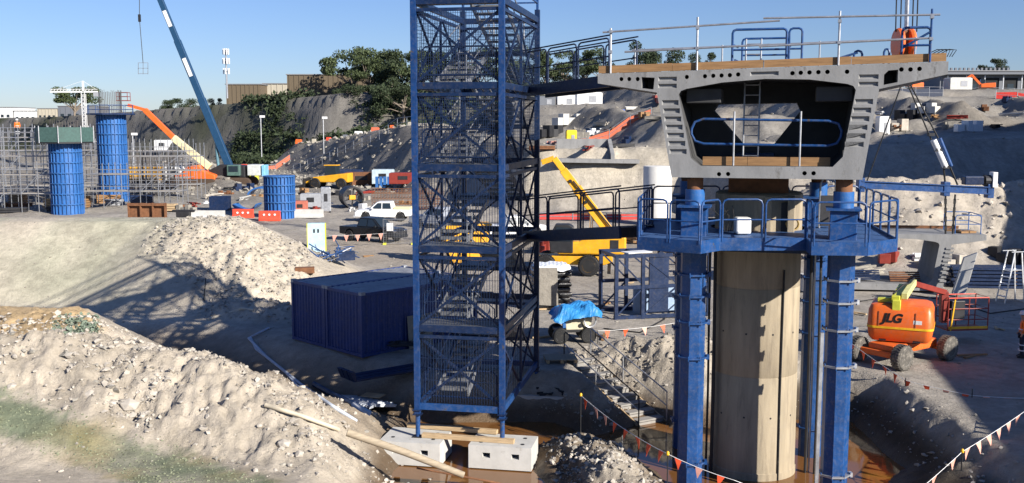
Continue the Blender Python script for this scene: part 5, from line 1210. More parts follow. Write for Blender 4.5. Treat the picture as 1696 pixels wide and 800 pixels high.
# ------------------------------------------------------------------ scaffolds
def scaffold(base, nx, dx, ny, dy, nz, dz, rz, label, over=1.0):
    t = T('scaffold', label, 'scaffold', base, rz); H = nz * dz + over
    m1 = MB(); m1.cyl((0, 0, 0), (0, 0, H), .045, n=5); m1 = m1.mesh('standard', galv)
    m2 = MB(); m2.cyl((0, 0, 0), (nx * dx, 0, 0), .04, n=5); m2 = m2.mesh('ledger', galv)
    m3 = MB(); m3.cyl((0, 0, 0), (0, ny * dy, 0), .04, n=5); m3 = m3.mesh('transom', galv)
    m4 = MB(); m4.box((dx / 2, dy / 2, .03), (dx - .06, dy - .1, .06)); m4 = m4.mesh('plank_deck', mat('scaffold_plank', (.4, .36, .3), .8, var=.3))
    for i in range(nx + 1):
        for j in range(ny + 1): inst('standard', m1, t, (i * dx, j * dy, 0))
    for k in range(1, nz + 1):
        for j in range(ny + 1):
            inst('ledger', m2, t, (0, j * dy, k * dz))
            if j == 0: inst('ledger', m2, t, (0, j * dy, k * dz + .55))
        for i in range(nx + 1): inst('transom', m3, t, (i * dx, 0, k * dz))
        for i in range(nx):
            if random.random() < .8: inst('plank_deck', m4, t, (i * dx, 0, k * dz))
        i = random.randrange(nx); mb = MB(); mb.bar((i * dx, -.05, (k - 1) * dz), ((i + 1) * dx, -.05, k * dz), .06); mb.build('diagonal_brace', galv, t)
    return t
p = gz(-20, 352, 0); scaffold((p.x, p.y, 0), 4, 1.75, 2, 1.5, 4, 1.9, 0, 'tall tube scaffold at far left edge beside column form')
p = gz(-60, 338, 0); scaffold((p.x, p.y, 0), 6, 2.4, 1, 2.0, 4, 2.0, .05, 'tube scaffold behind the leftmost column form')
p = gz(142, 345, 0); scaffold((p.x, p.y, 0), 5, 2.0, 2, 1.6, 2, 1.8, -.04, 'low tube scaffold right of the taller column form', 1.2)
p = gz(205, 330, 0); scaffold((p.x, p.y, 0), 4, 2.2, 2, 1.8, 3, 1.7, .03, 'tube scaffold around rebar cage by the orange lift', 1.6)
p = gz(-40, 326, 0); scaffold((p.x, p.y, 0), 8, 1.9, 2, 1.6, 4, 1.7, -.03, 'deep tube scaffold block behind the left column forms', 1.4)
p = gz(60, 318, 0); scaffold((p.x, p.y, 0), 9, 2.2, 2, 2.0, 3, 1.8, .02, 'long tube scaffold farthest back behind both column forms', 1.6)
p = gz(245, 325, 0); mb = MB()
for k in range(90): x, y = p.x + random.uniform(-3.4, 4), p.y + random.uniform(-1.5, 2); mb.bar((x, y, 0), (x + random.uniform(-.1, .1), y, random.uniform(4.0, 6.2)), .045)
o = mb.build('rebar_starters', MATS['dull_rebar']); tag(o, 'forest of upright rebar inside the low scaffold', 'rebar')
o['kind'] = 'stuff'
for k in range(16):
    px, py = random.uniform(-30, 300), random.uniform(335, 352); q_ = gz(px, py, 0); w_, h_ = random.uniform(1.2, 3.2), random.uniform(.5, 1.5); m_ = [timber, rust, steel_dark, grey_plastic, navy, pale_timber][k % 6]
    kind = ['timber', 'rusty steel', 'dark steel', 'grey plastic', 'blue steel', 'pale timber'][k % 6]
    t = T('material_stack', f'{kind} stack {["low", "wide", "tall"][k // 6]} on the ground among the left scaffolds', 'material stack', (q_.x, q_.y, 0), random.uniform(-.4, .4), 'material stacks under the scaffolds')
    for j in range(max(2, int(h_ / .25))): mb = MB(); mb.box((random.uniform(-.1, .1), 0, .12 + j * .25), (w_, 1.0, .2)); mb.build('layer', m_, t)
p = gz(242, 364, 0)
rb = T('rusty_form_box', 'rust brown braced formwork box below the low scaffold', 'formwork', (p.x - 1.6, p.y, .0))
for k in range(4): mb = MB(); mb.box((k * 1.15, 0, .8), (.12, .3, 1.6)); mb.build('soldier', rust, rb)
mb = MB(); mb.box((1.7, .25, .8), (3.6, .1, 1.5)); mb.build('sheet', rust, rb)
for z in (.2, 1.4): mb = MB(); mb.bar((-.1, -.1, z), (3.6, -.1, z), .14, .14); mb.build('waler', rust, rb)
# ------------------------------------------------------------------ barriers and clutter by the road
def water_barrier(p, rz, label):
    t = T('water_barrier', label, 'barrier', p, rz, 'red plastic barriers by the road'); x = 1.0
    prof = [(-.3, 0), (.3, 0), (.3, .2), (.14, .45), (.12, .95), (-.12, .95), (-.14, .45), (-.3, .2)]
    mb = MB(); mb.prism([(-x, a, z) for a, z in prof], (2 * x, 0, 0)); mb.build('body', red, t, bevel=.03)
    for k in (-.5, 0, .5): mb = MB(); mb.cyl((k, -.2, .6), (k, .2, .6), .1, n=12); mb.build('port', white, t)
    return t
b0 = gz(403, 362, .0); water_barrier((b0.x, b0.y, hz(b0.x, b0.y) - .02), 0, 'left red plastic water barrier beside the haul road')
b0 = gz(455, 362, .0); water_barrier((b0.x, b0.y - 2, hz(b0.x, b0.y - 2) - .02), .05, 'right red plastic water barrier in front of short column form')
def conc_barrier(px, py, L, label, z=.8):
    q_ = gz(px, py, 0); t = T('concrete_barrier', label, 'barrier', (q_.x, q_.y, hz(q_.x, q_.y) - .02))
    prof = [(-.3, 0), (.3, 0), (.28, .2), (.12, .35), (.1, z), (-.1, z), (-.12, .35), (-.28, .2)]
    mb = MB(); mb.prism([(-L / 2, a, b_) for a, b_ in prof], (L, 0, 0)); mb.build('barrier_body', block_con, t)
conc_barrier(345, 362, 3.2, 'grey concrete barrier left of the red barriers'); conc_barrier(505, 360, 3.6, 'grey concrete barrier right of the short column form')
q_ = gz(363, 350, 0); bx_ = T('blue_form_panels', 'dark blue form panels stacked behind concrete barrier', 'form panels', (q_.x, q_.y, .0))
for k in range(4): mb = MB(); mb.box((0, k * .3, .8), (2.0, .14, 1.5)); mb.build('panel', navy, bx_)
q_ = gz(405, 352, 0); cvm = T('curved_form', 'curved blue form shells lying open on the ground', 'formwork', (q_.x, q_.y, 0))
for k, (dx, ph) in enumerate(((0, 3.6), (1.6, .5))):
    mb = MB(); vv = []
    for a in range(9):
        an = ph + a * .28; vv += [V((dx + 1.3 * math.cos(an), 0, 1.35 + 1.1 * math.sin(an))), V((dx + 1.3 * math.cos(an), 2.2, 1.35 + 1.1 * math.sin(an)))]
    mb.faces(vv, [(2 * a, 2 * a + 2, 2 * a + 3, 2 * a + 1) for a in range(8)]); o = mb.build('shell', bright_blue, cvm); o.modifiers.new('Solid', 'SOLIDIFY').thickness = .15
q_ = gz(305, 362, 0); mb = MB(); mb.box((q_.x, q_.y, .35), (1.3, .8, .7)); mb.box((q_.x, q_.y, .75), (2.2, .4, .2)); tag(mb.build('dark_machine', steel_dark, bevel=.06), 'small dark compressor on the ground by the concrete barrier', 'compressor')
# ------------------------------------------------------------------ orange lift with cream boom
q_ = gz(330, 313, 0)
ol = T('crawler_lift', 'orange crawler lift with long orange and cream boom at left', 'crawler lift', (q_.x, q_.y, 0))
def track(par, x0, x1, y, r=.75, w=.8):
    prof = [(x0 + r * math.cos(RAD(a)), r + r * math.sin(RAD(a))) for a in range(90, 271, 30)] + [(x1 + r * math.cos(RAD(a)), r + r * math.sin(RAD(a))) for a in range(-90, 91, 30)]
    mb = MB(); mb.sideprism(prof, y - w / 2, y + w / 2); mb.build('track', mat('track_brown', (.07, .045, .03), .8), par, bevel=.05)
for y in (-1.6, 1.6): track(ol, -3.6, 2.2, y)
mb = MB(); mb.sideprism([(-3.0, 1.3), (2.6, 1.3), (2.6, 2.0), (1.0, 2.6), (.4, 3.4), (-1.2, 3.2), (-2.0, 2.4), (-3.0, 2.0)], -1.3, 1.3); mb.build('body', orange, ol, bevel=.15, seg=3)
e0 = V((1.6, 0, 3.0)); yb_ = q_.y
e1 = gy(287, 228, yb_) - V((q_.x, q_.y, 0)); e2 = gy(240, 182, yb_) - V((q_.x, q_.y, 0)); e3 = gy(212, 174, yb_) - V((q_.x, q_.y, 0))
mb = MB(); mb.bar(e0, e1, .7, .9); mb.build('lower_boom', cream, ol, bevel=.05); mb = MB(); mb.bar(e0.lerp(e1, .95), e2, .55, .7); mb.build('upper_boom', orange, ol, bevel=.05)
mb = MB(); mb.bar(e2, e3, .35, .4); mb.build('jib', orange, ol)
mb = MB(); mb.box(e3 + V((-.6, 0, .6)), (1.6, 1.2, .1)); 
for x in (-1.35, .15):
    for y in (-.55, .55): mb.bar(e3 + V((x, y, .6)), e3 + V((x, y, 1.7)), .06)
for z in (1.15, 1.7): mb.tube([e3 + V((x, y, z)) for x, y in ((-1.35, -.55), (.15, -.55), (.15, .55), (-1.35, .55))], .04, 4, closed=True)
mb.build('basket', darkred, ol)
# ------------------------------------------------------------------ crawler crane
q_ = gz(382, 312, 0); cc = T('crawler_crane', 'crawler crane with long blue telescopic boom leaning left', 'crane', (q_.x, q_.y, 0))
for y in (-2.0, 2.0): track(cc, -2.2, 2.6, y, .8, .9)
mb = MB(); mb.sideprism([(-2.6, 1.6), (2.4, 1.6), (2.4, 3.2), (-1.0, 3.4), (-2.6, 2.6)], -1.4, 1.4); mb.build('upper_body', steel_dark, cc, bevel=.1)
mb = MB(); mb.box((1.0, -1.7, 2.6), (1.8, .8, 1.5)); mb.build('cab', mat('cab_green', (.08, .14, .12), .4), cc, bevel=.1); mb = MB(); mb.box((1.0, -2.11, 2.8), (1.3, .03, .8)); mb.build('cab_window', glass, cc)
mb = MB(); mb.box((3.6, 0, 2.6), (1.8, 2.4, 1.5)); mb.build('counterweight', mat('pale_cw', (.5, .52, .5), .5), cc, bevel=.08)
mb = MB(); mb.box((4.9, 0, 2.5), (.5, 2.2, 1.6)); mb.build('counterweight', mat('sky_blue', (.2, .45, .65), .5), cc, bevel=.08)
f0 = gy(385, 288, q_.y) - V((q_.x, q_.y, 0)); f3 = gy(231, -84, q_.y) - V((q_.x, q_.y, 0))
boomm = mat('crane_blue', (.015, .055, .12), .35, var=.15)
for a, b_, w_ in ((-.02, .34, .88), (.32, .6, .76), (.58, .82, .64), (.8, 1.0, .52)):
    mb = MB(); mb.bar(f0.lerp(f3, a), f0.lerp(f3, b_), w_, w_ * 1.15); mb.build('boom_section', boomm, cc, bevel=.06)
for a, b_ in ((.44, .52), (.66, .73)): mb = MB(); mb.bar(f0.lerp(f3, a) + V((0, -.42, 0)), f0.lerp(f3, b_) + V((0, -.42, 0)), .06, .5); mb.build('name_panel', white, cc)
mb = MB(); mb.cyl(V((-1.6, 0, 2.4)), f0.lerp(f3, .16) + V((-.3, 0, 0)), .22, n=10); mb.build('luffing_ram', mat('ram_teal', (.1, .2, .25), .4), cc, smooth=True)
mb = MB(); mb.box(f3, (.9, 1.0, .9)); mb.build('boom_head', boomm, cc)
rp = T('crane_rope', 'thin crane rope with small swivel hanging beside blue boom', 'rope', gy(237, 104, q_.y)); r0_, r1_, r2_ = f3 + V((q_.x, q_.y, -.3)), gy(231, 30, q_.y), gy(237, 104, q_.y)
mb = MB(); mb.tube([r0_, r1_, r2_], .05, 5); mb.build('rope', rope, rp, world=True); mb = MB(); mb.box(r1_, (.3, .3, 1.0)); mb.build('swivel', steel_dark, rp, world=True)
ml = T('lifting_frame', 'small light tube frame hanging from the crane rope in the sky', 'frame', gy(237, 124, q_.y)); mb = MB()
for k in range(3):
    for j in range(3):
        if k < 2: mb.bar(gy(229 + 8 * k, 104 + 9 * j, q_.y), gy(237 + 8 * k, 104 + 9 * j, q_.y), .06)
        if j < 2: mb.bar(gy(229 + 8 * k, 104 + 9 * j, q_.y), gy(229 + 8 * k, 114 + 9 * j, q_.y), .06)
mb.build('frame', galv, ml, world=True)
# white truck cab, yellow drum by crane
q_ = gz(302, 314, 0); wt_ = T('white_truck', 'white truck cab parked behind the scaffold left of orange lift', 'truck', (q_.x - 2.2, q_.y + 4, 0))
mb = MB(); mb.sideprism([(-1.2, .8), (1.2, .8), (1.2, 2.2), (.9, 3.0), (-1.2, 3.0)], -1.1, 1.1); mb.build('cab', white, wt_, bevel=.1); mb = MB(); mb.box((.3, -1.11, 2.3), (1.0, .03, .7)); mb.build('window', glass, wt_)
mb = MB(); mb.box((-4.2, 0, 2.0), (5, 2.2, 2.0)); mb.build('tray', yellow, wt_, bevel=.1)
for x in (-.2, -3, -5.4): mb = MB(); mb.cyl((x, -1.1, .5), (x, 1.1, .5), .5, n=14); mb.build('wheel', black, wt_)
# ------------------------------------------------------------------ utes
ty4, rm4 = wheel_mesh(.38, .26, False); rmw4 = rm4.mesh('rim', MATS['rim_grey'])
def ute(p, rz, paint, label, tray=None):
    t = T('utility_vehicle', label, 'ute', p, rz, 'parked utes'); t.scale = (1, 1, 1.1)
    lower = [(-2.6, .5), (-2.6, 1.02), (.95, 1.05), (2.35, .98), (2.62, .8), (2.62, .42), (2.1, .4), (1.95, .75), (1.65, .88), (1.3, .75), (1.15, .4), (-1.15, .4), (-1.3, .75), (-1.6, .88), (-1.95, .75), (-2.1, .45)]
    mb = MB(); mb.sideprism(lower, -.9, .9); mb.build('body', paint, t, bevel=.05, seg=3)
    mb = MB(); mb.faces([(x, sg * w, z) for sg in (-1, 1) for x, z, w in ((-.95, 1.02, .86), (1.35, 1.02, .86), (.55, 1.66, .68), (-.75, 1.68, .68))], [(0, 1, 2, 3), (7, 6, 5, 4), (0, 4, 5, 1), (1, 5, 6, 2), (2, 6, 7, 3), (3, 7, 4, 0)]); mb.build('cabin', paint, t, bevel=.06, seg=3)
    for sg in (-1, 1):
        for x0, x1, x2, x3 in ((-.78, .02, .02, -.68), (.12, 1.05, .48, .12)):
            mb = MB(); zz = (1.1, 1.1, 1.57, 1.57); ww = (.845, .845, .715, .715); mb.prism([(x, sg * w_, z) for x, z, w_ in zip((x0, x1, x2, x3), zz, ww)], (0, sg * .018, 0)); mb.build('side_window', glass, t)
        mb = MB(); mb.box((2.55, sg * .68, .82), (.16, .36, .16)); mb.build('headlight', chrome, t, bevel=.03)
        mb = MB(); mb.box((.95, sg * 1.0, 1.12), (.14, .2, .16)); mb.build('mirror', paint, t, bevel=.03)
    mb = MB(); mb.prism([(1.32, -.72, 1.07), (1.32, .72, 1.07), (.62, .6, 1.62), (.62, -.6, 1.62)], (.03, 0, .02)); mb.build('windscreen', glass, t)
    mb = MB(); mb.box((2.6, 0, .66), (.08, 1.1, .26)); mb.build('grille', steel_dark, t); mb = MB(); mb.box((2.66, 0, .45), (.14, 1.7, .18)); mb.build('bumper', paint, t, bevel=.04)
    if tray: mb = MB(); mb.box((-1.75, 0, 1.12), (1.6, 1.6, .22)); mb.build('tray_load', tray, t, bevel=.06)
    for x in (-1.62, 1.62):
        for y in (-.8, .8): o = inst('wheel', ty4, t, (x, y, .38)); inst('rim', rmw4, o)
    return t
blackcar = mat('black_paint', (.012, .014, .018), .25, var=.2)
q_ = gz(618, 399, 0); ute((q_.x, q_.y, 0), RAD(-30), blackcar, 'black dual cab ute parked by the wire fence panels')
q_ = gz(637, 366, 0); ute((q_.x, q_.y, 0), RAD(176), white, 'white dual cab ute with pale load in its tray', cream)
q_ = gz(728, 378, 0); ute((q_.x, q_.y, 0), RAD(150), mat('silver_paint', (.45, .47, .5), .3, .5), 'silver ute parked behind the stair tower', None)
q_ = gz(850, 395, 0); ute((q_.x, q_.y, 0), RAD(20), white, 'white ute seen through right side of the stair tower', None)
# ------------------------------------------------------------------ fence panels, sign, props pile
def fence_panel(p, rz, L, H, label, group):
    t = T('fence_panel', label, 'fence panel', p, rz, group)
    mb = MB(); mb.tube([(0, 0, .1), (0, 0, H), (L, 0, H), (L, 0, .1)], .03, 6, closed=True); mb.build('frame', galv, t)
    o = inst('mesh_infill', fence_panel.m, t); o['kind'] = 'stuff'; o.scale = (L / 2.4, 1, H / 2)
    for x in (.1, L - .1): mb = MB(); mb.box((x, 0, .06), (.25, .6, .12)); mb.build('foot', lime, t)
mb = MB()
for k in range(20): mb.bar((k * .126, 0, .1), (k * .126, 0, 2), .008)
for k in range(13): mb.bar((0, 0, .1 + k * .16), (2.4, 0, .1 + k * .16), .008)
fence_panel.m = mb.mesh('mesh_infill', galv)
q_ = gz(635, 405, 0); fence_panel((q_.x, q_.y, 0), RAD(3), 2.3, 1.9, 'left wire fence panel in front of the black ute', 'wire fence panels')
q_ = gz(688, 403, 0); fence_panel((q_.x, q_.y, 0), RAD(-3), 2.4, 1.9, 'right wire fence panel partly behind the stair tower', 'wire fence panels')
mb = MB(); q_ = gz(646, 378, 1.2); mb.box((q_.x, q_.y, 1.3), (.5, .03, .6)); tag(mb.build('notice_board', white), 'white notice board hung on the wire fence', 'notice')
q_ = gp(525, 416); sg_ = T('site_sign', 'pale blue site sign with lime edges behind blue props', 'sign', (q_.x, q_.y, hz(q_.x, q_.y)), RAD(6))
mb = MB(); mb.box((0, 0, .85), (1.0, .5, 1.7)); mb.build('board', mat('pale_sky', (.42, .6, .68), .5), sg_)
mb = MB(); mb.box((-.53, 0, .85), (.05, .5, 1.7)); mb.build('edge_strip', lime, sg_)
mb = MB(); mb.box((.53, 0, .85), (.05, .5, 1.7)); mb.build('edge_strip', lime, sg_)
for x in (-.12, .12): mb = MB(); mb.box((x, -.26, 1.25), (.1, .02, .22)); mb.build('symbol', steel_dark, sg_)
q_ = gp(548, 432); mb = MB(); g_ = hz(q_.x, q_.y)
ph = T('prop_heap', 'tangled heap of dark blue steel props on the bank end', 'prop heap', (q_.x, q_.y, g_))
for k in range(46):
    mb = MB(); c_ = V((random.uniform(-1.1, 1.0), random.uniform(-1.2, 1.2), random.uniform(.1, .7))); d = V((random.uniform(-1, 1), random.uniform(-1, 1), random.uniform(-.35, .5))) * .8
    mb.cyl(c_ - d, c_ + d, .035, n=6); mb.build('prop', blue if k % 3 else galv, ph)
mb = MB(); mb.box((.9, -.4, .35), (1.1, .5, .5), .3); mb.build('crate', navy, ph)
q_ = gp(505, 452); mb = MB(); mb.box((q_.x, q_.y, hz(q_.x, q_.y) + .15), (1.0, .5, .3), .2); tag(mb.build('rusty_beam', rust), 'short rusty beam lying behind the containers', 'beam')
e1_, e2_ = gy(545, 390, 75), gy(640, 386, 75); bunting([e1_, e2_], 5, 'faded bunting hanging left of the black ute', flagpink, .5, .05)
q_ = gz(340, 500, 0); q_ = gp(337, 497); mb = MB(); mb.cyl(q_ - V((0, 0, .2)), q_ + V((.15, 0, 1.1)), .025, n=6); tag(mb.build('survey_stake', steel_dark), 'thin leaning stake on the embankment foot', 'stake')
# ------------------------------------------------------------------ plant, drum and rebar mats mid distance
q_ = gz(586, 345, 0); dr = T('steel_drum', 'large dark cylindrical steel drum lying open end to camera', 'steel drum', (q_.x, q_.y, 0), RAD(20))
mb = MB(); R_ = 1.15; vv = []; n_ = 26
prof = [(R_, 0), (R_, 2.6), (R_ * .86, 2.6), (R_ * .86, .1), (R_ * .86, 0)]
for r, y in prof:
    for k in range(n_): a = 2 * math.pi * k / n_; vv.append((r * math.cos(a), y, R_ + r * math.sin(a)))
mb.faces(vv, [(i * n_ + k, i * n_ + (k + 1) % n_, ((i + 1) % 5) * n_ + (k + 1) % n_, ((i + 1) % 5) * n_ + k) for i in range(5) for k in range(n_)]); mb.build('shell', steel_dark, dr, smooth=True)
for k in range(3): a = k * math.pi / 3 + .4; mb = MB(); d = V((math.cos(a), 0, math.sin(a))) * R_ * .9; mb.bar(V((0, .4, R_)) - d, V((0, .4, R_)) + d, .14); mb.build('spoke', steel_dark, dr)
mb = MB(); mb.box((-.1, .3, R_), (.7, .4, .5)); mb.build('hub', yellow, dr, bevel=.08)
q_ = gz(612, 350, 0); rm_c = T('rebar_mat_stack', 'long rusty rebar cages stacked beside the steel drum', 'rebar cages', (q_.x, q_.y + 2, 0), RAD(-4))
for layer in range(4):
    mb = MB()
    for k in range(24): mb.bar((k * .32, 0, .1 + layer * .55), (k * .32, 0, .6 + layer * .55), .045); mb.bar((k * .32, 0, .12 + layer * .55), (k * .32, 1.6, .12 + layer * .55), .045)
    for z in (.12, .35, .58): mb.bar((0, 0, z + layer * .55), (7.6, 0, z + layer * .55), .05)
    mb.build('cage', rust, rm_c)
q_ = gz(660, 312, 0); sb = T('blue_fence_forms', 'row of bright blue ribbed forms behind the rebar cages', 'formwork', (q_.x, q_.y, 0))
for k in range(12): mb = MB(); mb.box((k * .55 - 3, 0, .9), (.42, .4, 1.5)); mb.build('form', bright_blue, sb)
q_ = gz(545, 312, 0); yl = T('wheel_loader', 'yellow wheel loader parked behind the short column form', 'loader', (q_.x, q_.y, 0), RAD(170))
mb = MB(); mb.sideprism([(-3.2, .9), (2.0, .9), (2.0, 1.6), (-.3, 1.9), (-3.2, 2.2)], -1.1, 1.1); mb.build('body', yellow, yl, bevel=.12)
mb = MB(); mb.sideprism([(-1.4, 2.0), (.4, 1.9), (.2, 3.2), (-1.3, 3.2)], -.8, .8); mb.build('cab', glass, yl, bevel=.06); mb = MB(); mb.box((-.5, 0, 3.26), (1.8, 1.7, .12)); mb.build('cab_roof', yellow, yl)
for x in (-2.2, 1.6):
    for y in (-1.1, 1.1): o = inst('wheel', ty3, yl, (x, y, .75), None, (1.2, 1, 1.2)); inst('rim', rmw3, o)
mb = MB(); mb.bar((1.4, 0, 1.5), (3.4, 0, .7), 1.0, .3); mb.build('lift_arm', yellow, yl); mb = MB(); mb.sideprism([(3.2, .2), (4.4, .2), (4.5, .4), (3.4, .5), (3.3, 1.4), (3.2, 1.4)], -1.4, 1.4); mb.build('bucket', steel_dark, yl)
clut = [((515, 345), (2.2, 1.2, 1.6), grey_plastic, 'grey generator set behind short column form', 'generator'), ((540, 352), (1.0, 1.0, 2.6), galv, 'tall pale pump unit left of the steel drum', 'pump'),
        ((600, 308), (5.0, 2.2, 2.0), rust, 'rust brown open skip with tube frame behind the drum', 'skip'), ((570, 300), (6.0, 2.4, 1.8), navy, 'long dark blue container beyond the yellow loader', 'container'),
        ((635, 306), (3.0, 2.2, 2.2), mat('pale_cab', (.45, .55, .6), .5), 'pale blue site cabin beyond the steel drum', 'cabin'), ((668, 306), (3.6, 2.0, 1.6), darkred, 'dark red truck body far behind the rebar cages', 'truck'),
        ((272, 250), (4.5, 2.6, 3.0), white, 'white site cabin on the far bench behind scaffold', 'cabin'), ((420, 300), (1.6, 1.4, 1.6), lime, 'lime box unit right of the crawler crane', 'unit'),
        ((497, 352), (1.6, 1.3, 1.2), mat('dusty_red', (.4, .12, .08), .6), 'dusty red compressor right of short column form', 'compressor')]
for (px, py), d, m_, lb, ct in clut:
    q_ = gp(px, py); t = T(ct if ct != 'container' else 'long_container', lb, ct, (q_.x, q_.y, q_.z), random.uniform(-.2, .2))
    mb = MB(); mb.sideprism([(-d[0] / 2, .15), (d[0] / 2, .15), (d[0] / 2, d[2] * .96), (d[0] * .44, d[2]), (-d[0] * .44, d[2]), (-d[0] / 2, d[2] * .96)], -d[1] / 2, d[1] / 2); mb.build('body', m_, t, bevel=.05)
    mb = MB(); mb.box((0, -d[1] / 2 - .02, d[2] * .6), (d[0] * .35, .04, d[2] * .3)); mb.build('panel', steel_dark, t)
    for x in (-.4, .4): mb = MB(); mb.box((d[0] * x, 0, .08), (.2, d[1] * .9, .16)); mb.build('skid', steel_dark, t)
q_ = gz(768, 446, 0); ys = T('yellow_skip', 'yellow steel skip behind containers seen through the tower', 'skip', (q_.x, q_.y + 3, 0), .2)
mb = MB(); mb.sideprism([(-1.1, .1), (1.1, .1), (1.6, 2.6), (-1.6, 2.6)], -.8, .8); mb.build('bin', yellow, ys, bevel=.04)
for x in (-.6, .2, .9): mb = MB(); mb.box((x, -.83, 1.3), (.1, .06, 2.3)); mb.build('stiffener', yellow, ys)
# white pier stub
q_ = gz(1088, 372, 0); cs = T('pier_stub', 'pale round concrete pier stub behind the left prop', 'pier', (q_.x, q_.y, 0)); mb = MB(); mb.lathe([(1.28, -.2), (1.28, 5.2), (1.25, 5.25)], n=32); mb.build('shaft', mat('white_concrete', (.6, .59, .56), .8, var=.08), cs, smooth=True)
# ------------------------------------------------------------------ far background
def far_building(px0, px1, pyt, pyb, Y, dep, wallm, label, ribs=0, dark=False, rzv=0.):
    a_, b_ = gy(px0, pyb, Y), gy(px1, pyb, Y); top = gy(px0, pyt, Y).z; W = b_.x - a_.x; H = top - a_.z + 1.2
    t = T('building', label, 'building', (a_.x, Y, a_.z - 1.2), rzv)
    mb = MB(); mb.box((W / 2, dep / 2, H / 2), (W, dep, H)); mb.build('wall', wallm, t)
    mb = MB(); mb.box((W / 2, dep / 2, H + .1), (W + .5, dep + .5, .25)); mb.build('roof', mat('far_roof', (.2, .2, .205), .7), t)
    for k in range(ribs): mb = MB(); mb.box(((k + .5) * W / ribs, -.05, H * .5), (.18, .14, H * .98)); mb.build('wall_rib', wallm, t)
    return t, W, H
tan = mat('tan_cladding', (.13, .1, .065), .8, var=.15); tan2 = mat('pale_cladding', (.42, .38, .3), .8, var=.1); greyb = mat('grey_cladding', (.14, .15, .17), .7, var=.1); whiteb = mat('white_wall', (.68, .68, .66), .7, var=.06)
far_building(375, 432, 140, 168, 292, 14, tan, 'tan clad low block on the hilltop left of telecom pole', 8)
far_building(436, 474, 139, 160, 300, 14, tan2, 'small pale block between the two tan hilltop blocks', 4)
far_building(476, 606, 124, 160, 275, 18, tan, 'long tan clad block on hilltop before the gum trees', 16)
for k, (x0, x1, yt, m_, lb) in enumerate(((-20, 22, 178, whiteb, 'white factory block at far left horizon'), (24, 62, 184, whiteb, 'low white factory shed left of green screen platform'), (63, 96, 180, tan2, 'pale shed behind green screened platform'), (97, 150, 176, greyb, 'dark grey shed beyond the white tower crane'))):
    t, W, H = far_building(x0, x1, yt, 204, 420, 20, m_, lb, 6)
    for j in range(4): mb = MB(); mb.box((W * (j + .6) / 4.4, -.1, H * .55), (W * .1, .15, H * .14)); mb.build('window', glass, t)
t, W, H = far_building(1556, 1790, 118, 156, 262, 20, greyb, 'long grey site building with dark openings at right skyline', 0)
for k in range(7):
    x = 1.5 + k * (W - 3) / 7
    mb = MB(); mb.box((x + 2.2, -.05, H * .48), (3.6, .2, H * .56)); mb.build('opening', mat('dark_opening', (.012, .013, .015), .8), t)
    mb = MB(); mb.box((x, -.9, H * .42), (.25, .25, H * .84)); mb.build('column', galv, t)
    if k % 2: mb = MB(); mb.box((x + 2.2, -.18, H * .45), (1.6, .1, 1.3)); mb.build('window', glass, t)
mb = MB(); mb.box((W / 2, -1.0, H * .9), (W, 2.2, .35)); mb.build('canopy', greyb, t)
for k in range(16): mb = MB(); mb.box((.8 + k * 1.1, .8, H + .55), (.5, .5, .7)); mb.build('roof_vent', greyb, t)
# telecom pole
q_ = gy(376, 150, 270); tp = T('telecom_pole', 'slim telecom pole with antenna clusters on the hilltop', 'telecom pole', (q_.x, 270, q_.z - 2))
mb = MB(); mb.cyl((0, 0, 0), (0, 0, 12.6), .28, .16, n=10); mb.build('mast', galv, tp)
for z, r, n_ in ((12.0, .7, 6), (9.6, .8, 6), (7.0, .7, 4)):
    for k in range(n_): a = 2 * math.pi * k / n_; mb = MB(); mb.box((r * math.cos(a), r * math.sin(a), z), (.3, .25, 1.5), a); mb.build('antenna', white, tp)
    mb = MB(); mb.tube([(r * .8 * math.cos(a * .8), r * .8 * math.sin(a * .8), z) for a in range(8)], .07, 5, closed=True); mb.build('ring', galv, tp)
# tower crane far left
q_ = gy(141, 215, 330); tcx = T('tower_crane', 'white tower crane with level jib on the far left skyline', 'tower crane', (q_.x, 330, q_.z - 3))
mb = MB(); top = gy(141, 134, 330).z - (q_.z - 3); jz = gy(141, 152, 330).z - (q_.z - 3)
for sx in (-.5, .5):
    for sy in (-.5, .5): mb.bar((sx, sy, 0), (sx, sy, jz), .16)
for k in range(int(jz / 1.2)): mb.bar((-.5, -.5, k * 1.2), (.5, -.5, k * 1.2 + 1.2), .1); mb.bar((.5, -.5, k * 1.2), (-.5, -.5, k * 1.2 + 1.2), .08)
mb.build('mast', white, tcx)
mb = MB(); mb.bar((0, 0, jz), (0, 0, top), .5); mb.build('cat_head', white, tcx)
mb = MB(); mb.bar((-10.5, 0, jz), (4.5, 0, jz), .5, .5); mb.bar((-10.5, 0, jz + .8), (4.5, 0, jz + .8), .15); 
for k in range(14): mb.bar((-10.5 + k, 0, jz), (-10 + k, 0, jz + .8), .12)
mb.build('jib', white, tcx)
for x in (-8, 4): mb = MB(); mb.bar((0, 0, top), (x, 0, jz + .8), .08); mb.build('tie_bar', white, tcx)
mb = MB(); mb.box((4, 0, jz - .8), (1.4, 1, 1.4)); mb.build('counterweight', grey_plastic, tcx)
# light poles and flags
for px, pt, pb, Y, lb in ((433, 193, 242, 190, 'floodlight pole with cross arm before the dark hillside'), (536, 195, 236, 185, 'floodlight pole at the rim of the shaded slope'), (221, 222, 258, 170, 'small floodlight pole behind the taller column form')):
    q_ = gy(px, pb, Y); h_ = gy(px, pt, Y).z - q_.z; t = T('light_pole', lb, 'light pole', q_, 0, 'floodlight poles'); mb = MB(); mb.cyl((0, 0, -2), (0, 0, h_), .09, n=6); mb.build('pole', galv, t)
    mb = MB(); mb.box((.3, 0, h_), (.9, .4, .4)); mb.build('lamp_head', white, t)
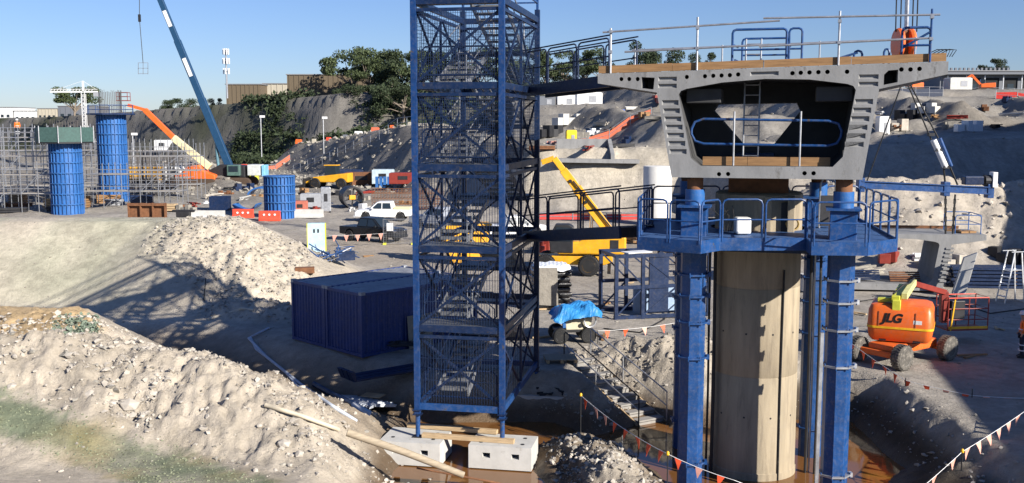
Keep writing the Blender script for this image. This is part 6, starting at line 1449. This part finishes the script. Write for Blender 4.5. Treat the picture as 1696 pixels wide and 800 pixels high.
# rim fences, netting, far bits
def far_fence(p0, p1, H, label, m_, net=None):
    p0.z = hz(p0.x, p0.y); p1.z = hz(p1.x, p1.y); t = T('site_fence', label, 'fence', p0); d = p1 - p0; n = max(2, int(d.length / 2.6))
    PT = [V(((p0 + d * k / n).x, (p0 + d * k / n).y, hz((p0 + d * k / n).x, (p0 + d * k / n).y))) for k in range(n + 1)]
    for q_ in PT: mb = MB(); mb.cyl(q_, q_ + V((0, 0, H)), .05, n=5); mb.build('post', m_, t, world=True)
    for z in (H * .5, H): mb = MB(); mb.tube([q_ + V((0, 0, z)) for q_ in PT], .04, 5); mb.build('rail', m_, t, world=True)
    if net:
        for k in range(n): q_ = PT[k]; e_ = PT[k + 1]; mb = MB(); mb.prism([q_ + V((0, 0, .05)), e_ + V((0, 0, .05)), e_ + V((0, 0, H * random.uniform(.7, .95))), q_ + V((0, 0, H * random.uniform(.7, .95)))], (0, .03, 0)); mb.build('net_panel', net, t, world=True)
    return t
ornet = mat('orange_net', (.6, .14, .07), .7, var=.3)
pnet = mat('pink_net', (.5, .24, .19), .8, var=.3)
far_fence(gy(485, 238, 190), gy(690, 205, 160), 1.6, 'wire fence along rim of the shaded slope', galv)
far_fence(gy(330, 246, 195), gy(480, 240, 200), 1.1, 'orange net fence along foot of dark hillside', galv, ornet)
far_fence(gy(975, 219, 128), gy(1078, 214, 128), 1.2, 'orange debris net across the terrace left of girder', galv, ornet)
far_fence(gy(905, 222, 130), gy(972, 221, 130), 1.0, 'faded net fence on the terrace beside the yellow box', galv, pnet)
far_fence(gy(1648, 184, 190), gy(1720, 184, 188), 1.6, 'red barrier mesh at the far right terrace', galv, mat('red_net', (.6, .04, .03), .6))
far_fence(gy(1470, 190, 200), gy(1560, 188, 200), 2.2, 'dark screened fence on terrace under the grey building', galv, mat('dark_net', (.05, .06, .09), .8))
far_fence(gy(1560, 152, 250), gy(1720, 150, 250), 1.3, 'wire fence before the grey site building', galv)
far_fence(gy(893, 366, 96), gy(1060, 362, 96), .7, 'low red and white barrier line beyond the lower gangway', galv, mat('barrier_red', (.55, .06, .05), .6))
def box_thing(name, px, py, Y, d, m_, label, cat, rz=.1):
    q_ = gy(px, py, Y); g_ = hz(q_.x, Y); t = T(name, label, cat, (q_.x, Y, g_ - .1), rz)
    mb = MB(); mb.sideprism([(-d[0] / 2, 0), (d[0] / 2, 0), (d[0] / 2, d[2] * .94), (d[0] * .42, d[2]), (-d[0] * .42, d[2]), (-d[0] / 2, d[2] * .94)], -d[1] / 2, d[1] / 2); mb.build('body', m_, t, bevel=.06)
    mb = MB(); mb.box((d[0] * .12, -d[1] / 2 - .02, d[2] * .5), (d[0] * .3, .04, d[2] * .45)); mb.build('door', grey_plastic, t)
    return t
box_thing('plant_box', 946, 218, 127, (1.3, 1.0, 2.2), mat('box_yellow', (.75, .5, .02), .5), 'bright yellow box on the terrace right of the tower', 'box')
box_thing('white_tank', 975, 160, 185, (4.6, 2.2, 2.4), white, 'long white tank on the upper terrace below upper gangway', 'tank')
box_thing('white_cabin', 938, 162, 190, (3.6, 2.2, 2.2), white, 'white cabin left of the long white tank', 'cabin')
box_thing('white_cabin', 905, 163, 190, (3.0, 2.2, 2.0), greyb, 'grey cabin on upper terrace next to the stair tower', 'cabin')
box_thing('blue_crate', 1020, 175, 160, (2.6, 1.2, .9), mat('crate_blue', (.05, .13, .5), .5), 'bright blue crate on terrace under the girder flange', 'crate')
box_thing('white_cabin', 1462, 200, 130, (1.4, 1.2, 2.8), white, 'narrow white cabin at right edge of girder web', 'cabin')
for k in range(16):
    px = 300 + k * 25 + random.uniform(-8, 8); Y = 209 - max(0, px - 480) * .2
    m_ = [white, ornet, orange, tan2, red, greyb][k % 6]; ct = ['cabin', 'crate', 'drum stack', 'cabin', 'crate', 'cabin'][k % 6]
    q_ = gy(px, 241, Y); mb = MB(); g_ = hz(q_.x, Y); w_ = random.uniform(.7, 1.6); mb.sideprism([(-w_ / 2, 0), (w_ / 2, 0), (w_ / 2, .8), (w_ * .4, .95), (-w_ * .4, .95)], -.4, .4)
    o = mb.build('site_store', m_, loc=(q_.x, Y, g_ - .1), bevel=.05); tag(o, ['white', 'orange meshed', 'orange', 'tan', 'red', 'grey'][k % 6] + ' store box ' + ['nearest the blue boom', 'in the middle', 'nearest the stair tower'][k // 6] + ' of the row before the dark hillside', 'store box', 'store boxes along the far rim')
# terrace walls
mb = MB(); a_, b_ = gy(922, 262, 112), gy(1006, 264, 112); t = T('retaining_wall', 'grey concrete retaining wall on cliff edge behind telehandler', 'retaining wall', a_)
mb.prism([a_, b_, V((b_.x, b_.y, gy(1006, 230, 112).z)), V((a_.x, a_.y, gy(922, 230, 112).z))], (0, .5, 0)); mb.build('wall', concrete, t, world=True)
mb = MB(); mb.prism([b_, b_ + V((0, -4, -.2)), b_ + V((0, -4, .6)), V((b_.x, b_.y, gy(1006, 230, 112).z))], (.4, 0, 0)); mb.build('wing_wall', concrete, t, world=True)
mb = MB(); mb.bar(a_ + V((-.3, -2, -.1)), b_ + V((3, -2, -.1)), 4.2, .4); mb.build('footing', concrete, t, world=True)
mb = MB(); a_, b_ = gy(885, 262, 118), gy(920, 258, 118); 
# far right excavators
def excavator(px, py, Y, rz, label):
    q_ = gy(px, py, Y); t = T('excavator', label, 'excavator', (q_.x, Y, hz(q_.x, Y)), rz)
    for y in (-1.2, 1.2): track(t, -1.6, 1.6, y, .45, .6)
    mb = MB(); mb.sideprism([(-1.9, 1.0), (1.3, 1.0), (1.3, 1.8), (.2, 2.0), (-1.9, 2.1)], -1.2, 1.2); mb.build('body', orange, t, bevel=.1)
    mb = MB(); mb.sideprism([(.1, 1.8), (1.2, 1.8), (1.0, 2.9), (.1, 2.9)], -1.1, 0); mb.build('cab', glass, t, bevel=.05)
    mb = MB(); mb.bar((1.1, .3, 1.6), (3.2, .3, 3.9), .35, .5); mb.bar((3.1, .3, 3.9), (5.0, .3, 2.6), .35, .5); mb.build('boom', orange, t)
    mb = MB(); mb.bar((5.0, .3, 2.7), (5.3, .3, 1.0), .3, .35); mb.build('stick', orange, t); mb = MB(); mb.sideprism([(5.0, .4), (5.6, .4), (5.7, 1.2), (5.1, 1.1)], -.2, .8); mb.build('bucket', steel_dark, t)
    return t
excavator(1632, 150, 238, RAD(170), 'orange excavator before the grey building at right'); excavator(1512, 158, 232, RAD(200), 'orange excavator beside right flange of the girder')
box_thing('white_tank', 1585, 165, 225, (5, 3, 2.6), block_con, 'pale concrete abutment block below the right excavator', 'abutment')
# clutter on the terraces and in the mid yard
def pile(px, py, kind, colm, size, label):
    q_ = gp(px, py, 4.); t = T('material_pile', label, 'material pile', (q_.x, q_.y, q_.z - .1), random.uniform(0, 3), 'material piles across the site')
    if kind == 'bars':
        for k in range(9): mb = MB(); mb.bar((-size, random.uniform(-.6, .6), .15 + .12 * (k % 4)), (size, random.uniform(-.6, .6), .15 + .12 * (k % 4)), .12); mb.build('bar', colm, t)
    elif kind == 'crates':
        for k in range(4): mb = MB(); mb.box((k * size * .5 - size * .7, random.uniform(-.4, .4), .4 * size * (.6 + .3 * (k % 2))), (size * .45, size * .5, size * .75 * (.6 + .3 * (k % 2))), random.uniform(-.3, .3)); mb.build('crate', colm, t, bevel=.03)
    else:
        mb = MB(); n_ = 14; vv = [(0, 0, size * .36)]
        for r_, z_ in ((.4, .29), (.8, .12), (1.2, -.15)):
            for k in range(n_): a = 6.283 * k / n_; vv.append((size * r_ * math.cos(a) * random.uniform(.85, 1.15), size * r_ * math.sin(a) * random.uniform(.85, 1.15), size * z_ * random.uniform(.8, 1.2)))
        ff = [(0, 1 + k, 1 + (k + 1) % n_) for k in range(n_)]
        for i in range(2):
            for k in range(n_): ff.append((1 + i * n_ + k, 1 + (i + 1) * n_ + k, 1 + (i + 1) * n_ + (k + 1) % n_, 1 + i * n_ + (k + 1) % n_))
        mb.faces(vv, ff); mb.build('heap', colm, t, smooth=True)
cname = {'bars': 'bundle of bars', 'crates': 'row of crates', 'heap': 'small heap'}
cm_ = [('rusty', rust), ('dark', steel_dark), ('blue', navy), ('pale', block_con), ('brown', timber), ('grey', dark_clod), ('red', darkred), ('white', white), ('sandy', clod)]
zones = [((895, 990), (170, 250), 8, 'on the terraces right of the stair tower'), ((990, 1100), (165, 245), 8, 'on the terraces left of the girder web'), ((1445, 1560), (165, 222), 7, 'on the terrace right of the girder web'), ((1560, 1690), (160, 222), 8, 'on the far right terrace'), ((500, 690), (288, 352), 20, 'in the yard behind the short column form'), ((895, 1050), (345, 420), 8, 'beyond the yellow telehandler'), ((300, 440), (315, 350), 9, 'between the crane and the red barriers'), ((1420, 1690), (425, 470), 6, 'beside the grounded segment')]
pk = 0
for (x0, x1), (y0, y1), cnt, where in zones:
    for k in range(cnt):
        px, py = lerp(x0, x1, (k + random.random()) / cnt), random.uniform(y0, y1); kd = ['bars', 'crates', 'bars', 'crates'][pk % 4]; nm_, m_ = cm_[pk % 9] if kd != 'heap' else [('grey', dark_clod), ('sandy', clod), ('brown', MATS['nose_clod'])][pk % 3]; pk += 1
        pile(px, py, kd, m_, random.uniform(.7, 1.7) * (1.4 if py < 260 else 1), f'{nm_} {cname[kd]} {["leftmost", "toward the left", "near the middle", "toward the right", "rightmost"][min(4, k * 5 // cnt)]} {where}')
# ------------------------------------------------------------------ trees
leafm = mat('gum_leaf', (.055, .075, .028), .7, var=.45, scale=.9); leafd = mat('dark_leaf', (.03, .045, .018), .75, var=.45, scale=.9)
bark = mat('gum_bark', (.22, .18, .14), .85, var=.3)
def tree_mesh(seed, H, W, umb, m_, nl=2600):
    rg = random.Random(seed); tr_ = MB(); tr_.tube([(0, 0, -1), (rg.uniform(-.2, .2), 0, H * .3), (rg.uniform(-.5, .5), 0, H * .6)], .2, 8, rs=[.035 * H, .026 * H, .016 * H])
    cl = []
    for k in range(15 if umb else 12):
        a = rg.uniform(0, 6.28); rr = W * .5 * math.sqrt(rg.random()); z = H * (rg.uniform(.6, .97) if umb else rg.uniform(.22, .95)); rr *= (1.0 if umb else math.sin(math.pi * min(1, z / H * .95)) ** .5 + .15)
        c_ = V((rr * math.cos(a), rr * math.sin(a), z)); cl.append((c_, W * rg.uniform(.11, .2)))
        tr_.tube([(0, 0, H * rg.uniform(.25, .5)), c_ * .55 + V((0, 0, H * .18)), c_], .1, 5, rs=[.014 * H, .009 * H, .003 * H])
    n = nl; vv = np.zeros((n * 4, 3)); rs = np.random.RandomState(seed)
    for k in range(n):
        c_, r = cl[rs.randint(len(cl))]; d = rs.randn(3); d /= np.linalg.norm(d) + 1e-6; d *= r * rs.rand() ** .4 * np.array([1.25, 1.25, .62 if umb else .95])
        p = np.array(c_) + d; u = rs.randn(3); u /= np.linalg.norm(u); w = np.cross(u, rs.randn(3)); w /= np.linalg.norm(w); s = W * rs.uniform(.008, .021)
        vv[4 * k:4 * k + 4] = p + u * s * 1.5, p + w * s * .8, p - u * s * 1.5, p - w * s * .8
    cm = bpy.data.meshes.new('crown'); cm.from_pydata(vv, [], [(4 * k, 4 * k + 1, 4 * k + 2, 4 * k + 3) for k in range(n)]); cm.materials.append(m_)
    return tr_.mesh('trunk', bark), cm
TM = {k: tree_mesh(k + 20, 10, 9 if k != 2 else 11, k in (0, 2), leafm if k in (0, 2) else leafd, 5600) for k in range(4)}
def tree(px, pyt, pyb, Y, kind, label, wid=1.0):
    a_ = gy(px, pyb, Y); H = gy(px, pyt, Y).z - a_.z; s = H / 10; t = T('gum_tree' if kind in (0, 2) else 'dense_tree', label, 'tree', (a_.x, Y, a_.z), random.uniform(0, 6.28), 'trees along the skyline')
    t.scale = (s * wid, s * wid, s); inst('trunk', TM[kind][0], t); c_ = inst('crown', TM[kind][1], t)
    return t
for a in ((125, 147, 205, 350, 2, 'spreading dark tree behind the white tower crane', 1.0), (280, 162, 200, 320, 1, 'small bushy tree on skyline left of blue boom', 1.0), (300, 159, 200, 325, 1, 'rounder bushy tree on skyline just left of blue boom', 1.2), (362, 160, 190, 300, 1, 'small tree beside the telecom pole foot', .9),
          (585, 86, 180, 262, 2, 'tall open gum tree left of the hilltop thicket', .8), (612, 98, 180, 255, 0, 'gum tree behind the end of long tan block', .9), (635, 88, 178, 258, 0, 'tall gum tree in the hilltop thicket', .9), (658, 84, 190, 250, 3, 'dense tall tree left of the stair tower', .9), (682, 88, 190, 248, 0, 'gum tree partly hidden by left tower post', .9),
          (640, 130, 205, 238, 3, 'dense dark tree lower on hillside left of tower', 1.1), (668, 135, 210, 232, 1, 'bushy tree on the slope beside the tower', 1.1), (600, 135, 195, 245, 1, 'bushy tree below the long tan block', 1.2), (570, 138, 195, 252, 3, 'dark bush tree below left end of tan block', 1.2),
          (715, 90, 180, 250, 0, 'gum tree seen through left half of the tower', .9), (750, 86, 180, 252, 3, 'dense tree seen through middle of the tower', 1.0), (790, 92, 180, 248, 3, 'dark tree seen through the tower stairs', 1.1), (830, 80, 180, 250, 0, 'gum tree behind right tower post', .9), (868, 85, 180, 252, 3, 'dense tree behind right tower side', 1.0),
          (905, 88, 170, 252, 0, 'gum tree just right of the stair tower', .8), (935, 92, 165, 256, 3, 'dark tree behind upper gangway rails', 1.0), (965, 84, 165, 260, 0, 'taller gum tree behind upper gangway rails', .9), (1000, 92, 160, 258, 3, 'dense tree left of the girder flange tip', 1.0), (1065, 70, 150, 262, 3, 'dense tree rising above left end of girder deck', .9), (1085, 74, 150, 266, 1, 'bushy tree just right of the tree above girder deck', 1.0),
          (1172, 82, 140, 290, 1, 'small tree showing over the deck at the middle post', .9), (1650, 93, 135, 300, 1, 'round tree behind the grey building roof', .9), (1625, 104, 140, 310, 1, 'low tree left of the round one on the right skyline', .7)):
    tree(*a)
# scrub on the dark hillside: leaf clumps
rs = np.random.RandomState(5); N = 1500; x = rs.uniform(-110, 5, N * 6); y = rs.uniform(175, 275, N * 6)
d1 = polysd(x, y, F1); wv = (np.abs(d1 - 9) < 13) & (fbm(x * .05 + 4, y * .05, 4) + .0 + .012 * (x + 55) > .12); x, y = x[wv][:N], y[wv][:N]; z = height(x, y)
vv = []; ff = []
for X, Y, Z in zip(x, y, z):
    r = rs.uniform(.7, 2.2)
    for k in range(26):
        d = rs.randn(3); d /= np.linalg.norm(d); p = np.array([X, Y, Z + r * .3]) + d * r * np.array([1, 1, .8]) * rs.rand() ** .4; u = rs.randn(3) * .22; w = rs.randn(3) * .2; b0_ = len(vv); vv += [p + u, p + w, p - u, p - w]; ff.append((b0_, b0_ + 1, b0_ + 2, b0_ + 3))
me = bpy.data.meshes.new('hillside_scrub'); me.from_pydata([tuple(v) for v in vv], [], ff); me.materials.append(leafd); o = bpy.data.objects.new('hillside_scrub', me); col.objects.link(o); o['kind'] = 'stuff'; o['label'] = 'dark scrub covering the far hillside'
# small weeds at bench edge
rs = np.random.RandomState(9); vv = []; ff = []
for k in range(70):
    q_ = gp(rs.uniform(85, 160), rs.uniform(528, 562), 2.0); r = rs.uniform(.08, .25)
    for j in range(26):
        d = rs.randn(3); d /= np.linalg.norm(d); p = np.array(q_) + np.abs(d) * np.array([1, 1, 1]) * r * rs.choice([-1, 1], 3) * np.array([1, 1, 0]) + np.array([0, 0, abs(d[2]) * r]); u = rs.randn(3) * .035; w = rs.randn(3) * .03; b0_ = len(vv); vv += [p + u, p + w, p - u, p - w]; ff.append((b0_, b0_ + 1, b0_ + 2, b0_ + 3))
me = bpy.data.meshes.new('bench_weeds'); me.from_pydata([tuple(v) for v in vv], [], ff); me.materials.append(mat('sage_leaf', (.16, .2, .15), .8)); o = bpy.data.objects.new('bench_weeds', me); col.objects.link(o); o['kind'] = 'stuff'; o['label'] = 'grey green weeds at the edge of the ochre bench'
# ------------------------------------------------------------------ workers
skin = mat('skin', (.42, .25, .17), .6, var=.08); hivis = mat('hi_vis_orange', (.85, .17, .02), .7, var=.1); trous = mat('navy_work_trousers', (.02, .025, .04), .8, var=.2)
def skinned(name, pts, edges, m_, par, sub=2):
    me = bpy.data.meshes.new(name); me.from_pydata([p for p, r in pts], edges, []); me.materials.append(m_)
    o = bpy.data.objects.new(name, me); col.objects.link(o); o.parent = par; KIDS.setdefault(par.name, []).append(o)
    sk = o.modifiers.new('Skin', 'SKIN')
    if not me.skin_vertices: raise RuntimeError('no skin layer')
    for i, (p, r) in enumerate(pts): me.skin_vertices[0].data[i].radius = (r, r) if not isinstance(r, tuple) else r
    me.skin_vertices[0].data[0].use_root = True
    s = o.modifiers.new('Sub', 'SUBSURF'); s.levels = s.render_levels = sub
    return o
def worker(p, rz, label):
    t = T('person', label, 'person', p, rz)
    pts = [((0, 0, .98), (.15, .11)), ((0, 0, 1.2), (.14, .1)), ((0, 0, 1.4), (.16, .1)), ((0, 0, 1.5), (.06, .06)), ((0, .01, 1.58), (.075, .09)), ((0, .015, 1.68), (.08, .1)),
           ((.19, 0, 1.42), .055), ((.24, -.03, 1.15), .045), ((.22, .12, .95), .035), ((.21, .2, .88), .03), ((-.19, 0, 1.42), .055), ((-.25, -.04, 1.15), .045), ((-.24, .06, .92), .035), ((-.24, .1, .84), .03),
           ((.1, 0, .88), .085), ((.11, .02, .5), .06), ((.11, -.02, .1), .045), ((.11, .14, .04), .04), ((-.1, 0, .88), .085), ((-.11, .04, .5), .06), ((-.12, .0, .1), .045), ((-.13, .16, .04), .04)]
    ed = [(0, 1), (1, 2), (2, 3), (3, 4), (4, 5), (2, 6), (6, 7), (7, 8), (8, 9), (2, 10), (10, 11), (11, 12), (12, 13), (0, 14), (14, 15), (15, 16), (16, 17), (0, 18), (18, 19), (19, 20), (20, 21)]
    skinned('body', pts, ed, skin, t)
    skinned('jacket', [((0, 0, .95), (.18, .135)), ((0, 0, 1.2), (.17, .125)), ((0, 0, 1.42), (.18, .12)), ((.2, 0, 1.43), .075), ((.24, -.03, 1.15), .065), ((.225, .1, .99), .052), ((-.2, 0, 1.43), .075), ((-.25, -.04, 1.15), .065), ((-.245, .05, .97), .052)], [(0, 1), (1, 2), (2, 3), (3, 4), (4, 5), (2, 6), (6, 7), (7, 8)], hivis, t)
    skinned('trousers', [((0, 0, .95), (.165, .125)), ((.1, 0, .85), .105), ((.11, .02, .5), .085), ((.11, -.02, .1), .075), ((-.1, 0, .85), .105), ((-.11, .04, .5), .085), ((-.12, 0, .1), .075)], [(0, 1), (1, 2), (2, 3), (0, 4), (4, 5), (5, 6)], trous, t)
    for x in (.11, -.12):
        mb = MB(); mb.sideprism([(-.1, 0), (.2, 0), (.2, .06), (.08, .13), (-.1, .14)], -.055, .055); mb.v = [(x - y, xx - .02, z) for xx, y, z in mb.v]; mb.build('boot', black, t, bevel=.025)
        for z in (.3, .52): mb = MB(); mb.tube([(x + .1 * math.cos(a), .02 + .1 * math.sin(a), z) for a in np.linspace(0, 5.6, 9)], .022, 6, closed=True); mb.build('reflective_band', white, t)
    mb = MB(); mb.tube([(.195 * math.cos(a), .15 * math.sin(a), 1.12) for a in np.linspace(0, 5.9, 16)], .025, 6, closed=True); mb.build('reflective_band', white, t)
    mb = MB(); mb.lathe([(.17, 1.70), (.135, 1.71), (.13, 1.77), (.09, 1.83), (.02, 1.85)], (0, .02, 0), 18); mb.build('helmet', white, t, smooth=True)
    mb = MB(); mb.prism([(-.012, .11, 1.64), (.012, .11, 1.64), (0, .135, 1.6)], (0, 0, -.012)); mb.build('nose', skin, t)
    for x in (-.035, .035): mb = MB(); mb.box((x, .105, 1.655), (.022, .014, .012)); mb.build('eye', steel_dark, t)
    return t
q_ = gz(1692, 592, 0); worker((q_.x, q_.y, 0), RAD(70), 'worker in orange hi-vis and dark trousers at right edge')
q_ = gz(30, 350, 0); worker((q_.x, q_.y + .8, 7.67), RAD(190), 'worker in orange hi-vis standing on the far left scaffold deck')
# ------------------------------------------------------------------ unseen girder added to shade the yard, outside the frame on the right
for k, (bx_, by_, ln, rzz, lb) in enumerate(((33.5, 9.0, 30.0, 12, 'unseen girder on piers added at right to shade the yard'),)):
    ng = T('shade_girder', lb, 'bridge girder', (bx_, by_, 0), -RAD(rzz))
    mb = MB(); prof = [(-4.79, 10.46), (4.79, 10.6), (4.79, 10.3), (3.05, 9.95), (2.70, 7.45), (-2.58, 7.45), (-3.05, 9.90), (-4.79, 10.18)]
    mb.prism([(a, 0, z) for a, z in prof], (0, ln, 0)); mb.build('span', concrete, ng)
    for y in (ln * .2, ln * .8): mb = MB(); mb.lathe([(1.25, -.5), (1.25, 7.45)], (0, y, 0), 28); mb.build('pier', pier_con, ng, smooth=True)
